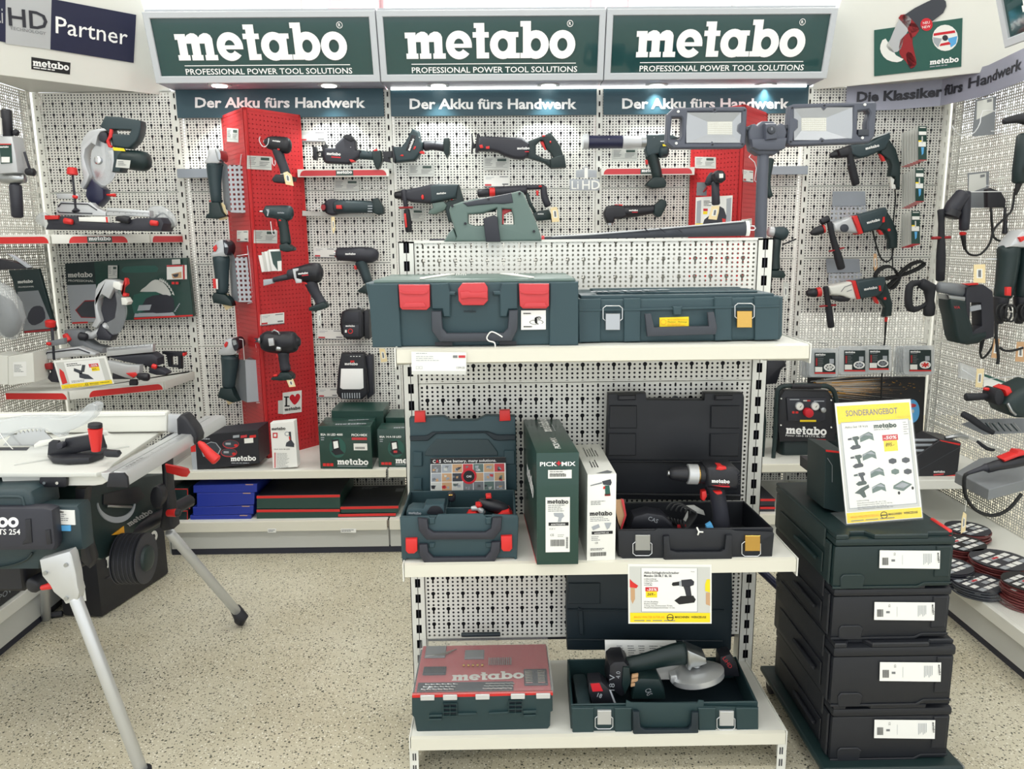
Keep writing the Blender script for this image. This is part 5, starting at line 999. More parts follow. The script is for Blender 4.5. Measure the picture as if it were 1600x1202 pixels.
t2 = thing('mounting_key', 'small brass and black knob part at the back of the open green case', 'tool part', ct.p(395,690)); part(t2, 'knob', T_(Zm(PY(2.05), 620,630,4.624), [(390,650,22),(395,668,30),(398,700,26)], 'darkgrey')); part(t2, 'brass_ring', T_(Zm(PY(2.03), 620,630,4.624), [(378,668,8),(402,665,8)], 'brass'))
# ---- boxes on the middle shelf
def pixbox(name, label, cat, fl, fr, zb, topFL, topBL, topBR, k, k2=None, k3=None):
    """box from its front bottom corners (on zb) and its top corners seen in the photograph"""
    A, B = onZ(*fl, zb), onZ(*fr, zb)
    n = V((B.y-A.y, -(B.x-A.x), 0)).normalized(); zt = onplane(topFL[0], topFL[1], A, n).z
    C, D = onZ(*topBL, zt), onZ(*topBR, zt); dpt = ((C-V((A.x, A.y, zt)))); 
    C = V((A.x+dpt.x, A.y+dpt.y, 0)); D = V((B.x+dpt.x, B.y+dpt.y, 0))
    t = thing(name, label, cat, (A.x, A.y, zb)); part(t, 'carton', hexa([V((A.x, A.y, 0)), V((B.x, B.y, 0)), D, C], zb, zt, k, .0012))
    f, w, h = face2(A, B, zb, zt); s_, l, _ = face2(C, A, zb, zt); top = Can((A.x, A.y, zt),(B.x-A.x, B.y-A.y, 0),(C.x-A.x, C.y-A.y, 0)); return t, f, w, h, s_, l, top, V((A.x, A.y, zt)),(C-V((A.x, A.y, 0))).length
t, f, w, h, s_, l, top, _, dp = pixbox('power_tool_box', 'tall green box standing upright with red cross mark, centre of the middle shelf', 'box', (839,883),(903.5,882), .602, (836,708),(818,656),(873,652), 'boxgreen')
q = MB(); q.text(f, 'PICK', w*.08, h*.885, w*.1, 'letterwhite', .001, fit=w*.40, bold=.02); q.text(f, '+', w*.47, h*.885, w*.13, 'logored', .001, bold=.05); q.text(f, 'MIX', w*.59, h*.885, w*.1, 'letterwhite', .001, fit=w*.33, bold=.02)
q.rect(f, w*.27, h*.775, w*.83, h*.885-.01, 'white', .0008); q.lines(f, w*.31, h*.85, w*.45, h*.018,3, h*.005, 'ink', .0012); q.barcode(f, w*.31, h*.79, w*.38, h*.025, 'ink', .0012)
q.rect(f, w*.21, h*.115, w*.79, h*.61, 'white', .0008); q.logo(f, w*.25, h*.555, w*.5, 'ink', .0012); q.lines(f, w*.27, h*.535, w*.44, h*.017,4, h*.006, 'printgrey', .0012); q.rect(f, w*.28, h*.355, w*.76, h*.385, 'ink', .0012); q.text(f, '600705890', w*.34, h*.361, h*.015, 'letterwhite', .0016, fit=w*.34); q.text(f, '10,8 V', w*.3, h*.32, h*.015, 'printgrey', .0012); q.text(f, 'CE', w*.32, h*.262, h*.02, 'ink', .0012); q.lines(f, w*.5, h*.27, w*.24, h*.015,2, h*.004, 'printgrey', .0012); q.barcode(f, w*.33, h*.17, w*.33, h*.06, 'ink', .0012); q.barcode(f, w*.7, h*.15, w*.05, h*.1, 'ink', .0012, vert=True)
for pl in ([(.4,.47),(.62,.47),(.66,.44),(.6,.42),(.58,.39),(.5,.39),(.52,.43),(.42,.44)],): q.poly(f, [(a*w, b*h) for a, b in pl], 'lgrey', .0012)
q2 = Can(top.p(0,0), top.v, -top.u); L = dp
q.logo(q2, L*.58, -w*.62, L*.38, 'letterwhite', .001); q.text(q2, 'PICK+MIX', L*.1, -w*.62, w*.14, 'letterwhite', .001, fit=L*.3, bold=.02); q.lines(q2, L*.6, -w*.72, L*.33,.01,1,.003, 'lgrey', .001)
q3 = s_; q.logo(q3, l*.3, h*.55, l*.6, 'letterwhite', .001); q.rect(q3,0,0, l, h*.03, 'logored', .001); part(t, 'print', q)
t, f, w, h, s_, l, top, _, dp = pixbox('power_tool_box', 'white upright box with drill picture beside the tall green box', 'box', (917,877),(961,875), .602, (914,742),(897,695),(938,691), 'white')
q = MB(); q.logo(f, w*.08, h*.53, w*.78, 'ink', .001); q.lines(f, w*.1, h*.505, w*.7, h*.02,3, h*.006, 'printgrey', .001); q.rect(f, w*.16, h*.31, w*.9, h*.345, 'ink', .001); q.text(f, '600079510', w*.25, h*.318, h*.016, 'letterwhite', .0014, fit=w*.5); q.lines(f, w*.15, h*.28, w*.4, h*.02,3, h*.006, 'printgrey', .001); q.text(f, 'CE', w*.28, h*.2, h*.02, 'ink', .001); q.barcode(f, w*.12, h*.055, w*.55, h*.045); q.lines(f, w*.12, h*.14, w*.5, h*.015,2, h*.006, 'ink', .001); q.lines(f, w*.12, h*.69, w*.6, h*.018,3, h*.007, 'printgrey', .001)
for pl, k_ in (([(.5,.92),(.8,.94),(.84,.9),(.8,.87),(.55,.88)], 'dgrey'),([(.6,.87),(.76,.87),(.8,.76),(.62,.76)], 'pgreen'),([(.6,.775),(.8,.775),(.8,.75),(.6,.75)], 'darkred'),([(.55,.86),(.62,.86),(.6,.83),(.54,.83)], 'red'),([(.1,.88),(.5,.91),(.5,.895),(.1,.87)], 'mgrey'),([(.15,.4),(.4,.43),(.45,.39),(.2,.36)], 'lgrey'),([(.6,.44),(.85,.44),(.78,.38),(.7,.36)], 'lgrey')): q.poly(f, [(a*w, b*h) for a, b in pl], k_, .001)
q2 = Can(top.p(0,0), top.v, -top.u); q.lines(q2, dp*.2, -w*.3, dp*.3, w*.1,3, w*.04, 'ink', .001); q.lines(q2, dp*.55, -w*.3, dp*.35, w*.1,5, w*.03, 'ink', .001); q.poly(top, [(w*.3, dp*.02),(w*.75, dp*.1),(w*.9, dp*.05),(w*.8, dp*.01)], 'mgrey', .001); part(t, 'print', q)
# ---- open black case
c2 = Zm(PY(1.885), 930,600,4.143); X0, X1 = onY(966,850,1.885).x, onY(1208,850,1.885).x; zt_ = onY(968,829,1.885).z
t = TH('tool_case', 'open black case holding a cordless drill, right on the middle shelf', 'tool case', c2,650,1130)
part(t, 'tray', walls([V((X0,1.89,0)), V((X1,1.89,0)), V((X1-.01,2.10,0)), V((X0+.0,2.10,0))], ZM, zt_, .006, 'caseblack'))
part(t, 'front_shell', P_(c2, [(145,945),(380,945),(400,932),(650,935),(880,938),(905,948),(1148,955),(1155,970),(1140,1138),(880,1138),(430,1138),(180,1135),(150,1100)], -.002,.006, 'caseblack', .003,2))
part(t, 'handle', P_(c2, [(432,972),(470,968),(480,1060),(520,1072),(800,1070),(825,1055),(835,965),(875,965),(875,1130),(860,1138),(435,1136)], .006,.018, 'caseblack', .004,2))
hasp(c2,255,968,352,1068, (240,1012,362,1102), 'steel'); hasp(c2,962,972,1060,1072, (942,1012,1062,1106), 'brass')
c2b = Zm(PY(2.15), 930,600,4.143)
part(t, 'lid', P_(c2b, [(85,65),(330,60),(335,102),(705,105),(708,60),(960,62),(968,90),(950,560),(945,760),(70,750),(75,400)], -.035,.0, 'caseblack', .006,2))
q = MB()
for a in ([(92,138),(268,138),(268,285),(88,285)], [(85,318),(262,318),(262,462),(82,462)], [(748,138),(935,138),(932,285),(745,285)], [(742,320),(930,320),(925,466),(740,466)]): q.prism(c2b, a, 0,.006, 'caseblack', .002,1)
q.prism(c2b, [(75,490),(940,495),(938,505),(75,500)], 0,.012, 'caseblack', .002,1); q.prism(c2b, [(75,700),(940,710),(938,722),(75,712)], 0,.012, 'caseblack', .002,1); part(t, 'lid_ribs', q, kind='stuff'); q = MB()
for x_ in (145,770): q.prism(c2b, [(x_, 68),(x_+115,66),(x_+115,100),(x_, 102)], 0,.012, 'black', .003,1)
part(t, 'lid_catch', q, kind='stuff'); part(t, 'lid_ring', T_(c2b, [(a, b, 4) for a, b in [(498,104),(510,88),(535,86),(548,104)]], 'dgrey', d=-.01))
cd_ = Zm(PY(2.0), 930,600,4.143)
t2 = thing('cordless_drill', 'black cordless drill with silver clutch ring standing in the open black case', 'drill', cd_.p(810,920)); part(t2, 'chuck', T_(cd_, [(480,580,30),(500,580,44),(590,582,54)], 'black', cap=.1)); part(t2, 'chuck_jaws', T_(cd_, [(468,578,18),(480,579,20)], 'steel', cap=.1)); q = MB(); q.tube(cd_, [(598,584,66),(660,586,66)], 'silverplastic', cap=.05, seg=20); part(t2, 'clutch_ring', q); part(t2, 'brass_ring', T_(cd_, [(664,586,60),(669,586,60)], 'brass', cap=0)); part(t2, 'gear_neck', T_(cd_, [(672,585,60),(702,585,62)], 'black', cap=0)); part(t2, 'motor_housing', P_(cd_, [(700,520),(730,510),(880,515),(920,550),(928,620),(900,665),(830,670),(700,650)], -.045,.035, 'black', .016,3)); part(t2, 'handle', T_(cd_, [(775,650,55),(790,720,52),(808,820,52),(815,930,58)], 'darkgrey', kd=.75, sm=2)); part(t2, 'trigger', P_(cd_, [(684,690),(712,684),(718,720),(700,752),(684,745)], -.012,.012, 'red', .003)); q = MB(); q.prism(cd_, [(758,530),(775,508),(825,515),(825,528),(790,535)], .0,.037, 'red', .002); q.prism(cd_, [(745,672),(795,670),(795,682),(765,688)], .02,.04, 'red', .001); part(t2, 'red_switch', q, kind='stuff'); part(t2, 'lettering', logo(cd_, 730,612,112,-1, d=.037)); q = MB(); q.poly(cd_, [(728,628),(845,634),(845,642),(800,640)], 'logored', .037); q.text(cd_, 'SB 18 LT BL', 775,627,8, 'rosered', .037, fit=65); part(t2, 'model_mark', q); q = MB(); [q.prism(cd_, [(900+i % 2*8,562+i*14),(914,560+i*14),(914,567+i*14),(902,569+i*14)], .02,.0362, 'black') for i in range(5)]; part(t2, 'vent', q, kind='stuff')
t2 = thing('charger_bundle', 'black charger with coiled cable lying in the open black case', 'charger', cd_.p(380,930)); ch = Zm(PY(1.97), 930,600,4.143); part(t2, 'charger', P_(ch, [(220,940),(250,860),(340,835),(440,850),(500,900),(510,940)], -.06,.0, 'black', .008,2)); q = MB()
for i in range(6): q.tube(ch, [(470+i*28,830,7),(500+i*22,790+i*4,7),(560+i*14,788+i*6,7),(620+i*6,840,7),(600,920,7),(520+i*10,925,7),(480+i*18,880,7)], 'cable', d=-.02+i*.006, sm=2, seg=8)
part(t2, 'cable', q); q = MB(); q.text(ch, 'CAS', 340,880,26, 'lgrey', .001, ang=-20); q.rect(ch, 530,908,585,930, 'darkred', .003); part(t2, 'print', q)
part(t2, 'blue_cap', P_(Zm(PY(1.94), 930,600,4.143), [(715,915),(748,895),(768,938),(720,940)], -.01,.01, 'lblue', .002))
t2 = solo('plastic_bag', P_(Zm(PY(2.04), 930,600,4.143), [(550,790),(640,785),(700,820),(710,850),(640,830),(600,900),(570,880),(600,820)], -.003,.003, 'greypaper', .001), 'crumpled pale bag behind the cable in the open black case', 'bag', cd_.p(640,850))
t2 = thing('manual', 'creased paper manual with pink edge at the left end of the open black case', 'manual', cd_.p(160,850)); q = MB()
for i in range(4): q.prism(Zm(PY(1.95+i*.01), 930,600,4.143), [(130+i*6,750),(170+i*4,745),(200,850),(170,940),(150,900),(135,830)], 0,.002, 'tan' if i < 3 else 'greypaper')
part(t2, 'pages', q); part(t2, 'pink_cover', P_(Zm(PY(1.945), 930,600,4.143), [(165,740),(185,750),(202,850),(172,942),(163,935),(190,850)], 0,.002, 'rosered'))
solo('cable_tie', T_(Zm(PY(1.872), 930,600,4.143), [(658,930,5),(672,958,6),(664,978,5)], 'white').tube(Zm(PY(1.872), 930,600,4.143), [(672,958,5),(698,960,5)], 'white'), 'three-armed white cable tie on the front of the open black case', 'cord', c2.p(672,978))
# ---- sale sign clipped under the middle shelf
def footer(q, cv, W, h, d=.0006):
    q.rect(cv, 0,0, W, h, 'yellow', d); q.text(cv, 'MAGU WALTER SUTER AG', W*.05, h*.45, h*.22, 'orange', d+.0004, fit=W*.38, bold=.02); q.text(cv, 'MASCHINEN · WERKZEUGE', W*.56, h*.45, h*.22, 'ink', d+.0004, fit=W*.39, bold=.02); q.lines(cv, W*.05, h*.15, W*.9,1,1, h*.08, 'printgrey', d+.0004)
    [q.poly(cv, p_, 'ink', d+.0004) for p_ in ringp(W*.5, h*.52, h*.36, h*.36, h*.29, h*.29, n=14)]; q.rect(cv, W*.5-h*.34, h*.46, W*.5+h*.34, h*.56, 'ink', d+.0004)
def drillicon(q, cv, x, y, s, k='darkgrey', d=.0012, k2='ink'):
    f_ = lambda pts: [(x+a*s, y+b*s) for a, b in pts]
    q.poly(cv, f_([(.0,.62),(.04,.7),(.3,.74),(.3,.58),(.05,.56)]), k2, d); q.poly(cv, f_([(.3,.76),(.38,.76),(.38,.55),(.3,.56)]), 'lgrey', d); q.poly(cv, f_([(.38,.8),(.78,.84),(.9,.74),(.88,.6),(.74,.55),(.4,.54)]), k, d); q.poly(cv, f_([(.46,.55),(.74,.56),(.8,.14),(.58,.14),(.52,.4)]), k, d); q.poly(cv, f_([(.1,-.02),(.36,.16),(.86,.18),(.96,.02),(.9,-.1),(.3,-.18)]), k2, d)
sq = quadY([(981,882),(1112,883),(1112,975),(982,975)], 1.857,100,71)
t = thing('sale_sign', 'yellow-footed sale sign with cordless drill picture hanging from the middle shelf', 'sign', sq.p(50,0)); part(t, 'board', P_(sq, R4(0,0,100,71), -.002,0, 'white', .0006,1)); q = MB()
q.rect(sq, 2,2,98,68.5, 'greypaper', .0004); q.rect(sq, 15.5,14.5,83,67, 'mgrey', .0006); q.rect(sq, 16,15,82.5,67, 'paper', .0008)
for pl, k_ in (([(2,44),(2,54),(6,50),(12,46),(10,43)], 'red'),([(3,44),(8,43),(8,30),(5,24),(3,30)], 'tan'),([(92,40),(98,38),(98,54),(94,54),(92,48)], 'yellow'),([(93,24),(98,22),(98,38),(93,38)], 'tan')): q.poly(sq, pl, k_, .001)
ftc = Quad(sq.p(2,13.5), sq.p(98,13.5), sq.p(98,2), sq.p(2,2), 96,11.5); footer(q, ftc, 96,11.5,.001)
q.text(sq, 'Akku-Schlagbohrschrauber', 19,60.3,2.6, 'ink', .0014, fit=42, bold=.015); q.text(sq, 'Metabo SB18LT BL SE', 19,56.6,2.6, 'ink', .0014, fit=33, bold=.015); q.text(sq, 'Lieferumfang:', 19,53.4,1.6, 'ink', .0014, fit=15); q.text(sq, '2 Akku 4.0Ah LiHD,', 19,51,1.6, 'ink', .0014, fit=17); q.text(sq, 'Ladegerät,', 19,48.6,1.6, 'ink', .0014, fit=10); q.text(sq, 'und Koffer', 19,46.2,1.6, 'ink', .0014, fit=10)
q.rect(sq, 20.5,39.3,35.5,44.2, 'logored', .0014); q.text(sq, '-35%', 22,40.2,3, 'letterwhite', .0018, fit=12, bold=.02, shear=.2); q.rect(sq, 21,32,34.5,39.3, 'yellow', .0014); q.text(sq, '269.-', 22.5,34.6,2.9, 'ink', .0018, fit=9.5, bold=.01, shear=.2)
q.text(sq, '18 Volt, Brushless,', 19,26.2,1.6, 'ink', .0014, fit=17); q.text(sq, 'Rechts-/Linkslauf', 19,23.8,1.6, 'ink', .0014, fit=16); q.text(sq, '2-Gang, max. Drehmoment 75 Nm,', 19,21.4,1.6, 'ink', .0014, fit=34); q.text(sq, 'Metall-Schnellspannbohrfutter 13 mm.', 19,19,1.6, 'ink', .0014, fit=37); q.text(sq, 'Metabo', 75,62.5,1.1, 'ink', .0014)
drillicon(q, sq, 52,29,30); part(t, 'print', q)
# ---- bit case on the bottom shelf
c4 = Zm(PY(1.89), 630,970,6.008); ZBm = .1125
X0, X1 = onY(645,1120,1.89).x, onY(864,1120,1.89).x; zr = onY(646,1092,1.89).z; YBk = 2.15
t = TH('bit_set_case', 'green drill bit case with clear lid over red inlay, bottom shelf left', 'tool case', c4,750,1070)
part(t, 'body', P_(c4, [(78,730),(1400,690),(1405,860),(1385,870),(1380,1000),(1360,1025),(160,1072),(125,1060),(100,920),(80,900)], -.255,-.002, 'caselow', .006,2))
q = MB()
for x_, y_ in ((375,770),(988,742)):
    for i in range(4): q.prism(c4, [(x_, y_+i*38),(x_+130, y_-2+i*38),(x_+130, y_+4+i*38),(x_, y_+6+i*38)], .0,.006, 'caselow')
    for i in range(3): q.prism(c4, [(x_+i*62, y_),(x_+6+i*62, y_),(x_+6+i*62, y_+115),(x_+i*62, y_+115)], .0,.006, 'caselow')
    q.rect(c4, x_, y_, x_+128, y_+110, 'casedark', -.001)
for a in ([(245,880),(370,876),(370,895),(245,900)], [(245,915),(362,912),(362,930),(245,935)], [(1125,840),(1250,836),(1250,862),(1125,864)], [(1130,880),(1245,876),(1240,896),(1130,900)], [(515,865),(690,860),(690,878),(515,884)], [(805,858),(985,848),(985,866),(805,876)]): q.prism(c4, a, -.002,.005, 'caselow', .001,1)
part(t, 'front_grid', q, kind='stuff')
tp_ = Can((X0,1.893, zr),(1,0,0),(0,1,0)); W_x, D_ = X1-X0, YBk-1.893
part(t, 'red_inlay', P_(tp_, R4(.004,.004, W_x-.004, D_-.004), .0,.010, 'pinkinlay', .002,1)); part(t, 'red_rim', P_(tp_, R4(0,0, W_x, .008), -.001,.012, 'red', .002,1))
q = MB(); q.logo(tp_, W_x*.27, D_*.24, W_x*.53, 'greypaper', .011); part(t, 'lettering', q)
q = MB(); q.prism(tp_, [(W_x*.03, D_*.04),(W_x*.72, D_*.04),(W_x*.72, D_*.2),(W_x*.03, D_*.2)], .01,.013, 'dgrey'); q.prism(tp_, R4(W_x*.05, D_*.35, W_x*.22, D_*.5), .01,.016, 'dgrey', .002,1); q.prism(tp_, R4(W_x*.8, D_*.12, W_x*.97, D_*.42), .01,.016, 'dgrey', .002,1); q.prism(tp_, R4(W_x*.35, D_*.66, W_x*.5, D_*.84), .01,.016, 'mgrey', .002,1); q.prism(tp_, R4(W_x*.04, D_*.7, W_x*.2, D_*.95), .01,.015, 'mgrey', .002,1); part(t, 'bit_holders', q, kind='stuff')
q = MB(); rr = random.Random(3)
for i in range(12):
    for j in range(3): x_ = W_x*(.06+.04*i+.012*j) if i < 6 else W_x*(.5+.035*(i-6)+.01*j); q.limb([tp_.p(x_, D_*(.06+.045*j), .015), tp_.p(x_+.012, D_*(.05+.045*j), .015)], [.0022]*2, 'steel', (0,0,1), seg=6)
for i in range(12): q.limb([tp_.p(W_x*(.54+.015*i), D_*.52,.015), tp_.p(W_x*(.54+.015*i), D_*.66,.015)], [.0016]*2, 'steel', (0,0,1), seg=6)
for i in range(5): q.limb([tp_.p(W_x*(.05+.02*i), D_*.72,.015), tp_.p(W_x*(.2+.02*i), D_*(.74+.03*i), .015)], [.002]*2, 'steel', (0,0,1), seg=6)
for i in range(8): q.limb([tp_.p(W_x*.81, D_*(.14+.03*i), .018), tp_.p(W_x*.86, D_*(.14+.03*i), .018)], [.002]*2, 'chrome', (0,0,1), seg=6); q.limb([tp_.p(W_x*.9, D_*(.14+.03*i), .018), tp_.p(W_x*.95, D_*(.14+.03*i), .018)], [.002]*2, 'chrome', (0,0,1), seg=6)
for i in range(5): q.limb([tp_.p(W_x*(.35+.035*i), D_*.5,.015), tp_.p(W_x*(.35+.035*i), D_*.52,.015)], [.004]*2, 'brass', (0,0,1), seg=6)
part(t, 'drill_bits', q, kind='stuff')
lid = MB(); lid.box((X0-.002,1.885, zr+.012),(X1+.002, YBk+.004, zr+.03), 'clear', .004,2); part(t, 'clear_lid', lid); q = MB()
for x_ in (.06,.22,.45,.70,.88): q.box((X0+W_x*x_, 1.884, zr-.003),(X0+W_x*(x_+.1), 1.888, zr+.012), 'wire', .001)
part(t, 'lid_clip', q, kind='stuff')
part(t, 'carry_handle', MB().limb([V((X0+W_x*.32, YBk+.012, zr+.035)), V((X0+W_x*.62, YBk+.012, zr+.035))], [.007]*2, 'casedark', (0,0,1)))
# ---- open green case with angle grinder
c3 = Zm(PY(1.885), 870,880,4.294); X0, X1 = onY(892,1120,1.885).x, onY(1184,1120,1.885).x; zt_ = onY(893,1103,1.885).z
t = TH('tool_case', 'open green case with steel latches holding an angle grinder, bottom shelf right', 'tool case', c3,700,1130)
xb0, xb1 = onZ(885,1022, zt_).x, onZ(1146,1018, zt_).x
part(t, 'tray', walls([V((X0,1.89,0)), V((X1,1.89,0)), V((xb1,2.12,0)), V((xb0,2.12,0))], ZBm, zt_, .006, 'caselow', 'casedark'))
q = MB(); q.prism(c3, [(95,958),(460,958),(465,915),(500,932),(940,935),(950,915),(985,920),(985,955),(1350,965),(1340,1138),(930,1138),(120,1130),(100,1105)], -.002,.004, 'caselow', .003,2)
for a, b in ((98,246),(382,500),(942,1062),(1196,1346)): q.prism(c3, [(a, 962),(b, 962),(b, 1135),(a+6,1132)], .003,.009, 'caselow', .002,1)
part(t, 'front_shell', q)
part(t, 'handle', P_(c3, [(502,970),(545,970),(555,1070),(585,1090),(870,1088),(890,1060),(895,975),(940,975),(940,1132),(505,1134)], .008,.02, 'casedark', .004,2)); hasp(c3,270,975,362,1068, (255,1012,372,1098), 'alu'); hasp(c3,1085,980,1180,1076, (1068,1018,1188,1104), 'alu')
c3b = Zm(PY(2.155), 870,880,4.294)
part(t, 'lid', P_(c3b, [(72,60),(1178,60),(1182,300),(1172,585),(1140,605),(1110,580),(160,590),(70,588),(62,300)], -.035,0, 'casedark', .006,2)); q = MB()
for pl in ([(78,130),(290,130),(290,270),(75,270)], [(70,305),(1120,310),(1120,320),(70,318)], [(140,290),(175,310),(180,480),(150,470)], [(72,505),(1110,515),(1110,524),(72,516)]): q.prism(c3b, pl, 0,.006, 'casedark', .002,1)
part(t, 'lid_ribs', q, kind='stuff')
cg = Zm(PY(2.0), 870,880,4.294)
t2 = thing('angle_grinder', 'dark green cordless angle grinder with silver guard lying in the open green case', 'angle grinder', cg.p(700,800))
part(t2, 'body', T_(cg, [(470,690,62),(560,672,62),(680,640,66),(780,615,76),(850,605,82)], 'dgreen', kd=.7, sm=2)); part(t2, 'battery', P_(cg, [(340,640),(370,615),(440,610),(475,650),(478,740),(440,835),(420,850),(350,800),(330,770)], -.045,.04, 'black', .008,2)); part(t2, 'battery_shoe', P_(cg, [(428,640),(470,645),(482,740),(440,830),(420,760)], -.05,.045, 'dgreen', .004)); part(t2, 'gear_head', P_(cg, [(858,545),(890,560),(985,600),(992,640),(930,665),(895,668),(880,690),(862,680)], -.03,.03, 'steel', .008,2)); part(t2, 'silver_collar', T_(cg, [(858,615,72),(872,612,62)], 'silverplastic', cap=.05, kd=.7)); part(t2, 'spindle', T_(cg, [(935,650,22),(938,690,30)], 'steel')); 
P = cg.p(940,742,.0); q = MB(); ax = V((-.2,.16,1)).normalized(); q.limb([P-ax*.012, P+ax*.004, P+ax*.016], [.074,.076,.05], 'alu', (0,1,0), seg=32, cap=.06); part(t2, 'disc_guard', q); part(t2, 'guard_tab', P_(cg, [(748,720),(790,712),(800,750),(760,775),(748,760)], -.0,.03, 'alu', .004))
q = MB()
for i in range(3): q.prism(cg, [(488-i*3,690+i*28),(528-i*2,684+i*28),(526-i*2,704+i*28),(484-i*3,712+i*28)], .04,.048, 'tan', .001)
part(t2, 'vent', q, kind='stuff'); q = MB(); q.text(cg, '18 V', 372,800,36, 'lgrey', .042, ang=88, fit=105); q.text(cg, '4.0', 410,720,28, 'lgrey', .042, ang=88); part(t2, 'lettering', q)
cs = Quad(onplane(1090-145,880+120, V((0,2.08,.3)), V((0,-1,.35)).normalized()), onplane(1056,1001, V((0,2.08,.3)), V((0,-1,.35)).normalized()), onplane(1072,1062, V((0,2.08,.3)), V((0,-1,.35)).normalized()), onplane(947,1062, V((0,2.08,.3)), V((0,-1,.35)).normalized()), 100,55)
t2 = thing('instruction_sheet', 'white printed instruction sheet behind the angle grinder in the open green case', 'paper', cs.p(50,0)); part(t2, 'sheet', P_(cs, R4(0,0,100,55), -.0015,0, 'paper')); q = MB()
for i in range(5): q.lines(cs, 16+i*15,46,12,3.2,8 if i else 6,1.2, 'printgrey' if i else 'lgrey', .0006)
part(t2, 'print', q)
t2 = thing('accessory_box', 'small dark box with red print at front left of the open green case', 'box', cg.p(290,900)); cb_ = Zm(PY(1.93), 870,880,4.294); part(t2, 'carton', P_(cb_, [(215,805),(300,800),(355,850),(395,940),(240,945),(215,870)], -.05,0, 'black', .002)); q = MB(); q.poly(cb_, [(225,808),(285,804),(310,858),(240,862)], 'logored', .001); q.poly(cb_, [(350,848),(362,850),(398,940),(385,942)], 'lgrey', .001); q.text(cb_, '18', 268,895,28, 'lgrey', .0015, ang=-20, bold=.01); part(t2, 'print', q)
t2 = thing('battery_pack', 'dark green battery pack under the angle grinder in the open green case', 'battery', cg.p(610,900)); part(t2, 'caselow', P_(Zm(PY(1.95), 870,880,4.294), [(505,920),(520,800),(560,775),(690,780),(725,850),(735,920)], -.07,0, 'dgreen', .008,2)); q = MB(); q.text(Zm(PY(1.95), 870,880,4.294), 'CAS', 590,850,40, 'lgrey', .001, ang=-70, fit=45); part(t2, 'lettering', q)
t2 = thing('battery_pack', 'black battery pack in the back right corner of the open green case', 'battery', cg.p(1170,760)); part(t2, 'caselow', P_(Zm(PY(2.04), 870,880,4.294), [(1090,760),(1095,630),(1170,610),(1210,680),(1235,770)], -.05,0, 'black', .008,2)); q = MB(); q.text(Zm(PY(2.04), 870,880,4.294), 'LiHD', 1110,640,26, 'rosered', .001, ang=-55, fit=85); part(t2, 'lettering', q)
solo('foam_pad', MB().box((X0+.02,1.92, ZBm+.007),(X0+.06,2.08, ZBm+.05), 'green', .01,2), 'dark green moulded insert at the left end of the open green case', 'insert', (X0+.04,2.0, ZBm+.007))
# ================================================================ left side: mitre saws, packaging, table saw, rear shelf
def mitre(cv, label, y_tag, upper):
    t = TH('mitre_saw', label, 'mitre saw', cv, 640,1040 if upper else 1000)
    return t
z1 = Zm(PY(3.52), 60,170,5.4625); z1b = Zm(PY(3.42), 60,170,5.4625)
t = mitre(z1, 'upper mitre saw with motor and D-handle raised, on the upper corner shelf', 0, True)
part(t, 'd_handle', P_(z1, [(595,70),(720,78),(895,108),(902,150),(888,230),(862,285),(800,345),(740,340),(655,325),(640,215),(600,190),(552,160)], -.03,.03, 'green', .012,3, holes=[[(650,182),(815,188),(800,228),(655,218)]]))
part(t, 'motor', T_(z1, [(720,430,75),(800,440,84),(900,448,84),(930,450,72)], 'dgreen', sm=2)); part(t, 'motor_mount', P_(z1, [(660,330),(720,340),(740,380),(735,500),(720,545),(650,545),(665,450)], -.04,.03, 'green', .01,2)); q = MB(); q.poly(z1, [(718,348),(812,358),(826,382),(728,376)], 'yellow', .088); q.poly(z1, [(752,448),(866,458),(856,524),(740,514)], 'greypaper', .086); q.lines(z1,764,470,80,14,3,5, 'printgrey', .088); part(t, 'labels', q)
part(t, 'blade', P_(z1, [(560+115*math.cos(a/5), 455+200*math.sin(a/5)) for a in range(32)], -.004,.0, 'blade')); part(t, 'blade_hub', P_(z1, [(512+34*math.cos(a/3), 440+36*math.sin(a/3)) for a in range(19)], .0,.012, 'chrome', .004))
part(t, 'upper_guard', P_(z1, [(540,175),(590,170),(615,195),(560,205),(535,240),(518,322),(480,300),(430,350),(418,420),(440,500),(465,570),(440,640),(408,690),(378,660),(410,600),(392,500),(385,400),(388,320),(410,250),(460,195)], -.03,.03, 'silverplastic', .006,2)); part(t, 'dark_guard', P_(z1, [(545,215),(575,200),(610,210),(622,260),(590,300),(545,280),(540,230)], -.02,.03, 'darkgrey', .008,2)); part(t, 'clear_guard', P_(z1, [(545,270),(600,290),(635,400),(640,500),(625,600),(590,665),(545,680),(495,650),(480,600),(530,580),(562,500),(560,400)], .012,.016, 'clear')); part(t, 'side_plate', P_(z1, [(612,365),(655,352),(685,400),(668,460),(655,545),(635,540),(640,440)], -.02,.025, 'silverplastic', .004)); part(t, 'trigger_lever', P_(z1, [(640,180),(662,185),(660,250),(632,275),(648,320),(662,322),(655,342),(628,335),(608,285),(630,240)], .02,.034, 'red', .003)); part(t, 'arm', P_(z1, [(468,600),(540,660),(572,690),(575,770),(520,835),(440,790),(415,745),(425,680)], -.05,.02, 'navy', .01,2)); part(t, 'bevel_lock', T_(z1, [(585,735,8),(620,738,12),(655,738,16)], 'red'))
part(t, 'fence_bar', P_(z1b, [(150,720),(340,730),(345,770),(160,770)], -.02,.0, 'silverplastic', .003)); part(t, 'clamp_rod', T_(z1b, [(292,570,10),(318,850,10)], 'darkgrey')); part(t, 'clamp_knob', T_(z1b, [(288,508,40),(290,558,46)], 'red', cap=.2)); part(t, 'clamp_foot', T_(z1b, [(318,850,14),(322,870,36)], 'darkgrey')); part(t, 'clamp_lever', T_(z1b, [(320,752,14),(350,758,14)], 'red', d=.02))
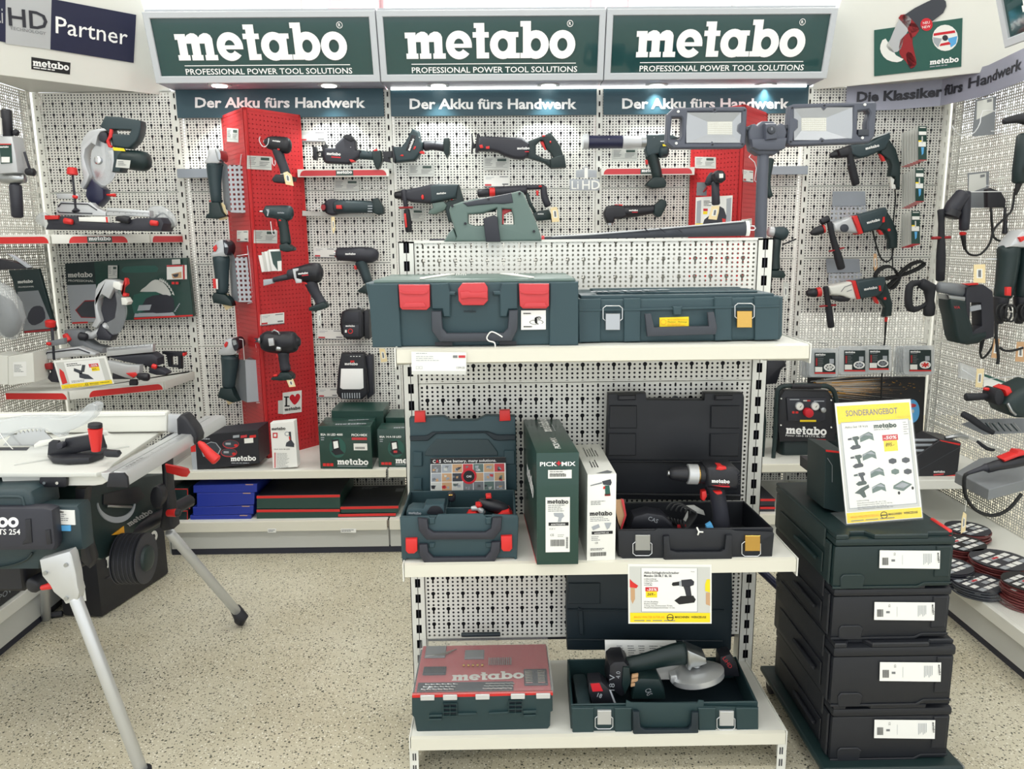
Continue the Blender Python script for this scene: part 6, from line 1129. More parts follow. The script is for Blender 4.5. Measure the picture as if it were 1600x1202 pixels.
part(t, 'left_fence', P_(z1b, [(150,845),(185,790),(450,800),(500,850),(575,880),(575,915),(500,915),(150,908)], -.04,.0, 'silverplastic', .004)); q = MB(); q.tube(z1b, [(170,838,5),(196,806,5),(425,815,5),(500,865,5)], 'darkgrey', d=.002); q.tube(z1b, [(170,870,5),(175,885,5),(460,895,5)], 'darkgrey', d=.002); part(t, 'fence_groove', q, kind='stuff'); part(t, 'right_fence', P_(z1b, [(580,842),(950,870),(950,922),(580,912)], -.04,.0, 'alu', .003)); q = MB()
for i in range(36): q.rect(z1b, 590+i*10,868+i*.5,593+i*10, (888 if i % 5 == 0 else 880)+i*.5, 'ink', .001)
part(t, 'fence_scale', q, kind='stuff')
part(t, 'base', P_(z1b, [(80,920),(350,915),(365,960),(690,975),(850,935),(1060,930),(1085,980),(1065,1048),(860,1045),(78,1032),(100,980)], -.1,.02, 'navy' if False else 'darkgrey', .006,2)); part(t, 'table_insert', P_(z1b, [(365,925),(620,925),(625,972),(370,962)], .0,.024, 'white', .003)); part(t, 'red_index', P_(z1b, [(600,925),(614,925),(618,972),(606,972)], .02,.0265, 'red')); q = MB(); q.prism(z1b, [(84,912),(205,912),(200,945),(88,948)], .01,.03, 'red', .003); part(t, 'red_grip', q); part(t, 'red_knob', T_(z1b, [(260,958,26),(318,968,24)], 'red', d=.03)); part(t, 'red_knob', T_(z1b, [(990,975,24),(1040,980,22)], 'red', d=.03)); part(t, 'mitre_knob', T_(z1b, [(700,940,20),(760,945,32),(800,952,32)], 'black', d=.03))
part(t, 'cable_bag', T_(Zm(PY(3.5), 60,170,5.4625), [(960,900,60),(1040,900,75),(1120,950,60),(1150,1000,40)], 'pvc', kd=.8, sm=2)); part(t, 'cable', T_(Zm(PY(3.5), 60,170,5.4625), [(1000,930,7),(1060,890,7),(1110,930,7),(1160,1000,7),(1100,1020,7),(1060,980,7)], 'cable', sm=3))
part(t, 'plastic_wrap', T_(Zm(PY(3.45), 60,170,5.4625), [(20,930,60),(60,960,55),(90,1000,35)], 'pvc', sm=2))
z2 = Zm(PY(3.50), 60,390,5.227); z2b = Zm(PY(3.38), 60,390,5.227)
t = TH('mitre_saw', 'lower mitre saw with clear blade guard and long fence, on the lower corner shelf', 'mitre saw', z2,600,1040)
part(t, 'upper_guard', P_(z2, [(490,330),(510,280),(570,240),(640,245),(690,262),(705,290),(650,300),(630,340),(600,400),(545,365),(510,400),(512,480),(540,580),(500,640),(455,620),(490,560),(478,450)], -.03,.03, 'silverplastic', .008,2)); part(t, 'blade', P_(z2, [(615+98*math.cos(a/5), 520+180*math.sin(a/5)) for a in range(32)], -.004,.004, 'darkgrey')); part(t, 'clear_guard', P_(z2, [(640,320),(690,330),(735,430),(740,520),(710,620),(680,680),(620,690),(575,650),(565,600),(640,560),(660,440)], .014,.02, 'clear')); part(t, 'pale_block', P_(z2, [(700,390),(735,390),(758,425),(745,450),(705,448)], -.02,.03, 'cream', .003)); part(t, 'front_hood', P_(z2, [(640,262),(685,260),(705,285),(700,330),(660,320),(635,300)], .0,.034, 'white', .004)); part(t, 'trigger_lever', P_(z2, [(720,230),(735,240),(740,280),(705,310),(700,350),(738,362),(735,382),(700,380),(690,330),(705,290)], -.01,.02, 'red', .003)); part(t, 'arm', P_(z2, [(520,600),(560,640),(600,690),(620,700),(600,745),(500,735),(485,680)], -.05,.02, 'darkgrey', .01,2))
part(t, 'motor_arm', T_(z2, [(560,620,30),(450,700,30),(400,700,36)], 'silverplastic')); part(t, 'slide_head', P_(z2, [(230,655),(360,650),(400,680),(395,730),(460,780),(550,800),(560,840),(380,850),(300,800),(240,740)], -.06,.03, 'mgrey', .012,2)); part(t, 'slide_tube', T_(z2, [(372,700,34),(420,708,30)], 'black', d=.03)); part(t, 'red_knob', T_(z2, [(250,690,24),(275,735,30)], 'red', d=.03)); part(t, 'clamp_knob', T_(z2b, [(98,590,42),(98,625,38)], 'red')); part(t, 'clamp_rod', T_(z2b, [(112,640,12),(128,900,10)], 'darkgrey')); part(t, 'clamp_block', P_(z2b, [(85,745),(130,740),(225,720),(228,770),(130,785),(88,780)], -.01,.014, 'mgrey', .003)); part(t, 'clamp_lever', T_(z2b, [(95,765,14),(118,765,14)], 'red', d=.02))
part(t, 'left_fence', P_(z2b, [(22,890),(60,830),(330,795),(470,850),(465,868),(380,865),(100,900)], -.04,.0, 'silverplastic', .004)); q = MB(); q.tube(z2b, [(45,880,5),(75,842,5),(330,812,5),(420,845,5)], 'darkgrey', d=.003); part(t, 'fence_groove', q, kind='stuff'); part(t, 'right_fence', P_(z2b, [(555,805),(935,772),(935,838),(558,875)], -.03,.0, 'alu', .003)); q = MB()
for i in range(36): q.rect(z2b, 565+i*10,830-i*.9,568+i*10, (812 if i % 5 else 805)-i*.9, 'ink', .001)
part(t, 'fence_scale', q, kind='stuff')
part(t, 'turntable', P_(z2b, [(560,880),(740,862),(920,850),(970,890),(975,950),(900,960),(700,920)], -.08,.0, 'darkgrey', .01,2)); part(t, 'extension_arm', P_(z2b, [(590,900),(760,935),(862,935),(858,1000),(800,1045),(740,1035),(620,990)], .0,.04, 'silverplastic', .005)); part(t, 'red_lever', P_(z2b, [(760,995),(830,990),(850,1010),(820,1030),(800,1020)], .04,.055, 'red', .002)); part(t, 'black_knob', T_(z2b, [(850,1020,24),(900,1028,34),(928,1030,32)], 'black', d=.04)); part(t, 'lock_screw', P_(z2b, [(780,1050),(830,1050),(838,1080),(835,1098),(775,1098),(772,1075)], .02,.04, 'black', .004)); part(t, 'base_foot', P_(z2b, [(900,960),(1000,980),(1050,1010),(1040,1028),(960,1028),(900,1010)], -.06,.0, 'darkgrey', .006)); part(t, 'red_knob', T_(z2b, [(950,945,20),(975,955,20)], 'red', d=.02)); part(t, 'front_base', P_(z2b, [(60,940),(130,930),(160,1090),(100,1085),(65,1050),(95,1000)], -.05,.0, 'darkgrey', .008)); part(t, 'red_lever', P_(z2b, [(60,930),(120,920),(125,975),(80,975)], .0,.02, 'darkred', .004)); part(t, 'lower_base', P_(z2b, [(600,990),(720,1040),(745,1060),(600,1062)], -.08,.0, 'darkgrey', .006))
t = TH('support_stand', 'small black support bracket with red tip at the right of the lower corner shelf', 'stand', z2,1100,970); part(t, 'frame', P_(z2, [(1018,830),(1200,835),(1200,865),(1175,870),(1178,970),(1150,975),(1148,870),(1090,868),(1095,940),(1148,945),(1148,962),(1070,955),(1055,860),(1020,845)], -.015,.015, 'black', .003)); part(t, 'red_tip', P_(z2, [(1188,840),(1204,840),(1204,866),(1188,866)], -.016,.017, 'red', .002))
# packaging board behind the lower saw
pw = Zm(PY(3.79), 60,390,5.227)
t = TH('packaging_board', 'large dark green saw blade pack board with blade picture behind the lower mitre saw', 'pack', pw, 740,580); part(t, 'board', P_(pw, [(218,115),(720,82),(1215,68),(1268,535),(1262,548),(272,605),(232,290)], -.03,.0, 'boxgreen', .002,1)); q = MB()
q.poly(pw, [(218,115),(455,100),(470,282),(232,290)], 'dgreen', .0006); q.poly(pw, [(232,292),(470,284),(500,590),(272,600)], 'lgrey', .0006); q.poly(pw, [(380,415),(480,412),(485,560),(350,558),(300,495)], 'darkred', .0009); q.poly(pw, [(375,425),(475,422),(480,555),(352,550),(312,495)], 'dgrey', .0012)
q.poly(pw, catmull([(830,345),(880,300),(930,255),(980,248),(1040,290),(1085,370),(1040,380),(960,345)], 2), 'greypaper', .0009)
for i in range(8): a = 985+i*15; b = 240+i*i*2.2; q.poly(pw, [(a, b+14),(a+10, b-8),(a+22, b+28)], 'greypaper', .0009)
q.poly(pw, catmull([(860,505),(880,400),(1000,368),(1090,385),(1110,450),(1080,515)], 2), 'darkgrey', .0012); q.poly(pw, [(790,520),(1100,512),(1120,540),(782,552)], 'lgrey', .0009)
for i in range(5): q.poly(pw, [(1105+i*9,510-i*14),(1125+i*8,505-i*14),(1118+i*9,492-i*14)], 'lgrey', .0012)
q.poly(pw, catmull([(690,150),(740,138),(960,132),(972,175),(940,185),(700,190)], 2), 'pgreen', .0009); q.poly(pw, catmull([(780,370),(960,345),(990,380),(960,430),(860,500),(780,520)], 2), 'pgreen', .001); q.poly(pw, [(822,455),(925,450),(910,495),(808,500)], 'lgrey', .0014)
q.poly(pw, [(276,594),(405,588),(405,602),(278,608)], 'red', .0012); q.poly(pw, [(780,558),(1262,532),(1262,545),(785,572)], 'red', .0012); q.logo(pw, 242,228,205, 'greypaper', .0016,1); q.text(pw, 'PROFESSIONAL', 244,262,17, 'greypaper', .0016, fit=208, bold=.01, ang=-1); part(t, 'print', q)
card(Zm(PY(3.78), 60,390,5.227), 570,130,645,235, 'small price flag pinned on the packaging board above the lower saw'); 
for i, x_ in enumerate((1128,1110,1095)): part(t, 'leaflet', P_(Zm(PY(3.785-i*.004), 60,390,5.227), [(x_-46,128),(x_+84,126),(x_+86,242),(x_-44,246)], 0,.002, 'white' if i % 2 == 0 else 'rosered'))
q = MB(); zq = Zm(PY(3.777), 60,390,5.227); q.poly(zq, [(1050,128),(1178,126),(1178,138),(1050,142)], 'rosered', .003); q.poly(zq, [(1088,200),(1170,180),(1172,232),(1100,238)], 'tan', .003); q.poly(zq, [(1095,205),(1150,195),(1140,222),(1115,228)], 'dgrey', .0034); q.poly(zq, [(1092,82),(1160,78),(1162,118),(1094,122)], 'greypaper', .003); q.rect(zq, 1090,264,1114,284, 'red', .003); q.rect(zq, 1122,264,1146,284, 'red', .003); part(t, 'leaflet_print', q)
cl = Zm(PY(3.46), 0,300,4)
t = TH('packaging_board', 'narrow dark pack board hanging at the far left wall', 'pack', cl, 190,880); part(t, 'board', P_(cl, [(50,490),(240,480),(345,855),(340,870),(150,885),(80,560)], -.02,0, 'dgreen', .002,1)); q = MB(); q.poly(cl, [(110,625),(240,615),(335,850),(150,868)], 'mgrey', .001); q.poly(cl, catmull([(195,730),(230,712),(270,722),(285,790),(240,825),(200,832),(170,790)], 2), 'darkgrey', .0014); q.poly(cl, [(152,870),(340,855),(342,866),(154,882)], 'darkred', .0014); q.logo(cl, 112,572,98, 'greypaper', .0014,3); q.text(cl, 'PROFESSIONAL', 116,600,9, 'greypaper', .0014, fit=98, ang=3); part(t, 'print', q)
card(Zm(PY(3.30), 60,390,5.227), 0,0,1,1, 'x') if False else None
# sale sign on the lower shelf
sq = quadY([(83,564),(165,556.5),(178,600),(96,609)], 3.12,100,58)
t = thing('sale_sign', 'small tilted sale sign with mitre saw picture on the lower corner shelf', 'sign', sq.p(50,0)); part(t, 'board', P_(sq, R4(0,0,100,58), -.003,0, 'white', .0006,1)); q = MB(); q.rect(sq, 4,8,96,54, 'greypaper', .0006); q.rect(sq, 19,9,86,53, 'paper', .0009); q.poly(sq, [(5,10),(15,12),(14,34),(8,42),(5,30)], 'red', .0009); footer(q, Quad(sq.p(2,9), sq.p(98,9), sq.p(98,1), sq.p(2,1), 96,8), 96,8,.0012); q.lines(sq, 23,48,30,3.4,2,1.4, 'ink', .0013); q.rect(sq, 64,38,82,45, 'logored', .0013); q.text(sq, '-22%', 66,39.5,4, 'letterwhite', .0016, fit=14, bold=.02); q.rect(sq, 67,30,82,38, 'yellow', .0013); q.text(sq, '895.-', 68.5,32,3.6, 'ink', .0016, fit=11); q.lines(sq, 23,14,28,2.5,2,1, 'printgrey', .0013)
for pl in ([(35,40),(50,32),(46,26),(33,34)], [(52,45),(58,44),(52,30),(46,32)], [(42,30),(58,24),(66,14),(50,16),(40,20)]): q.poly(sq, pl, 'dgrey', .0014)
part(t, 'print', q)
# magnetic drill stand at the far left, on the upper shelf
cm = Zm(PY(3.30), 0,150,2.557)
t = TH('drill_stand', 'silver and black core drill stand at the left end of the upper corner shelf', 'drill stand', cm, 70,500); part(t, 'column', T_(cm, [(25,60,20),(32,160,20)], 'black')); part(t, 'slide_rail', P_(cm, [(24,95),(32,95),(36,160),(26,160)], .04,.05, 'white')); part(t, 'motor_block', P_(cm, [(12,165),(72,165),(86,235),(95,310),(20,315),(16,240)], -.04,.04, 'silverplastic', .008)); part(t, 'label_panel', P_(cm, [(24,198),(70,196),(74,272),(30,275)], .04,.043, 'boxgreen')); q = MB(); q.logo(cm, 28,212,36, 'letterwhite', .0445); q.rect(cm, 33,248,66,270, 'white', .0445); q.rect(cm, 24,196,70,200, 'red', .0445); part(t, 'print', q); part(t, 'foot_ring', T_(cm, [(8,325,22),(60,330,26),(98,330,18)], 'steel')); part(t, 'drill_core', T_(cm, [(62,360,24),(70,480,22)], 'darkgrey')); part(t, 'feed_arm', T_(cm, [(98,225,5),(118,290,5)], 'darkgrey')); part(t, 'feed_handle', T_(cm, [(108,303,14),(134,305,16)], 'black')); part(t, 'cable', T_(cm, [(-5,205,3),(15,220,3),(22,255,3),(5,285,3)], 'cable', sm=2)); part(t, 'black_boss', T_(cm, [(60,145,14),(70,150,12)], 'black'))
cm = Zm(PY(3.28), 0,300,4)
t = TH('bagged_tool', 'dark tool in clear plastic bag at the far left above the cardboard boxes', 'tool', cm, 60,900); part(t, 'tool_body', T_(cm, [(-60,690,60),(30,720,60),(70,830,60),(40,870,50)], 'darkgrey', sm=2)); part(t, 'bag', T_(cm, [(-80,600,60),(20,640,70),(75,780,80),(50,890,60)], 'pvc', sm=2))
t = TH('saw_accessory', 'black folded saw part with pale blade edge at the far left under the upper shelf', 'tool part', cm, 60,470); part(t, 'black_wing', P_(cm, [(-60,410),(60,425),(130,445),(200,480),(-60,490)], -.02,.02, 'black', .004)); part(t, 'pale_edge', P_(cm, [(60,385),(100,395),(210,470),(185,475)], .0,.02, 'lgrey', .002))
for i, (pts, lb) in enumerate((([(-60,1020),(48,1025),(50,1205),(-60,1205)], 'left of the two plain cardboard boxes at the left end of the lower corner shelf'),([(50,1030),(205,1005),(215,1190),(52,1210)], 'right of the two plain cardboard boxes at the left end of the lower corner shelf'))):
    t = TH('cardboard_box', lb, 'box', cm, 80,1200, 'cardboard boxes on the lower corner shelf'); part(t, 'carton', P_(cm, pts, -.12,0, 'cream', .002,1)); 
    if i: q = MB(); q.poly(cm, [(82,1065),(165,1060),(167,1150),(86,1156)], 'paper', .001); q.lines(cm, 90,1085,60,10,5,4, 'printgrey', .0014); part(t, 'print', q)
# ---------------------------------------------------------------- rear shelf goods
def shelfbox(name, label, cv, pts, dep, k, topk=None, edge=None, group=None, fn=None, zrest=None):
    t = TH(name, label, 'box', cv, pts[2][0], pts[2][1], group); part(t, 'carton', P_(cv, pts, -dep, 0, k, .0015,1))
    q = MB()
    if topk: a, b = cv.p(*pts[0]), cv.p(*pts[1]); z = min(a.z, b.z); q.poly(Can((a.x, a.y, z),(b.x-a.x, b.y-a.y, b.z-a.z),(0,1,0)), [(.002,.002),((b-a).length-.002,.002),((b-a).length-.002, dep-.004),(.002, dep-.004)], topk, .001+abs(a.z-b.z)*0)
    if edge: q.poly(cv, [pts[0], pts[1], (pts[1][0], pts[1][1]+edge),(pts[0][0], pts[0][1]+edge)], 'red', .0012)
    if fn: fn(q)
    if q.v: part(t, 'print', q)
    return t
c4b = Zm(PY(3.43), 190,620,5.009)
def f(q):
    q.logo(c4b, 855,505,200, 'letterwhite', .0012,2); q.lines(c4b, 860,522,195,8,1,6, 'lgrey', .0012); q.lines(c4b, 615,335,130,10,1,9, 'lgrey', .0012)
    for x_, k_ in ((872, 'lgrey'),(932, 'rosered'),(1002, 'red')): q.poly(c4b, [(x_, 304),(x_+50,298),(x_+50,318),(x_, 324)], k_, .0012)
    q.poly(c4b, [(960,328),(1030,322),(1032,360),(962,366)], 'white', .0012); q.poly(c4b, [(540,375),(580,372),(594,578),(556,578)], 'lgrey', .0014); q.poly(c4b, [(540,375),(580,372),(582,430),(544,434)], 'red', .0016)
    for x_, y_ in ((855,372),(840,438)): q.oval(c4b, x_, y_, 64,34, 'rosered', .0012); q.oval(c4b, x_, y_-3,60,30, 'dgrey', .0016); q.rect(c4b, x_-40, y_-12, x_, y_+4, 'lgrey', .002); q.oval(c4b, x_+40, y_+8,14,10, 'red', .002)
    q.poly(c4b, [(615,390),(700,352),(740,360),(780,410),(760,450),(640,470)], 'lgrey', .0012); q.poly(c4b, [(622,392),(700,358),(736,364),(770,410),(755,442),(645,462)], 'dgrey', .0016)
shelfbox('battery_set_box', 'black box with two pictured batteries, left end of the rear shelf behind the saw lever', c4b, [(540,312),(1066,258),(1080,520),(556,580)], .16, 'black', 'darkgrey', fn=f)
cr2 = Zm(PY(3.42), 400,600,4)
def f(q):
    q.logo(cr2,98,290,88, 'ink', .0012,3); q.rect(cr2,105,305,135,338, 'logored', .0012); q.rect(cr2,112,312,128,330, 'white', .0016); q.text(cr2, 'ULA 14.4-18 LED', 112,412,8, 'ink', .0012, fit=100)
    for i in range(12): q.rect(cr2,114,430+i*8,124,435+i*8, 'logored', .0012); q.lines(cr2,130,435+i*8,90,1,1,2, 'printgrey', .0012)
    q.poly(cr2, [(205,300),(218,298),(222,350),(240,375),(238,395),(185,390),(190,368),(212,352)], 'dgrey', .0012); q.oval(cr2,195,312,16,14, 'lgrey', .0012); q.oval(cr2,195,312,11,9, 'white', .0016); q.poly(cr2, [(205,330),(214,328),(216,350),(208,350)], 'red', .0016)
shelfbox('lamp_box', 'narrow white box with lamp picture in front of the red column', cr2, [(88,246),(237,232),(260,520),(106,531)], .05, 'paper', fn=f)
def lampbox(lb, fl, fr, tf, tb, tbr, txt, extra):
    t, f_, w, h, s_, l, top, _, dp = pixbox('lamp_box', lb, 'box', fl, fr, .393, tf, tb, tbr, 'boxgreen'); q = MB(); q.logo(f_, w*.33, h*.1, w*.6, 'letterwhite', .001); q.rect(f_, w*.33, h*.055, w*.9, h*.07, 'lgrey', .001); q.text(f_, txt, w*.04, h*.78, h*.05, 'letterwhite', .001, fit=w*.42, bold=.02); q.lines(f_, w*.04, h*.72, w*.1, h*.05,2, h*.025, 'lgrey', .001)
    q.text(f_, 'PICK+MIX', w*.63, h*.77, h*.055, 'letterwhite', .001, fit=w*.3, bold=.02); q.rect(f_, w*.63, h*.68, w*.92, h*.74, 'rosered', .001); q.rect(f_, w*.66, h*.44, w*.92, h*.6, 'white', .001); q.barcode(f_, w*.69, h*.47, w*.18, h*.05, 'ink', .0014); [q.rect(f_, w*(.05+.07*i), h*.06, w*(.11+.07*i), h*.13, 'red', .001) for i in range(3)]
    q.oval(f_, w*.35, h*.5, w*.16, h*.24, 'pgreen', .0008); q.poly(f_, [(w*.24, h*.68),(w*.38, h*.7),(w*.4, h*.45),(w*.26, h*.42)], 'black', .0012); q.poly(f_, [(w*.27, h*.64),(w*.36, h*.66),(w*.37, h*.5),(w*.28, h*.47)], 'letterwhite', .0015); q.poly(f_, [(w*.22, h*.42),(w*.4, h*.46),(w*.48, h*.36),(w*.3, h*.32)], 'black', .0012)
    if extra: q.poly(f_, [(w*.3, h*.44),(w*.37, h*.44),(w*.37, h*.38),(w*.3, h*.38)], 'rosered', .0016)
    q.logo(top, w*.3, dp*.12, w*.6, 'lgrey', .001); q.rect(top, 0, dp*.48, w, dp*.5, 'darkgrey', .001); q.logo(top, w*.5, dp*.6, w*.4, 'lgrey', .001); q.logo(s_, l*.2, h*.1, l*.6, 'lgrey', .001); part(t, 'print', q); return t
lampbox('larger green work lamp box on the rear shelf, beside the white lamp box', (501,732.5),(582,733),(500,666),(509,652),(598,652), 'BSA 18 LED 4000', 0)
lampbox('smaller green work lamp box half hidden by the open green case', (592,730),(672,730),(590,671),(596,661),(668,661), 'BSA 14.4-18 LED', 1)
shelfbox('lamp_box', 'second large green box directly behind the larger work lamp box', Zm(PY(3.585), 400,600,4), [(470,168),(796,168),(800,470),(480,470)], .2, 'boxgreen', 'dgreen')
shelfbox('lamp_box', 'second small green box directly behind the smaller work lamp box', Zm(PY(3.60), 400,600,4), [(810,210),(1080,210),(1080,460),(815,460)], .18, 'boxgreen', 'dgreen')
cbl = Zm(PY(3.40), 190,620,5.009)
for pts, dep, lb in (([(560,698),(1060,682),(1058,748),(562,754)], .3, 'topmost of the blue boxes on the bottom rear shelf'),([(588,756),(1040,750),(1036,846),(590,866)], .28, 'second blue box from the top on the bottom rear shelf'),([(556,868),(1032,852),(1030,920),(560,930)], .3, 'third blue box from the top on the bottom rear shelf'),([(535,932),(1015,924),(1012,984),(538,988)], .31, 'lowest of the blue boxes on the bottom rear shelf')):
    shelfbox('blue_box', lb, cbl, pts, dep, 'blue', group='flat blue boxes', fn=lambda q, p=pts: q.rect(cbl, p[1][0]-90, p[1][1]+3, p[1][0]-30, p[1][1]+9, 'tan', .001))
for pts, lb in (([(400,720),(520,718),(522,820),(400,825)], 'upper dark box with orange edge left of the blue boxes'),([(400,832),(535,828),(538,880),(400,886)], 'middle dark box with orange edge left of the blue boxes'),([(400,892),(518,888),(520,1000),(400,1002)], 'lowest dark box with orange edge left of the blue boxes')):
    shelfbox('dark_box', lb, cbl, pts, .28, 'dgreen', group='dark boxes left of the blue ones', fn=lambda q, p=pts: (q.rect(cbl, p[0][0], p[0][1], p[1][0], p[0][1]+6, 'red', .001), q.rect(cbl, p[1][0]-5, p[1][1], p[1][0], p[2][1], 'red', .001)))
cg2 = Zm(PY(3.40), 400,600,4)
for pts, dep, lb in (([(4,700),(525,692),(527,780),(4,782)], .33, 'upper long dark green box with red edge on the bottom rear shelf'),([(4,786),(525,783),(525,846),(4,850)], .33, 'lower long dark green box with red edge on the bottom rear shelf'),([(528,768),(890,762),(888,806),(530,808)], .3, 'upper short black-topped box with red edge on the bottom rear shelf'),([(514,814),(874,808),(872,852),(518,857)], .3, 'lower short black-topped box with red edge on the bottom rear shelf')):
    def f(q, p=pts):
        a = cg2.p(*p[0]); 
        if dep < .31: tp = Can((a.x, a.y, a.z+.001),(1,0,0),(0,1,0)); w = cg2.p(*p[1]).x-a.x; q.lines(tp, w*.2,.27, w*.35,.02,2,.006, 'lgrey', .001); q.rect(tp, w*.84,.2, w*.98,.25, 'mgrey', .001)
    shelfbox('tool_box_carton', lb, cg2, pts, dep, 'boxgreen', 'black', 16, group='long cartons on the bottom rear shelf', fn=f if pts[0][1] < 800 else None)
for i, (x0, x1) in enumerate(((73,125),(530,625))): 
    q = MB().rect(Zm(PY(3.358), 400,600,4), x0,905, x1,930, 'paper', 0).lines(Zm(PY(3.358), 400,600,4), x0+5,915, x1-x0-10,8,2,4, 'printgrey', .001); solo('shelf_label', q, 'small white shelf label %s on the bottom rear price rail' % ('at left' if i == 0 else 'at right'), 'label', Zm(PY(3.358), 400,600,4).p(x0,920))
# ---------------------------------------------------------------- table saw
ZT = .85; K = Zm(PY(1.84), 0,600,4); KF = Zm(PY(1.80), 0,600,4); XS = -1.15; KS = Zm(Pix((XS, 0,0),(1,0,0)), 0,600,4); k3 = Zm(PY(1.84), 0,620,5.009)
t = thing('table_saw', 'large table saw on a folding stand at left foreground, white table over green body', 'table saw', onZ(180,1195,0))
cz = Can((0,0, ZT),(1,0,0),(0,1,0)); Pz = lambda x, y, z=ZT: onZ(x, y, z)
tb = [Pz(x, y) for x, y in ((-200,740),(150,739),(168,734),(180,722),(262,667),(-160,667))]
part(t, 'table_top', P_(cz, [(p.x, p.y) for p in tb], -.012,0, 'tabletop', .003,2)); FY = tb[0].y+.004; ka = Zm(PY(FY), 0,620,5.009)
part(t, 'front_apron', P_(ka, [(-1000,600),(760,600),(850,575),(868,590),(860,650),(800,688),(740,697),(50,697),(20,670),(5,610),(-1000,610)], -.012,.0, 'cream', .003,2)); l = part(t, 'black_bracket', P_(ka, [(330,625),(350,612),(530,614),(546,630),(543,690),(528,698),(345,698),(328,685)], .0,.014, 'black', .004,2)); q = MB(); [q.disc(ka, x_, 660,12,.014,.018, 'chrome', 12) for x_ in (376,476)]; part(l, 'screw', q)
# rail with scale
A, B = Pz(186,741), Pz(342,651); d = (B-A).normalized(); n_ = V((d.y, -d.x, 0)); rc = Can(A, d, (0,0,1)); L = (B-A).length; q = MB(); q.prism(Can(A, n_, (0,0,1)), [(-.045,-.004),(-.045,.002),(-.02,.004),(-.018,-.004),(-.012,-.004),(-.012,.006),(.016,.004),(.022,-.006),(.022,-.028),(-.02,-.032)], -L, 0, 'alu', .0008,1); part(t, 'side_rail', q); part(t, 'rail_cap', P_(Can(A-d*.004, n_, (0,0,1)), [(-.03,-.03),(-.02,.004),(.016,.005),(.024,-.006),(.024,-.032)], -.004,.006, 'black', .002)); q = MB(); tpz = Can(A+V((0,0,.0065)), d, -n_)
for i in range(40): q.rect(tpz, .02+i*.01,-.012,.0213+i*.01,-.004 if i % 5 else .002, 'ink', .0004)
q.text(tpz, '10  20  30  40  50', .04,-.002,.008, 'ink', .0004); part(t, 'rail_scale', q, kind='stuff')
# parallel fence
F0, F1 = Pz(-250,677), Pz(262,677); q = MB(); q.box((F0.x, F1.y, ZT+.004),(F1.x, F1.y+.03, ZT+.064), 'cream', .003); q.box((F0.x, F1.y-.004, ZT+.054),(F1.x, F1.y+.001, ZT+.064), 'white', .001); part(t, 'fence', q); kf = Zm(PY(F1.y-.004), 190,620,5.009)
part(t, 'fence_end', P_(kf, [(362,140),(460,145),(462,280),(372,284),(358,270)], -.02,.0, 'silverplastic', .003)); part(t, 'fence_head', P_(kf, [(458,160),(485,130),(512,132),(545,165),(600,240),(625,300),(620,340),(585,370),(545,368),(515,345),(510,310),(465,300)], -.03,.03, 'black', .008,3)); part(t, 'fence_foot', P_(kf, [(330,320),(370,292),(500,298),(512,320),(430,350),(340,345)], -.02,.03, 'darkgrey', .005)); part(t, 'fence_lever', T_(Zm(PY(F1.y-.04), 190,620,5.009), [(605,355,14),(625,375,28),(690,450,40),(740,495,44)], 'red')); 
# mitre gauge
kg = Zm(PY(2.02), 0,620,5.009); part(t, 'mitre_plate', hexa([Pz(*p) for p in ((22,728),(202,699),(165,675),(55,693))], ZT+.0, ZT+.005, 'tabletop', .001)); part(t, 'mitre_face', P_(kg, [(270,375),(310,345),(700,280),(840,262),(850,300),(380,375),(275,400)], -.002,.004, 'cream', .002)); part(t, 'mitre_head', P_(Zm(PY(1.99), 0,620,5.009), [(380,360),(410,340),(460,345),(475,375),(500,378),(510,330),(690,300),(800,300),(830,400),(700,420),(400,480),(372,450)], -.01,.004, 'black', .005,2))
q = hexa([Pz(*p) for p in ((75,718),(82,726),(105,728),(140,726),(163,718),(168,703),(80,713))], ZT+.003, ZT+.018, 'black', .004); part(t, 'mitre_quadrant', q); part(t, 'mitre_pointer', P_(Zm(PY(1.93), 0,620,5.009), [(805,420),(840,425),(915,430),(932,455),(915,480),(830,478),(800,460)], -.02,.0, 'black', .005)); part(t, 'mitre_handle', T_(Zm(PY(1.94), 0,620,5.009), [(752,425,34),(750,350,44),(745,250,55)], 'red', cap=.1)); part(t, 'handle_cap', T_(Zm(PY(1.94), 0,620,5.009), [(745,238,54),(745,212,52)], 'black', cap=.15)); part(t, 'mitre_wheel', MB().disc(Zm(PY(1.985), 0,620,5.009), 498,372,26,.0,.02, 'darkgrey', 16, bev=.003))
# blade and clear guard
kb = Zm(PY(2.12), 0,600,4); bl = [(20,385),(45,355),(70,320)]
for i in range(7): bl += [(105+i*26,318-i*5),(118+i*26,286-i*3+abs(i-4)*3),(126+i*26,300)]
bl += [(330,345),(360,385)]; part(t, 'blade', P_(kb, bl, -.002,.002, 'blade')); part(t, 'blade_slot', hexa([Pz(*p) for p in ((-200,704),(82,704),(82,700),(-200,700))], ZT, ZT+.0015, 'darkgrey', 0)); part(t, 'guard_hood', P_(kb, catmull([(-150,240),(0,225),(120,205),(300,200),(420,205),(520,170),(570,120),(610,118),(628,140),(600,200),(520,260),(420,300),(400,330),(300,280),(150,280),(50,330),(-100,350)], 3), -.02,.02, 'pvc', .003,1)); q = MB(); q.tube(kb, [(-10,240,4),(100,208,4),(250,192,4),(400,196,4),(480,180,4),(580,122,4)], 'clear', sm=3, seg=6, d=.022); q.tube(kb, [(0,250,3),(60,340,3),(110,395,3)], 'white', sm=3, seg=6, d=.022); q.tube(kb, [(170,260,4),(280,258,4),(380,290,4),(430,325,4)], 'clear', sm=3, seg=6, d=.022); part(t, 'guard_edge', q, kind='stuff')
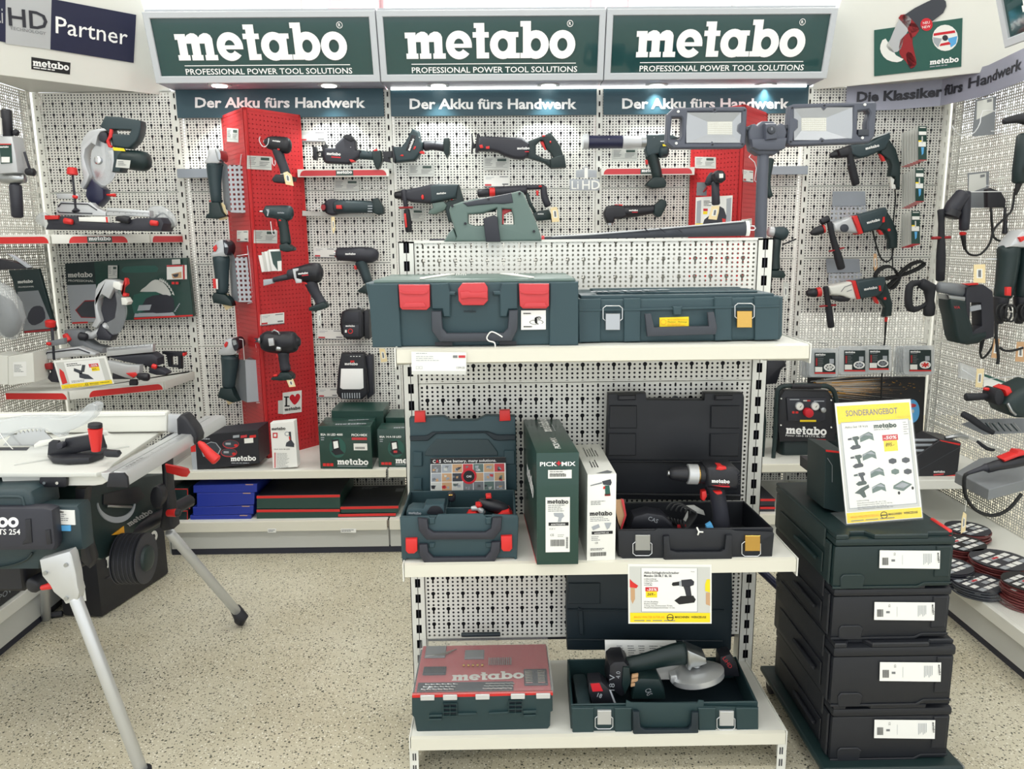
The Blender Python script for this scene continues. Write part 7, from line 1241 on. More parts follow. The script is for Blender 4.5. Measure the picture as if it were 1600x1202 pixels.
# body: front
part(t, 'motor_housing', P_(K, [(-400,660),(0,650),(170,645),(210,665),(235,720),(245,790),(-400,790)], -.1,.02, 'green', .012,3)); part(t, 'housing_rim', T_(K, [(-20,690,10),(150,688,10),(175,710,10),(190,770,10)], 'green', d=.02, sm=2)); part(t, 'green_panel', P_(K, [(-400,770),(250,765),(480,762),(497,790),(520,1040),(450,1050),(250,1110),(240,1165),(-400,1170)], -.06,.0, 'green', .01,2)); l = part(t, 'front_cover', P_(KF, [(-400,775),(270,775),(325,790),(345,1010),(330,1045),(-400,1050)], -.04,.0, 'darkgrey', .01,2)); q = MB(); [q.poly(KF, p_, 'letterwhite', .001) for x_ in (18,84) for p_ in ringp(x_, 865,34,32,14,14)]; [q.poly(KF, p_, 'letterwhite', .001) for p_ in ringp(-50,865,34,32,14,14)]; q.text(KF, 'TS 254', 128,941,34, 'letterwhite', .001, align='r', bold=.012, fit=None); part(l, 'lettering', q)
q = MB(); q.prism(KF, [(160,845),(195,842),(205,990),(140,1005),(150,980),(165,960)], -.004,.003, 'black', .002); q.prism(KF, [(285,915),(315,908),(325,1000),(295,1005)], -.004,.003, 'black', .002); part(l, 'vent_slot', q)
l = part(t, 'rating_plate', P_(K, [(330,786),(468,790),(474,880),(338,874)], .0,.003, 'paper')); q = MB(); q.logo(K, 336,802,72, 'ink', .0036); q.lines(K, 342,816,110,12,4,4, 'printgrey', .0036); part(l, 'print', q); part(t, 'blue_sticker', P_(K, [(350,884),(444,882),(445,918),(352,916)], .0,.003, 'lblue')); q = MB(); q.tube(K, [(210,1050,7),(180,1090,7),(80,1130,7),(-50,1150,7)], 'dgreen', d=.006, sm=2); part(t, 'hose', q)
# body: right flank
part(t, 'corner_post', P_(Zm(PY(1.98), 0,600,4), [(488,640),(560,640),(545,760),(560,950),(600,1090),(580,1140),(525,1090),(520,900),(495,780)], -.02,.02, 'black', .006)); part(t, 'flank_panel', P_(KS, [(550,640),(700,610),(1040,560),(1062,700),(1055,860),(900,960),(640,1100),(600,1080),(560,900)], -.1,.0, 'dgreen', .006,2)); part(t, 'inner_box', MB().box((-1.7,1.95,.5),(-1.27,2.45,.83), 'black', .01)); q = MB()
arc = [(722+118*math.cos(math.radians(a)), 745+125*math.sin(math.radians(a))) for a in range(5,176,10)]; arc += [(722+118*.98*math.cos(math.radians(a))*1., 735+98*math.sin(math.radians(a))) for a in range(175,4,-10)]
q.prism(KS, arc, .0,.004, 'lgrey'); part(t, 'bevel_scale', q); part(t, 'bevel_bar', T_(KS, [(650,765,8),(800,770,8)], 'steel', d=.01)); part(t, 'dark_recess', P_(KS, [(640,690),(860,640),(900,700),(850,750),(640,755)], .0,.004, 'black', .001)); q = MB(); A_, B_ = KS.p(800,892), KS.p(945,800); lc = Can(A_, B_-A_, (0,0,1)); q.geo2(KS, [], 0,0,1, 'white', 0)
q.logo(KS, 806,892,168, 'alu', .002,32, shear=-.3); part(t, 'lettering', q); part(t, 'warning_triangle', P_(KS, [(696,945),(768,890),(773,938)], .0,.003, 'orange'))
# wheel
W0 = KS.p(728,1092,.05); q = MB(); q.limb([W0-V((.03,0,0)), W0+V((.03,0,0))], [.073,.073], 'rubber', (0,0,1), seg=36, cap=.12); part(t, 'tyre', q); q = MB(); q.limb([W0+V((.03,0,0)), W0+V((.046,0,0))], [.045,.036], 'dgreen', (0,0,1), seg=24, cap=.1); part(t, 'wheel_hub', q); q = MB()
for i in range(7): q.limb([W0+V((-.036+i*.012,0,0)), W0+V((-.033+i*.012,0,0))], [.0745]*2, 'darkgrey', (0,0,1), seg=36, cap=0)
part(t, 'tyre_groove', q, kind='stuff')
part(t, 'rear_post', P_(Zm(PY(2.42), 0,600,4), [(1030,480),(1062,450),(1070,650),(1100,850),(1105,890),(1040,905),(1020,880),(1045,700)], -.03,.03, 'black', .006)); part(t, 'red_lever', P_(Zm(PY(2.38), 0,600,4), [(1035,500),(1130,518),(1175,530),(1186,555),(1170,580),(1140,578),(1045,552)], -.008,.008, 'red', .004,2)); part(t, 'round_knob', MB().disc(Zm(PY(2.36), 0,600,4), 985,705,42,-.03,.01, 'black', 18, ry=70, bev=.006)); part(t, 'clamp_knob', T_(Zm(PY(2.36), 0,600,4), [(1048,808,22),(1100,806,26)], 'red').tube(Zm(PY(2.36), 0,600,4), [(1102,806,25),(1122,806,22)], 'black'))
# stand
part(t, 'stand_beam', MB().limb([V((-1.25,1.95,.52)), V((-1.1,2.62,.52))], [.022,.022], 'black', (0,0,1)))
a0 = onY(118,935,1.80); ft = onZ(226,1228,0); part(t, 'leg', MB().limb([a0, ft+V((0,0,.03))], [.0155,.0155], 'alu', seg=16)); part(t, 'foot', MB().limb([ft+V((0,0,.05)), ft], [.022,.024], 'black', seg=14, cap=0))
f2 = onZ(374,978,0); a2 = onY(265,832,2.45); part(t, 'leg', MB().limb([a2, f2+V((0,0,.05))], [.0165,.0165], 'alu', seg=16)); part(t, 'foot', MB().limb([f2+V((-.01,0,.07)), f2+V((.01,0,.03)), f2+V((0,0,.018))], [.02,.026,.022], 'black', seg=14))
f3 = onZ(72,968,0); a3 = onY(68,800,2.5); part(t, 'leg', MB().limb([a3, f3], [.0165,.0165], 'alu', seg=16)); part(t, 'foot', MB().limb([f3+V((-.03,0,.012)), f3+V((.05,.02,.012))], [.012,.012], 'black', (0,0,1)))
kk2 = Zm(PY(1.80), 0,600,4); l = part(t, 'leg_bracket', P_(kk2, [(262,1090),(450,1035),(465,1060),(492,1180),(500,1250),(512,1290),(500,1345),(425,1365),(410,1340),(350,1290),(330,1250),(280,1190)], -.02,.012, 'alu', .004,2)); q = MB(); [q.disc(kk2, a, b, 13,.012,.016, 'steel', 12) for a, b in ((432,1118),(303,1168),(432,1327))]; part(l, 'screw', q); part(t, 'red_lock', T_(Zm(PY(1.83), 0,600,4), [(262,1275,16),(320,1262,22),(345,1255,22)], 'red'))
part(t, 'small_label', P_(Zm(PY(1.84), 0,600,4), [(505,1238),(525,1235),(540,1355),(510,1358)], 0,.001, 'paper'))
t = thing('stand_bag', 'large black fabric box with brand lettering on the floor under the table saw', 'bag', onZ(150,968,0)); kb2 = Zm(Pix((-1.22,0,0),(1,0,0)), 0,600,4)
b_ = [onZ(98,966,0), onZ(158,968,0)]; Xr, Yf, = -1.20,2.55
bc_ = [onZ(100,964,.0), onZ(160,966,.0), onZ(263,898,.0)]; bb = [bc_[0], bc_[1], bc_[2], V((bc_[2].x-.3, bc_[2].y+.05,0))]; zt_ = .33
part(t, 'box', hexa([V((p.x, p.y, 0)) for p in bb], 0.002, zt_, 'black', .01)); fc, w, h = face2(bb[1], bb[2], 0, zt_); q = MB(); q.logo(fc, w*.12, h*.55, w*.75, 'greypaper', .003); q.rect(fc, w*.1, h*.42, w*.9, h*.44, 'darkgrey', .003); part(t, 'lettering', q)
# flat carton leaning on the left base shelf
c0_, c1_ = onZ(-120,975,.168), onZ(70,893,.168)
t = thing('long_carton', 'long black carton with white lettering on the base shelf at the far left', 'box', c0_); b4 = [V((-1.76,2.2,0)), V((-1.76,2.95,0)), V((-2.1,2.95,0)), V((-2.1,2.2,0))]; part(t, 'carton', hexa([b4[3], b4[0], b4[1], b4[2]], .167,.36, 'black', .003)); fc, w, h = face2(b4[0], b4[1], .167,.36); q = MB(); q.text(fc, 'PROFESSIONAL POWER TOOL', w*.1, h*.12,.02, 'lgrey', .002, fit=w*.7); q.rect(fc, w*.1, h*.6, w*.5, h*.64, 'orange', .002); q.rect(fc, w*.1, h*.3, w*.8, h*.31, 'rosered', .002); part(t, 'print', q)
# ================================================================ right side: corded tools, packs, case stack, compressor
a2 = Zm(PY(3.76), 1240,190,5.725); a3 = Zm(PY(3.76), 1240,400,5.4625)
def cord(name, cv, pts, label, r=.0035, d=0.): return solo(name, T_(cv, [(a, b, r/cv.sc(a, b)) for a, b in pts], 'cable', sm=3, seg=8, d=d), label, 'cable', cv.p(*pts[0]))
def corded(t, cv, chuck, gear, gk, motor, handle, trig, side, lg, la, lw, ring=None):
    part(t, 'chuck', T_(cv, chuck, 'black')); part(t, 'gear_housing', P_(cv, gear, -.032,.032, gk, .014,3)); part(t, 'motor_housing', P_(cv, motor, -.035,.035, 'green', .012,3)); part(t, 'handle', P_(cv, handle, -.022,.022, 'dgreen', .01,3)); part(t, 'trigger', P_(cv, trig, -.01,.012, 'red', .003)); part(t, 'side_handle', T_(cv, side, 'rubber', d=.02, sm=2)); part(t, 'lettering', logo(cv, lg[0], lg[1], lw, la, d=.038))
t = TH('corded_drill', 'topmost corded drill in the right corner, all dark green', 'drill', a2,700,300)
corded(t, a2, [(330,305,22),(400,285,40)], [(370,255),(520,205),(560,230),(560,320),(470,320),(390,330)], 'black', [(480,215),(640,195),(830,100),(845,140),(800,250),(640,320),(570,335),(490,300)], [(770,160),(830,150),(900,250),(940,400),(935,610),(905,600),(890,500),(845,490),(860,400),(840,350),(760,290)], [(760,290),(785,288),(815,355),(788,358)], [(475,240,26),(490,330,28),(505,420,36),(540,560,34)], (612,262), 14,122)
part(t, 'silver_plate', P_(a2, [(672,155),(838,98),(842,108),(680,162)], -.01,.03, 'alu', .001)); part(t, 'depth_ring', T_(a2, [(460,395,5),(560,360,5)], 'dgrey', d=.03)); part(t, 'cord_clip', P_(a2, [(860,490),(895,520),(885,560),(925,575),(925,600),(870,605),(865,570)], -.01,.01, 'cream', .002))
t = TH('corded_drill', 'corded impact drill with silver gear head and red collar, middle of the right corner', 'drill', a2,700,950)
corded(t, a2, [(155,1000,16),(185,990,34),(250,965,42)], [(330,910),(500,850),(560,1000),(420,990),(340,985)], 'silverplastic', [(540,840),(800,768),(815,800),(790,900),(740,965),(600,1000),(560,920)], [(760,800),(815,790),(870,880),(915,990),(915,1130),(840,1140),(845,1060),(800,980),(730,960)], [(735,960),(760,958),(800,1010),(770,1015)], [(305,905,24),(330,1020,26),(360,1130,30),(385,1220,36),(410,1310,34)], (625,918), 15,115)
part(t, 'red_collar', P_(a2, [(498,855),(540,842),(595,1000),(556,1012),(530,930)], -.033,.037, 'red', .004)); part(t, 'gear_selector', MB().disc(a2,425,955,36,.03,.042, 'dgrey', 18, bev=.003)); part(t, 'chuck_ring', T_(a2, [(258,962,38),(272,958,40)], 'red', cap=.05)); part(t, 'handle_clamp', T_(a2, [(240,900,28),(300,870,32)], 'black', d=.01)); part(t, 'depth_ring', T_(a2, [(305,1160,8),(430,1130,8)], 'darkred', d=.02, kd=3)); q = MB(); q.prism(a2, [(765,855),(780,855),(780,900),(760,905)], .02,.039, 'red'); q.disc(a2,832,970,13,.02,.025, 'red', 10); part(t, 'red_button', q)
t = TH('rotary_hammer', 'corded rotary hammer with cream gear head and coiled cable, lowest in the right corner', 'drill', a3,700,350)
corded(t, a3, [(115,320,24),(150,315,38),(185,315,40)], [(275,260),(480,215),(520,365),(460,370),(400,340),(300,330)], 'cream', [(500,212),(750,175),(765,205),(740,300),(700,340),(540,365)], [(700,220),(765,195),(800,290),(830,400),(825,510),(755,520),(770,440),(735,380),(660,330)], [(668,345),(695,345),(720,395),(715,410),(692,400)], [(258,265,24),(270,350,22),(285,440,28),(305,600,28)], (572,292), 10,110)
part(t, 'red_ring', T_(a3, [(195,312,40),(228,306,42)], 'red', cap=.05)); part(t, 'red_collar', P_(a3, [(470,212),(502,208),(545,362),(518,366)], -.033,.037, 'red', .003)); part(t, 'dark_belly', P_(a3, [(295,335),(400,345),(475,355),(450,385),(380,390),(310,370)], -.025,.03, 'black', .006)); part(t, 'depth_ring', T_(a3, [(212,428,8),(342,416,8)], 'darkred', d=.02, kd=3)); q = MB(); q.tube(a3, [(382,300,3),(410,262,3),(470,240,3)], 'mgrey', d=.033, seg=6); q.tube(a3, [(430,300,3),(470,285,3)], 'mgrey', d=.033, seg=6); part(t, 'housing_seam', q, kind='stuff'); q = MB(); q.prism(a3, [(695,250),(712,250),(716,295),(700,295)], .03,.038, 'red'); q.disc(a3,760,360,12,.02,.025, 'red', 10); part(t, 'red_button', q); part(t, 'cord_sleeve', T_(a3, [(790,525,14),(788,560,12)], 'red').tube(a3, [(788,560,11),(780,680,8)], 'cable'))
cord('power_cable', a3, [(785,560),(780,700),(760,900),(748,1200),(745,1400)], 'black cable falling straight down from the cream rotary hammer', .004)
cord('power_cable', a2, [(925,610),(930,700),(915,850),(905,1000),(900,1150),(905,1300)], 'black cable hanging from the topmost corded drill', .0032,-.02)
q = MB()
for k in range(3): q.tube(a3, [(a+k*6, b+k*7,.0038/a3.sc(0,0)) for a, b in [(760,190),(850,170),(960,140),(1060,95),(1100,60),(1080,40),(1000,60),(920,120),(870,180),(820,230),(790,260),(830,265),(870,220),(880,160),(830,90),(760,88),(700,130),(685,180)]], 'cable', sm=3, seg=8, d=k*.006)
solo('power_cable', q, 'cable bundle tied in loops beside the cream rotary hammer', 'cable', a3.p(900,150))
cord('power_cable', a3, [(665,-260),(700,-110),(740,10),(790,50),(835,20),(845,-50),(850,-130)], 'cable looping under the silver-headed impact drill', .004)
for lb, z_, f1, f2_ in (('grey sheet holder with square holes behind the silver-headed impact drill', a2, [(350,625),(640,625),(645,755),(345,760)], [(320,765),(645,760),(630,850),(310,900)]),('grey sheet holder with square holes behind the cream rotary hammer', a3, [(275,25),(560,25),(568,140),(285,145)], [(285,148),(568,142),(562,200),(280,235)])):
    zz = Zm(PY(3.83), z_.x0, z_.y0, z_.k); t = TH('tool_holder', lb, 'holder', zz, 450,700); part(t, 'upper_sheet', P_(zz, f1,-.001,.001, 'bracket')); o = MB(); o.add([zz.p(a, b, .02) for a, b in f2_], [[0,1,2,3]], 'pegsq'); part(t, 'front_sheet', o, smooth=False)
for pts, lb in (([(745,-200),(775,-200),(770,-90),(755,-60),(742,-90)], 'x'),): pass
tagpaper(a3, [(682,-20),(708,-20),(716,100),(700,140),(684,110)], 'tan tag hanging between the two middle drills on the right', k='tan')
m = P_(Zm(PY(3.82), 1240,400,5.4625), [(298,200),(560,185),(565,230),(300,245)], 0,.002, 'paper'); solo('paper_label', m, 'white paper strip behind the cream rotary hammer', 'label', a3.p(430,220))
# blade packs: three hooks of hanging cards
ab = Zm(PY(3.84), 1240,190,5.725); n = 0
for ri, (x0, y0, x1, y1) in enumerate(((1115,40,1190,348),(1090,415,1165,718),(1055,800,1130,1100))):
    lb = ['top', 'middle', 'bottom'][ri]; S_ = 7
    for i in range(S_):
        zz = Zm(PY(3.83-.028*i), 1240,190,5.725); dx = -(x0-940)/S_*i*(1 if ri == 0 else .95); dy = 10*i if ri < 2 else 5*i
        t = TH('blade_pack', ('green and white jigsaw blade pack, frontmost card of the %s hook' % lb) if i == 0 else '%s clear blade card behind the front one on the %s right-corner hook' % (['', 'first', 'second', 'third', 'fourth', 'fifth', 'sixth'][i], lb), 'pack', Zm(PY(3.66+.025*i), 1240,190,5.725), x0+dx+30, y0+dy+100, 'blade packs on the %s hook' % lb)
        zz = Zm(PY(3.66+.025*i), 1240,190,5.725) if False else Zm(PY(3.66+.02*i), 1240,190,5.725)
        part(t, 'card', P_(zz, R4(x0+dx, y0+dy, x1+dx, y1+dy), -.001,.001, 'boxgreen' if i == 0 else 'greypaper'))
        q = MB(); q.rect(zz, x0+dx, y1+dy-6, x1+dx, y1+dy, 'rosered', .0014)
        if i == 0:
            h = y1-y0; q.rect(zz, x0+4, y0+h*.16, x1-4, y0+h*.26, 'white', .0014); q.rect(zz, x0, y0+h*.46, x1-8, y0+h*.6, 'white', .0014); q.rect(zz, x0+28, y0+h*.3, x0+40, y0+h*.5, 'greypaper', .0016); q.rect(zz, x0, y0+h*.42, x0+34, y0+h*.46, 'yellow', .0015); q.poly(zz, [(x0+25, y0+h*.62),(x0+50, y0+h*.62),(x0+45, y0+h*.8),(x0+30, y0+h*.85)], 'lblue', .0015); q.rect(zz, x0+10, y0+8, x1-10, y0+18, 'greypaper', .0015)
        part(t, 'print', q)
# round clamshell packs
def clam(zz, x0, y0, w, h, lb, col, grp, face=True):
    t = TH('disc_pack', lb, 'pack', zz, x0+w/2, y0+h, grp); r = 28; pts = []
    for cx, cy, s_ in ((x0+w-r, y0+r, -90),(x0+w-r, y0+h-r, 0),(x0+r, y0+h-r, 90),(x0+r, y0+r, 180)): pts += [(cx+r*math.cos(math.radians(s_+a)), cy+r*math.sin(math.radians(s_+a))) for a in (0,30,60,90)]
    part(t, 'clamshell', P_(zz, pts, -.008,.0, 'pvc', .002,1)); 
    if face:
        a, b, c, d = x0+w*.18, y0+h*.15, x0+w*.88, y0+h*.88; part(t, 'insert_card', P_(zz, R4(a, b, c, d), .0002,.0012, 'dgreen')); q = MB(); q.logo(zz, a+8, b+22,82, 'letterwhite', .002); q.lines(zz, a+10, b+32,70,8,1,3, 'lgrey', .002); q.rect(zz, a+10, b+45, a+24, b+110, 'darkred', .002); q.lines(zz, a+30, b+52,50,14,5,4, 'printgrey', .002); q.rect(zz, a, d-12, c, d, 'red', .002); q.rect(zz, a+4, d-58, a+66, d-16, 'white', .0022); q.rect(zz, c-52, b+52, c-14, b+92, 'lgrey', .0022); q.oval(zz, c-52, d-55,48,32, 'paper' if col != 'red' else 'paper', .0023); q.oval(zz, c-52, d-55,36,22, col, .0026)
        for k in range(6): q.oval(zz, c-52+28*math.cos(k), d-55+17*math.sin(k), 7,5, 'darkgrey' if col != 'red' else 'paper', .0029,8)
        part(t, 'print', q)
for g, (x0, y0, w, h, nb, col, dx) in enumerate(((132,790,255,245,4, 'greypaper', -20),(385,770,255,245,1, 'lgrey', -20),(600,765,240,235,1, 'mgrey', -14),(940,765,265,250,4, 'red', -22))):
    nm = ['first', 'second', 'third', 'fourth'][g]
    for i in range(nb): clam(Zm(PY(3.70+.02*(i+1)), 1240,400,5.4625), x0+dx*(i+1), y0+3, w, h, '%s clear disc pack behind the %s labelled disc pack from the left' % (['nearest', 'second', 'third', 'rearmost'][i], nm), col, 'disc packs hanging in the %s group' % nm, False)
    clam(Zm(PY(3.68), 1240,400,5.4625), x0, y0, w, h, '%s labelled clear disc pack from the left, below the corded drills' % nm, col, 'disc packs hanging in the %s group' % nm)
for x_ in (280,570,760,1120): part(tr, 'hook', T_(Zm(PY(3.75), 1240,400,5.4625), [(a, b, 2.5) for a, b in [(x_-70,742),(x_-10,748),(x_+15,752),(x_+10,765),(x_-20,764)]], 'wire' if False else 'dgrey', seg=6))
# spark poster
sp = Zm(PY(3.81), 1180,580,4.007)
t = TH('spark_poster', 'dark poster with flying grinder sparks leaning in the right corner', 'poster', sp, 700,560); part(t, 'board', P_(sp, [(330,40),(1066,36),(1040,620),(330,640)], -.006,0, 'ink')); q = MB(); rr = random.Random(11)
for i in range(150):
    y_ = 95+rr.gauss(0,26); x_ = 340+rr.random()*230; L = rr.uniform(160,420); s_ = (y_-95)*.0022+rr.uniform(-.02,.02); w = rr.uniform(.6,2.2); k_ = rr.choice(['tan', 'tan', 'orange', 'greypaper', 'cream', 'printgrey']); q.poly(sp, [(x_, y_-w),(x_+L, y_+s_*L),(x_, y_+w)], k_, .0006+i*.000004)
for i in range(40): x_ = rr.uniform(600,1030); y_ = rr.uniform(60,140); q.poly(sp, [(x_, y_),(x_+rr.uniform(6,22), y_+rr.uniform(-4,4)),(x_, y_+1.5)], 'orange', .0014)
q.prism(sp, [(985+42*math.cos(a/4), 250+72*math.sin(a/4)) for a in range(25)], .0015,.003, 'lblue'); q.oval(sp, 980,215,26,12, 'rosered', .0036); q.oval(sp, 985,250,8,12, 'greypaper', .0036); part(t, 'print', q)
# compressor
cc2 = Zm(PY(3.50), 1180,580,4.007); cbk = Zm(PY(3.62), 1180,580,4.007)
t = TH('air_compressor', 'dark green air compressor with two gauges on the right rear shelf', 'compressor', cc2,300,560)
for s_ in (0,1): part(t, 'frame_tube', T_(cc2 if s_ == 0 else cbk, [(112,555,13),(125,400,14),(135,160,15),(150,110,15),(200,92,15),(400,92,15),(470,105,15),(505,170,15),(525,400,14),(530,550,13)], 'dgreen', sm=3))
part(t, 'grip', T_(cc2, [(225,94,18),(408,94,18)], 'black', cap=.1)); part(t, 'tank', P_(cbk, [(130,400),(510,400),(525,440),(520,530),(500,548),(150,552),(125,520)], -.05,.08, 'dgreen', .03,3)); part(t, 'front_shell', P_(cc2, [(150,170),(185,120),(460,125),(490,170),(495,320),(510,440),(150,445),(140,320)], -.05,.0, 'black', .01,2)); l = part(t, 'control_panel', P_(cc2, [(190,165),(440,165),(435,300),(400,315),(200,310)], .0,.012, 'darkgrey', .004,2))
for x_ in (268,365): g_ = part(t, 'gauge', MB().disc(cc2, x_, 215,26,.01,.024, 'silverplastic', 20, bev=.002)); q = MB(); q.oval(cc2, x_, 215,21,21, 'white', .0245); q.poly(cc2, [(x_-2,220),(x_+13,204),(x_+3,222)], 'ink', .025); part(g_, 'dial', q)
part(t, 'red_knob', MB().disc(cc2,317,252,28,.01,.045, 'logored', 12, bev=.004)); part(t, 'outlet', MB().disc(cc2,410,235,17,.01,.035, 'steel', 14, bev=.002)); q = MB(); q.rect(cc2,274,302,375,314, 'yellow', .0125); q.rect(cc2,225,248,240,262, 'red', .0125); q.rect(cc2,246,248,264,262, 'red', .0125); q.rect(cc2,294,178,318,186, 'greypaper', .0125); q.rect(cc2,318,178,338,186, 'red', .0125); q.rect(cc2,210,172,270,178, 'lgrey', .0125); q.rect(cc2,360,182,425,188, 'lgrey', .0125); q.logo(cc2,192,392,252, 'letterwhite', .001,-2); q.text(cc2, 'Power 160-5 18 LTX BL OF', 190,408,12, 'letterwhite', .001, fit=248, ang=-2); q.poly(cc2, [(345,438),(360,424),(442,428),(440,440)], 'logored', .001); part(t, 'lettering', q); q = MB(); [q.disc(cc2, a, b, 5,0,.004, 'white', 8) for a, b in ((162,172),(475,182),(160,338),(475,352))]; part(t, 'screw', q, kind='stuff')
t = TH('dark_case_edge', 'dark green plastic case seen edge-on left of the air compressor', 'tool case', cc2,50,560); part(t, 'body', P_(Zm(PY(3.52), 1180,580,4.007), [(-60,250),(20,245),(70,260),(75,330),(60,560),(-60,600)], -.2,0, 'dgreen', .01,2))
for i, (y0, y1) in enumerate(((800,845),(850,880),(885,918))): zz = Zm(PY(3.40), 1180,580,4.007); pt = [(-60, y0),(125 if i < 2 else 98, y0),(122 if i < 2 else 98, y1),(-60, y1)]; shelfbox('tool_box_carton', '%s dark carton with red edge on the bottom shelf right of the display stand' % ['upper', 'middle', 'lower'][i], zz, pt, .3, 'darkgrey', 'black', 14, group='dark cartons right of the stand')
# black display case, rails and shelf at right
ck = Zm(PY(3.19), 1420,600,5.228)
t = TH('blade_display_box', 'black slanted display box with red bottom edge at the end of the right shelf', 'box', ck, 250,760); part(t, 'body', P_(ck, [(60,590),(260,455),(430,480),(400,740),(60,800)], -.16,0, 'black', .003,1)); q = MB(); q.poly(ck, [(250,458),(420,488),(415,503),(262,468)], 'red', .001); q.poly(ck, [(60,782),(402,738),(400,752),(60,802)], 'red', .001); q.logo(ck, 202,726,88, 'letterwhite', .001,2); q.poly(ck, [(200,738),(285,730),(285,742),(202,750)], 'rosered', .001); q.tube(ck, [(60,718,2),(420,515,2)], 'dgrey', seg=5); part(t, 'print', q); part(t, 'tool_inside', T_(Zm(PY(3.22), 1420,600,5.228), [(300,440,16),(420,420,20),(480,440,16)], 'steel'))
for i, y_ in enumerate((460,500,545)): t = TH('chisel', '%s grey chisel bar beside the black display box' % ['uppermost', 'middle', 'lowest'][i], 'chisel', ck, 100, y_, 'grey chisel bars'); part(t, 'bar', T_(Zm(PY(3.2), 1420,600,5.228), [(40, y_, 12),(215 if i < 2 else 160, y_, 12)], 'bracket')); part(t, 'tip', T_(Zm(PY(3.2), 1420,600,5.228), [(215 if i < 2 else 160, y_, 12),(235 if i < 2 else 180, y_, 5)], 'steel'))
# tools on the right wall
a4 = Zm(PY(3.30), 1440,150,4.806); a5 = Zm(PY(3.25), 1440,400,4.806)
t = TH('polisher', 'black corded right-angle polisher with side handle on the right wall', 'polisher', a4,300,950); part(t, 'motor', T_(a4, [(325,730,42),(325,850,40),(318,1000,36)], 'darkgrey', sm=2)); part(t, 'head', T_(a4, [(310,740,55),(240,830,60),(215,880,58)], 'darkgrey')); part(t, 'pad', T_(a4, [(235,860,64),(215,905,64)], 'black', cap=.2)); part(t, 'red_cuff', T_(a4, [(310,1030,26),(308,1042,22)], 'red')); part(t, 'side_handle', T_(a4, [(145,860,26),(148,960,22),(148,1070,26),(145,1200,34),(140,1380,32)], 'rubber', sm=2)); part(t, 'depth_ring', T_(a4, [(82,1068,12),(210,1062,12)], 'darkred', kd=2)); part(t, 'cord_sleeve', T_(a4, [(310,1045,20),(325,1150,12)], 'cable'))
cord('power_cable', a4, [(322,1140),(360,1190),(440,1190),(510,1110),(545,1000),(620,920),(680,850),(700,700)], 'cable swinging from the right-wall polisher', .0045)
t = TH('demolition_hammer', 'large breaker hammer with loop handle low on the right wall', 'hammer', a5,350,640); a5b = Zm(PY(3.25), 1200,300,4)
part(t, 'motor_housing', P_(a5, [(165,310),(290,330),(300,420),(330,500),(345,580),(440,560),(445,600),(380,650),(300,660),(230,645),(210,600),(185,450),(165,380)], -.05,.05, 'dgreen', .02,3)); part(t, 'silver_neck', T_(a5, [(130,235,40),(230,248,46),(300,262,50)], 'mgrey')); part(t, 'lower_neck', P_(a5, [(150,285),(290,300),(285,345),(165,325)], -.045,.045, 'steel', .01)); part(t, 'rear_handle', P_(a5, [(300,240),(330,215),(420,210),(490,260),(505,400),(500,600),(445,620),(330,620),(340,560),(300,540),(290,320)], -.035,.04, 'darkgrey', .016,3, holes=[[(325,345),(405,345),(412,520),(350,560),(318,540)]])); part(t, 'loop_handle', T_(a5b, [(970,565,14),(900,575,22),(880,620,24),(880,710,24),(910,735,20),(960,720,14),(1000,690,14)], 'rubber', sm=2)); part(t, 'tool_holder_sleeve', T_(a5b, [(960,570,32),(1010,600,40),(1012,680,26),(1008,720,36),(1005,765,34)], 'rubber')); q = MB(); q.text(a5, 'V/A', 190,388,20, 'rosered', .052, bold=.01); q.prism(a5, [(318,375),(398,360),(402,395),(320,412)], .02,.043, 'lgrey'); q.prism(a5, [(260,205),(370,198),(375,210),(300,216)], .03,.05, 'red'); part(t, 'marks', q); part(t, 'cord_sleeve', T_(a5, [(460,610,18),(440,730,9)], 'cable'))
cord('power_cable', a5, [(440,725),(455,770),(500,730),(540,660),(560,560),(575,460)], 'cable rising from the breaker hammer on the right wall', .0045)
a5n = Zm(PY(2.75), 1440,400,4.806)
for j, (dx, lb) in enumerate(((0, 'large dark green angle grinder with silver head near the right edge'),(150, 'second large dark green angle grinder cut off by the right edge'))):
    t = TH('angle_grinder', lb, 'angle grinder', a5n, 620+dx, 400); z = a5n; part(t, 'gear_head', P_(z, [(600+dx, -65),(640+dx, -120),(700+dx, -190),(760+dx, -200),(770+dx, -60)], -.04,.04, 'silverplastic', .012,2)); part(t, 'body', T_(z, [(655+dx, -55,82),(650+dx, 40,78),(630+dx, 200,70),(610+dx, 300,64)], 'dgreen', sm=2)); part(t, 'tail', T_(z, [(600+dx, 310,55),(590+dx, 430,45),(580+dx, 500,30)], 'black')); part(t, 'red_marks', P_(z, [(545+dx, 225),(582+dx, 225),(580+dx, 290),(545+dx, 288)], .055,.07, 'red', .003)); part(t, 'red_button', P_(z, [(665+dx, -140),(705+dx, -148),(712+dx, -125),(680+dx, -105)], .03,.05, 'red', .002)); q = MB()
    for k in range(3): q.tube(z, [(560+dx+k*18+40*math.cos(a/2), 420+62*math.sin(a/2), 8) for a in range(13)], 'cable', seg=8, d=.03+.012*k)
    part(t, 'coiled_cable', q)
cord('power_cable', a5n, [(590,690),(620,710),(680,712),(760,690)], 'cable crossing behind the tags at the right edge', .0045); cord('power_cable', a5n, [(560,500),(560,620),(575,760),(570,810)], 'cable end with plug below the large grinder', .006)
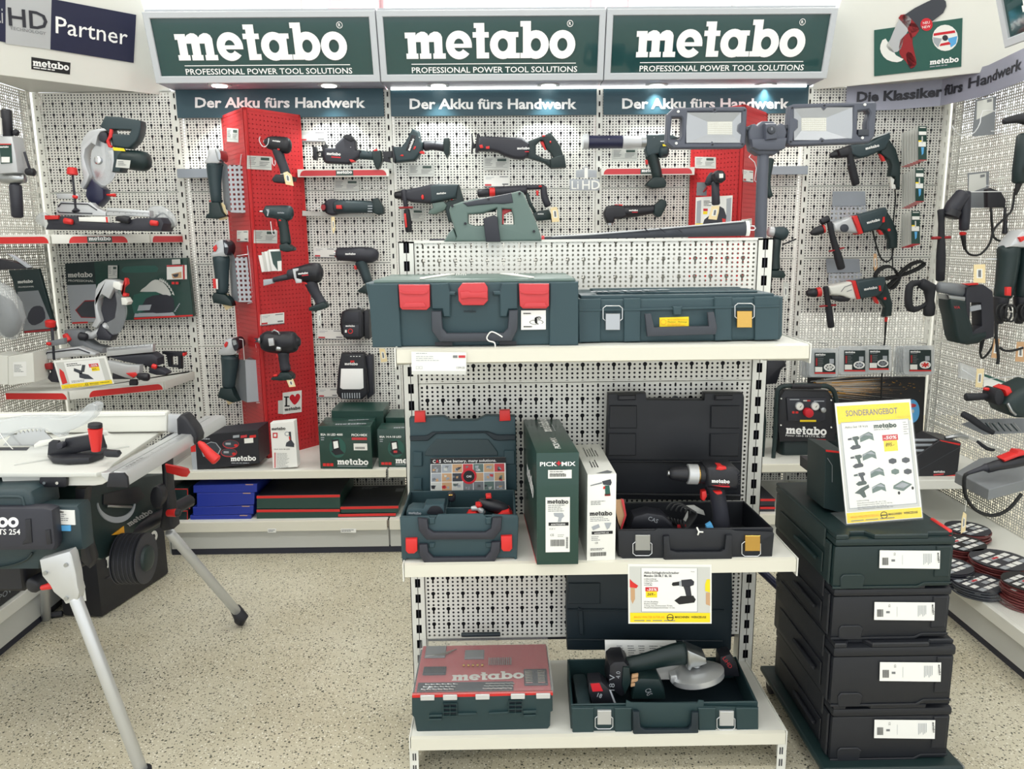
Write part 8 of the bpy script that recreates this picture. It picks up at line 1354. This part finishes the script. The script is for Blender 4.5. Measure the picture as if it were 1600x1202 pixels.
for pts, st, lb in (([(392,65),(478,62),(478,205),(390,200)], [(440,66),(445,0)], 'buff tag hanging high beside the large right grinders'),([(545,622),(586,622),(572,770),(522,765)], [(568,625),(578,560)], 'tan tag below the large grinder at right'),([(715,645),(775,645),(775,798),(702,792)], [(755,645),(762,550)], 'tan tag cut off by the right edge'),([(415,848),(470,848),(455,990),(404,985)], [(445,848),(452,775)], 'yellowish tag below the breaker hammer')):
    tagpaper(a5n, pts, lb, st, k='tag' if 'tan' not in lb else 'tan')
a4n = Zm(PY(2.75), 1440,150,4.806); t = TH('angle_grinder', 'long dark tool with red and yellow labels at the upper right edge', 'angle grinder', a4n, 740,500); part(t, 'body', T_(a4n, [(780,300,60),(770,420,66),(745,560,60),(735,640,52)], 'dgreen')); part(t, 'neck', T_(a4n, [(620,190,24),(720,170,34),(790,170,50)], 'black', sm=2)); q = MB(); q.prism(a4n, [(705,540),(740,530),(735,585),(705,590)], .05,.065, 'red'); q.prism(a4n, [(752,540),(790,530),(790,620),(750,620)], .055,.066, 'yellow'); part(t, 'labels', q); part(t, 'cord_sleeve', T_(a4n, [(730,660,24),(705,740,12)], 'cable'))
# sheet holders and card on the right wall
for pts, lb in (([(405,30),(560,0),(545,290),(380,305)], 'clear grey card holder high on the right wall'),([(345,580),(508,565),(495,840),(350,840)], 'grey holder with a price card behind the polisher')):
    t = TH('tool_holder', lb, 'holder', Zm(PY(3.45), 1440,150,4.806), pts[2][0], pts[2][1]); zz = Zm(PY(3.45), 1440,150,4.806); part(t, 'sheet', P_(zz, pts, -.001,.001, 'mgrey')); cx = [pts[0], pts[1]]; q = MB(); q.poly(zz, [(pts[0][0]+10, pts[0][1]+12),(pts[1][0]-25, pts[1][1]+12),(pts[1][0]-25, pts[1][1]+120),(pts[0][0]+5, pts[0][1]+150)], 'greypaper', .0015); q.poly(zz, [(pts[1][0]-70, pts[1][1]+28),(pts[1][0]-35, pts[1][1]+22),(pts[1][0]-35, pts[1][1]+42),(pts[1][0]-70, pts[1][1]+50)], 'printgrey', .002); part(t, 'card', q)
solo('wire_hook', T_(Zm(PY(3.2), 1440,150,4.806), [(a, b, 3.5) for a, b in [(570,118),(460,112),(440,200),(400,270),(340,300),(270,285),(230,225)]], 'wire', seg=6, sm=2), 'long curved wire hook high on the right wall', 'hook', a4.p(400,250))
q = P_(Zm(PY(3.35), 1440,150,4.806), [(495,700),(520,690),(600,720),(635,780),(632,838),(497,838)], -.03,.0, 'black', .004).tube(Zm(PY(3.35), 1440,150,4.806), [(520,840,9),(528,960,9),(540,1060,9),(590,1090,8)], 'cable', sm=2).tube(Zm(PY(3.35), 1440,150,4.806), [(625,840,10),(628,960,14),(625,1030,20)], 'black')
solo('plug_adapter', q, 'black plug and cable hanging right of the polisher', 'plug', a4.p(560,780))
t = TH('clear_pack', 'clear pack with green and red card low on the right wall', 'pack', a5,400,900); part(t, 'blister', P_(Zm(PY(2.9), 1440,400,4.806), [(295,800),(420,850),(400,945),(290,920)], -.02,.0, 'pvc', .003)); part(t, 'hang_wire', MB().limb([Zm(PY(2.9), 1440,400,4.806).p(300,850), Zm(PY(2.9), 1440,400,4.806).p(420,930), V((XR, 2.9, Zm(PY(2.9), 1440,400,4.806).p(420,880).z))], [.002]*3, 'wire', (0,0,1), seg=6)); part(t, 'card', P_(Zm(PY(2.9), 1440,400,4.806), [(470,885),(660,960),(655,1010),(465,1000)], -.002,0, 'paper')); q = MB(); q.poly(Zm(PY(2.9), 1440,400,4.806), [(470,885),(660,958),(658,972),(470,905)], 'pgreen', .001); q.poly(Zm(PY(2.9), 1440,400,4.806), [(465,985),(600,990),(600,1000),(465,1000)], 'red', .001); part(t, 'print', q)
# bench display at the lower right
ad = Zm(PY(2.35), 1420,600,5.228); t = TH('metal_shelf', 'grey steel shelf sticking out at the lower right edge, holding a grinder', 'shelf', ad, 650,900); zs_ = ad.p(380,740).z; A_, B_, C_, D_ = (onZ(1493,738, zs_), onZ(1545,765, zs_), onZ(1660,735, zs_), onZ(1600,715, zs_)); E_ = onZ(1530,716, zs_)
part(t, 'plate', P_(Can((0,0, zs_),(1,0,0),(0,1,0)), [(p.x, p.y) for p in (A_, B_, C_, onZ(1660,705, zs_), E_)], -.035,0, 'mgrey', .002,1)); P1 = V((XR, E_.y+.05, zs_-.02)); part(t, 'wall_arm', MB().limb([P1, V((C_.x-.1, E_.y, zs_-.02))], [.012,.012], 'mgrey', (0,0,1)))
z = Zm(PY(2.28), 1420,600,5.228); t = TH('angle_grinder', 'black grinder with red paddle switch lying on the steel shelf at the right edge', 'angle grinder', z, 700,700); part(t, 'body', T_(z, [(640,690,40),(720,665,44),(860,640,46),(1000,610,48)], 'black')); part(t, 'tail', T_(z, [(480,732,14),(600,690,22),(630,685,36)], 'darkgrey')); part(t, 'paddle', P_(z, [(740,605),(850,560),(865,535),(930,540),(935,565),(860,585),(755,625)], -.02,.02, 'red', .005))
cord('power_cable', z, [(480,735),(455,760),(455,880),(500,980),(580,1050),(700,1075),(820,1020),(920,900)], 'cable looping below the steel shelf at the right edge', .0055)
tagpaper(z, [(445,1045),(472,1065),(462,1200),(425,1225),(430,1120)], 'narrow tag on white string hanging in front of the cutting discs', [(460,1040),(470,945),(495,940)])
z = Zm(PY(2.42), 1420,600,5.228); t = TH('disc_cutter', 'dark green cutting tool with black side handle at the right edge above the display tray', 'angle grinder', z, 800,250); part(t, 'body', P_(z, [(700,140),(760,60),(830,20),(960,-40),(1000,260),(800,250),(740,220)], -.06,.06, 'dgreen', .02,3)); part(t, 'side_handle', T_(z, [(470,108,34),(560,105,30),(640,100,28)], 'rubber')); part(t, 'handle_collar', MB().disc(z, 680,92,42,-.03,.04, 'rubber', 18, ry=66, bev=.006)); part(t, 'red_cap', P_(z, [(720,30),(770,8),(800,70),(740,85)], -.03,.04, 'red', .008)); part(t, 'red_tip', T_(z, [(615,40,12),(650,45,14)], 'red')); part(t, 'silver_guard', T_(z, [(712,130,10),(740,190,12),(775,220,10)], 'steel', d=.06))
t = TH('clear_tray', 'clear acrylic tray on a bracket with tool accessories at the right edge', 'tray', z, 650,450); zt2 = z.p(430,335).z; part(t, 'tray_front', P_(z, [(430,340),(610,415),(740,415),(1000,400),(1000,520),(740,535),(610,545),(440,400)], -.02,.0, 'acrylic')); part(t, 'tray_back', P_(Zm(PY(2.52), 1420,600,5.228), [(430,330),(560,290),(1000,280),(1000,400),(610,415)], -.004,.0, 'mgrey')); part(t, 'black_strap', T_(z, [(440,245,26),(520,290,30),(600,350,26),(690,400,20)], 'rubber', kd=.6, sm=2).tube(z, [(560,470,12),(640,530,16),(700,540,10)], 'rubber', kd=.5, sm=2)); q = MB(); rr = random.Random(4)
for i in range(10): x_ = 650+i*26; q.tube(z, [(x_, 330+rr.uniform(-5,10), 5),(x_+55,395,5)], 'steel' if i % 2 else 'dgreen', seg=6, d=-.015)
part(t, 'small_parts', q, kind='stuff')
# cutting discs in piles on the right base shelf, each disc its own thing
def pile(px, py, n, r, lb, nm, cols):
    P = onZ(px, py, .167); base = None
    for i in range(n):
        c = V((P.x+.004*math.sin(i*1.7), P.y+.004*math.cos(i*2.3), .167+i*.009))
        if base is None:
            t = thing('disc_pack', lb, 'disc', c, nm); cv = Can((c.x, c.y, c.z),(1,0,0),(0,1,0)); part(t, 'disc', P_(cv, [(r*math.cos(a*math.pi/14), r*math.sin(a*math.pi/14)) for a in range(28)], 0,.006, cols[0], .0008,1)); part(t, 'film', P_(cv, R4(-r*.95, -r*.1, r*.95, r*.1), .006,.0065, 'greypaper')); base = t
        else:
            t = base.copy(); COL.objects.link(t); t.location = c; t.rotation_euler = (0,0, i*.5); t['label'] = lb.replace('lowest', ['', 'second', 'third', 'fourth', 'fifth', 'sixth', 'seventh', 'eighth', 'ninth'][i]+' lowest')
            for ch in base.children: d = ch.copy(); COL.objects.link(d); d.parent = t
    cv = Can((P.x, P.y, .167+n*.009),(1,0,0),(0,1,0)); t = thing('disc_pack', 'printed card on top'+lb.replace('lowest disc', ''), 'disc', (P.x, P.y, .167+n*.009), nm); part(t, 'card', P_(cv, [(r*math.cos(a*math.pi/14), r*math.sin(a*math.pi/14)) for a in range(28)], .0,.002, cols[1], 0)); q = MB(); ca = Can((P.x, P.y, .167+n*.009),(math.cos(.5), math.sin(.5), 0),(-math.sin(.5), math.cos(.5), 0))
    for i in range(4):
        for j in range(4):
            if (i*j) not in (1,9): q.rect(ca, -r*.8+i*r*.4, -r*.62+j*r*.33, -r*.8+i*r*.4+r*.34, -r*.62+j*r*.33+r*.22, 'paper' if (i+j) % 3 else 'lgrey', .0026)
    q.rect(ca, -r*.25, r*.1, r*.1, r*.2, 'logored', .003); part(t, 'print', q)
for i, (px, py, n, r, cols) in enumerate(((1510,842,5,.085, ('discred', 'darkgrey')),(1498,872,7,.09, ('discred', 'ink')),(1478,905,6,.085, ('darkgrey', 'darkgrey')),(1560,900,7,.1, ('discred', 'darkgrey')),(1528,925,4,.085, ('dgrey', 'darkgrey')),(1605,945,9,.085, ('discred', 'ink')))):
    nm = ['farthest', 'second farthest', 'leftmost near', 'middle', 'flattest', 'nearest'][i]; pile(px, py, n, r, 'lowest disc of the %s disc pile on the right base shelf' % nm, '%s pile of cutting discs' % nm, cols)
t = thing('divider', 'clear plastic divider strip along the front of the right base shelf', 'divider', (1.66,2.6,.166)); part(t, 'strip', MB().box((1.655,1.7,.166),(1.658,3.3,.215), 'acrylic'))
cvb = Can((1.6455,3.0,.166),(0,-1,0),(0,0,1)); 
for i, u in enumerate((.08,.2,.32,.5,.62,.78)): q = MB(); q.rect(cvb, u, -.036, u+.05,-.008, 'paper', .001); q.barcode(cvb, u+.008,-.032,.03,.012, 'ink', .0016); q.lines(cvb, u+.006,-.014,.035,.005,1,.002, 'printgrey', .0016); solo('shelf_label', q, 'white barcode label on the right base shelf rail, number %s from the rear' % ['one', 'two', 'three', 'four', 'five', 'six'][i], 'label', cvb.p(u, -.03), 'barcode labels on the right rail')
# ---------------------------------------------------------------- stack of cases on a trolley, with the offer poster
YS = 1.80; cs_ = Zm(PY(YS), 1180,740,2.603); wS = .42
def stackcase(lb, pts, k, lab, yoff=0., top=False):
    zz = Zm(PY(YS+yoff), 1180,740,2.603); P = [zz.p(*p) for p in pts]; x0, x1 = P[0].x, P[1].x; z1, z0 = P[0].z, P[2].z
    t = thing('tool_case', lb, 'tool case', V(((x0+x1)/2, YS+yoff, z0)), None); cv = Can((x0, YS+yoff, z0),(1,0,0),(0,0,1)); w, h = x1-x0, z1-z0
    part(t, 'body', MB().box((x0, YS+yoff, z0+.002),(x1, YS+yoff+wS, z1-h*.22), k, .008,2)); part(t, 'lid', MB().box((x0-.001, YS+yoff-.003, z1-h*.215),(x1+.001, YS+yoff+wS+.002, z1-.012), k, .007,2))
    q = MB(); tp = Can((x0, YS+yoff, z1-.014),(1,0,0),(0,1,0)); q.prism(tp, [(.0,-.003),(.03,-.003),(.045,.022),(.08,.022),(.095,-.003),(w-.07,-.003),(w-.06,.012),(w, .012),(w, wS),(0, wS)], 0,.013, k, .003,1); part(t, 'top_deck', q)
    q = MB(); q.prism(cv, [(.02,.0),(.075,.0),(.08,.03),(.07,.038),(.025,.038),(.018,.03)], -.001,.004, k, .002,1); q.prism(cv, R4(w-.045, h*.2, w-.008, h*.76), -.001,.003, k, .002,1); q.prism(cv, [(.0, h*.0),(w*.72, h*.0),(w*.78, h*.07),(w, h*.07),(w, h*.1),(w*.77, h*.1),(w*.71,.006),(0,.006)], -.001,.003, k, .001,1); part(t, 'front_relief', q)
    sf_ = Can((x0, YS+yoff+wS, z0),(0,-1,0),(0,0,1)); q = MB(); q.prism(sf_, [(.04, h*.62),(wS-.05, h*.62),(wS-.05, h*.98),(.04, h*.98)], 0,.006, k, .003,1); q.prism(sf_, R4(.05, h*.12, wS-.06, h*.5), 0,.004, k, .003,1); q.prism(sf_, R4(wS-.045, h*.05, wS-.01, h*.8), 0,.007, k, .004,1); q.prism(sf_, R4(wS*.45, h*.3, wS*.8, h*.36), .004,.016, k, .004,1); part(t, 'side_handle', q)
    a, b, c_, d = lab; l = part(t, 'label_plate', P_(zz, [(a, b),(c_, b+2),(c_-2, d+3),(a-2, d)], .004,.005, 'paper')); W_ = c_-a; H_l = d-b; q = MB(); e = .0056
    q.barcode(zz, a+W_*.04, b+H_l*.82, W_*.1, H_l*.42, 'ink', e, 9); q.text(zz, 'CE', a+W_*.23, b+H_l*.12, H_l*.1, 'ink', e, ang=-90); q.rect(zz, a+W_*.19, b+H_l*.5, a+W_*.25, b+H_l*.62, 'printgrey', e); q.rect(zz, a+W_*.37, b+H_l*.25, a+W_*.375, b+H_l*.8, 'lgrey', e)
    for i in range(6): q.rect(zz, a+W_*(.72+.025*i), b+H_l*.18, a+W_*(.73+.025*i), b+H_l*(.8-.06*(i % 3)), 'lgrey', e)
    zr_ = zz; q.logo(zz, a+W_*.95, b+H_l*.12, W_*.16, 'ink', e, -90); part(l, 'print', q); return t, z1
t0, zTop = stackcase('top green case of the stack of four at right', [(328,248),(815,255),(812,462),(318,440)], 'dgreen', (503,310,748,382))
stackcase('second case down, black, in the stack of four at right', [(322,452),(800,462),(795,668),(316,655)], 'caseblack', (482,520,726,592), .005)
stackcase('third case down, black and wider set, in the stack of four at right', [(322,690),(816,705),(800,940),(318,925)], 'caseblack', (504,764,752,840), -.012)
stackcase('lowest black case of the stack of four at right, on the trolley', [(318,940),(800,950),(795,1160),(312,1150)], 'caseblack', (482,998,728,1072), .0)
a_ = cs_.p(300,1165); b_ = cs_.p(800,1170); t = thing('transport_trolley', 'dark green wheeled trolley under the stack of cases at right', 'trolley', V((a_.x, YS, 0))); X0 = a_.x-.03; part(t, 'deck', MB().box((X0, YS-.035,.055),(b_.x+.012, YS+wS+.04, a_.z-.001), 'dgreen', .02,3))
for dx in (.03, b_.x+.01-X0): 
    for dy in (.0, wS): c = part(t, 'caster', MB().limb([V((X0+dx-.012, YS+dy, .028)), V((X0+dx+.012, YS+dy, .028))], [.028,.028], 'rubber', (0,0,1), seg=18, cap=.1)); part(c, 'fork', MB().box((X0+dx-.018, YS+dy-.015,.03),(X0+dx+.018, YS+dy+.015,.058), 'steel', .003))
part(t0, 'red_latch', MB().box((cs_.p(806,255).x-.006, YS+.012, zTop-.02),(cs_.p(806,255).x+.005, YS+.10, zTop+.0025), 'red', .003)); 
# poster stand
pc = Zm(Pix(onZ(1322,822, zTop),(-.12,-1,.14)), 1295,615,5.59); TLp, TRp, BRp, BLp = pc.p(44,80), pc.p(718,42), pc.p(828,1092), pc.p(150,1148)
pq = Quad(TLp, TRp, BRp, BLp, 100,158); t = thing('offer_poster', 'tilted yellow and white special offer poster in acrylic stand on top of the case stack', 'sign', BLp); part(t, 'sheet', P_(pq, R4(1,1,99,157), -.001,0, 'paper')); part(t, 'acrylic_front', P_(pq, R4(0,0,100,158), .001,.003, 'acrylic', .0005,1)); part(t, 'acrylic_foot', P_(Can(BLp, BRp-BLp, (V((0,1,0))-V((0,0,0)))), R4(0,0, (BRp-BLp).length, .09), -.003,0, 'acrylic', .0005,1)); q = MB()
q.rect(pq, 3,130,97,153, 'yellow', .0003); q.text(pq, 'SONDERANGEBOT', 14,139.5,7.5, 'mgrey', .0006, fit=67, bold=.015); q.text(pq, '* solange Vorrat reicht', 78,134,2, 'orange', .0006, fit=18); q.rect(pq, 3,16,97,130, 'greypaper', .0003); q.rect(pq, 6,20,94,132, 'lgrey', .0005); q.rect(pq, 7,21,93,131, 'white', .0006)
q.text(pq, 'Akku-Set 18 Volt', 11,124,2.9, 'ink', .0008, fit=30); q.logo(pq, 48,122,29, 'logoplate', .0008); q.lines(pq, 48,119.5,29,1,1,.8, 'printgrey', .0008); q.lines(pq, 86,127,7,3,6,.8, 'printgrey', .0008); q.rect(pq, 58,105,78,112.5, 'logored', .0008); q.text(pq, '-50%', 59.5,106.8,4.2, 'letterwhite', .001, fit=16.5, bold=.02, shear=.2); q.rect(pq, 59,91,76.5,105, 'yellow', .0008); q.text(pq, '895.-', 61,97.5,4.6, 'ink', .001, fit=11, shear=.2, bold=.01)
drillicon(q, pq, 13,99,17, 'logoplate', .0008, 'dgrey'); drillicon(q, pq, 14,75,17, 'logoplate', .0008, 'dgrey'); drillicon(q, pq, 16,52,17, 'dgrey', .0008, 'logoplate'); q.poly(pq, [(15,40),(24,46),(34,50),(35,46),(28,42),(30,34),(26,33),(22,38)], 'logoplate', .0008)
for x_, y_ in ((29,105),(30,81),(38,58),(38,38)): q.poly(pq, [(x_, y_),(x_+12, y_+4),(x_+18, y_+1),(x_+17, y_+10),(x_+12, y_+13),(x_, y_+8)], 'sage', .0008); q.poly(pq, [(x_, y_+5),(x_+6, y_+9),(x_+17, y_+7),(x_+12, y_+11.5),(x_, y_+8)], 'lgrey', .001)
for x_, y_ in ((63,76),(80,76),(81,61),(65,62)): q.poly(pq, [(x_, y_),(x_+5, y_-2),(x_+10, y_),(x_+10, y_+4),(x_+5, y_+6),(x_, y_+4)], 'dgrey' if y_ != 62 else 'sage', .0008)
q.poly(pq, [(65,42),(78,38),(90,46),(78,52),(66,46)], 'sage', .0008); q.poly(pq, [(68,44.5),(78,41.5),(86,46),(77,50)], 'lgrey', .001); [q.oval(pq, a, b, 1.6,2.2, 'ink', .001,8) for a, b in ((72,36),(90,41))]
q.text(pq, 'Lieferumfang:', 17,29,1.7, 'ink', .0008, fit=16)
for i, s_ in enumerate(('Akku-Bohrschrauber BS 18 LT BL,', 'Akku-Schlagschrauber SSW 18 LTX 400 BL,', 'Akku-Bohrhammer KHA 18 LTX BL 24,', 'Akku-Winkelschleifer WB 18 LTX BL 125,')): q.text(pq, s_, 17,26-i*2.6,1.5, 'ink', .0008, fit=38+i % 2*8)
footer(q, Quad(pq.p(2,15), pq.p(98,15), pq.p(98,2), pq.p(2,2), 96,13), 96,13,.0006); part(t, 'print', q)
# cartons behind the poster
def stk(name, lb, pts, Y, dep, k, fn=None):
    zz = Zm(PY(Y), 1180,580,4.007); t = thing(name, lb, 'box', V((zz.p(*pts[3]).x, Y, zTop))); part(t, 'carton', P_(zz, pts, -dep, 0, k, .0015,1)); q = MB(); fn(q, zz); part(t, 'print', q)
stk('tool_box_carton', 'dark green upright carton with red edges directly behind the offer poster', [(440,492),(560,505),(590,905),(430,860)], 1.95,.12, 'dgreen', lambda q, z: (q.poly(z, [(440,492),(600,510),(600,522),(442,504)], 'red', .001), q.tube(z, [(452,545,2),(482,590,2),(482,695,2)], 'mgrey', seg=5)))
for i, (pts, Y) in enumerate((([(345,575),(435,578),(430,650),(345,640)], 2.12),([(400,655),(440,658),(438,780),(395,770)], 2.06))):
    stk('small_carton', '%s small black and red carton stacked behind the offer poster' % ['upper', 'lower'][i], pts, Y, .08, 'black', lambda q, z, p=pts: (q.poly(z, [p[0], p[1], (p[1][0], p[1][1]+20),(p[0][0], p[0][1]+12)], 'red', .001), q.logo(z, p[0][0]+4, p[0][1]+50,55 if p[0][0] < 350 else 34, 'letterwhite', .0014,-12)))
# cordless tools on the right red column and beside it
zc = Zm(PY(3.50), 1020,150,5.225)
t = TH('cordless_screwdriver', 'cordless screwdriver on the right red column, its round end facing forward', 'drill', zc, 520,900); part(t, 'motor_end', P_(zc, [(480,640),(510,612),(550,615),(575,645),(575,690),(545,715),(500,712),(478,680)], -.02,.05, 'black', .014,3)); part(t, 'barrel', T_(Zm(PY(3.54), 1020,150,5.225), [(440,720,22),(470,690,42),(500,665,52)], 'darkgrey')); part(t, 'bit', T_(Zm(PY(3.56), 1020,150,5.225), [(412,785,5),(440,750,10)], 'darkred')); part(t, 'handle', T_(zc, [(510,710,32),(512,800,32),(515,880,34)], 'darkgrey')); part(t, 'brand_badge', P_(zc, [(515,642),(548,642),(548,676),(517,678)], .05,.052, 'white'))
tagpaper(Zm(PY(3.44), 1020,150,5.225), [(480,900),(545,895),(538,950),(522,1012),(452,1005)], 'buff tag hanging on the cordless screwdriver of the right column')
zc2 = Zm(PY(3.56), 1020,150,5.225); solo('holder_plate', P_(zc2, [(362,705),(440,705),(440,815),(356,812)], -.002,0, 'mgrey'), 'small grey sheet beside the cordless screwdriver', 'holder', zc2.p(400,800))
t = TH('sale_sign', 'sale sign with drill picture on the right red column', 'sign', zc2,500,1060); part(t, 'board', P_(zc2, [(352,828),(652,812),(640,1060),(345,1065)], -.002,0, 'white')); q = MB(); q.poly(zc2, [(400,840),(600,828),(595,1040),(395,1045)], 'paper', .0006); q.poly(zc2, [(360,860),(395,850),(390,1040),(355,1040)], 'lgrey', .0006); q.poly(zc2, [(602,840),(642,830),(635,1035),(598,1040)], 'lgrey', .0006); q.poly(zc2, [(348,1042),(638,1036),(638,1058),(346,1063)], 'yellow', .0008); q.rect(zc2,412,920,448,940, 'logored', .001); q.rect(zc2,410,942,445,966, 'yellow', .001); q.lines(zc2,415,860,70,12,4,5, 'ink', .001); q.poly(zc2, [(545,900),(580,920),(600,980),(595,1040),(405,1055),(420,1010),(480,960)], 'darkgrey', .0012); q.poly(zc2, [(565,1000),(595,1005),(590,1040),(570,1045)], 'red', .0014); part(t, 'print', q)
t = TH('hanging_tool', 'black tool on white wire hook behind the work light pole', 'tool', zc, 950,850); part(t, 'body', T_(zc, [(955,520,36),(945,600,30),(938,700,22),(945,790,26),(960,820,24)], 'dgreen', sm=2)); part(t, 'wire_hook', T_(zc, [(a, b, 4) for a, b in [(800,480),(785,500),(830,540),(845,590),(830,690),(860,715)]], 'wire', seg=6)); part(t, 'head', T_(zc, [(960,510,36),(1020,545,24),(1000,590,10)], 'black')) if False else None
zd = Zm(PY(3.68), 1200,300,4); t = TH('impact_wrench', 'cordless impact driver peeking out right of the display stand top', 'drill', zd, 60,520); part(t, 'body', T_(zd, [(20,250,22),(55,255,40),(90,262,44),(108,268,36)], 'green', sm=2)); part(t, 'silver_ring', T_(zd, [(8,248,30),(30,250,34)], 'silverplastic')); part(t, 'handle', T_(zd, [(55,300,28),(45,400,28),(42,480,34)], 'dgreen', sm=2)); part(t, 'battery_foot', P_(zd, [(5,490),(85,490),(100,520),(90,538),(5,535)], -.03,.03, 'dgreen', .006)); part(t, 'belt_hook', T_(zd, [(90,330,5),(175,295,5)], 'black')); part(t, 'trigger', T_(zd, [(36,355,8),(38,385,8)], 'red'))
tagpaper(zd, [(95,560),(130,575),(128,660),(108,688),(92,650)], 'faint tag under the impact driver right of the stand', k='greypaper')
t = TH('hanging_tool', 'dark tool foot just under the upper shelf at the right of the stand', 'tool', Zm(PY(3.68), 1200,300,4), 30,1150); part(t, 'body', P_(zd, [(-60,1035),(60,1040),(90,1050),(100,1080),(70,1100),(40,1190),(-60,1200)], -.04,.04, 'black', .01,2))
# pegs that carry the goods along the right side wall
for nm, px, py, Y in (('peg', 1548,205,3.45),('peg', 1540,290,3.45),('peg', 1540,405,2.76),('peg', 1570,372,2.78),('peg', 1560,175,3.2),('peg', 1508,300,3.3),('peg', 1520,450,3.25)):
    p = PY(Y).p(px, py); part(tsr, 'hook', MB().limb([V((XR+.002, Y, p.z)), p], [.0022,.0022], 'wire', (0,0,1), seg=6))
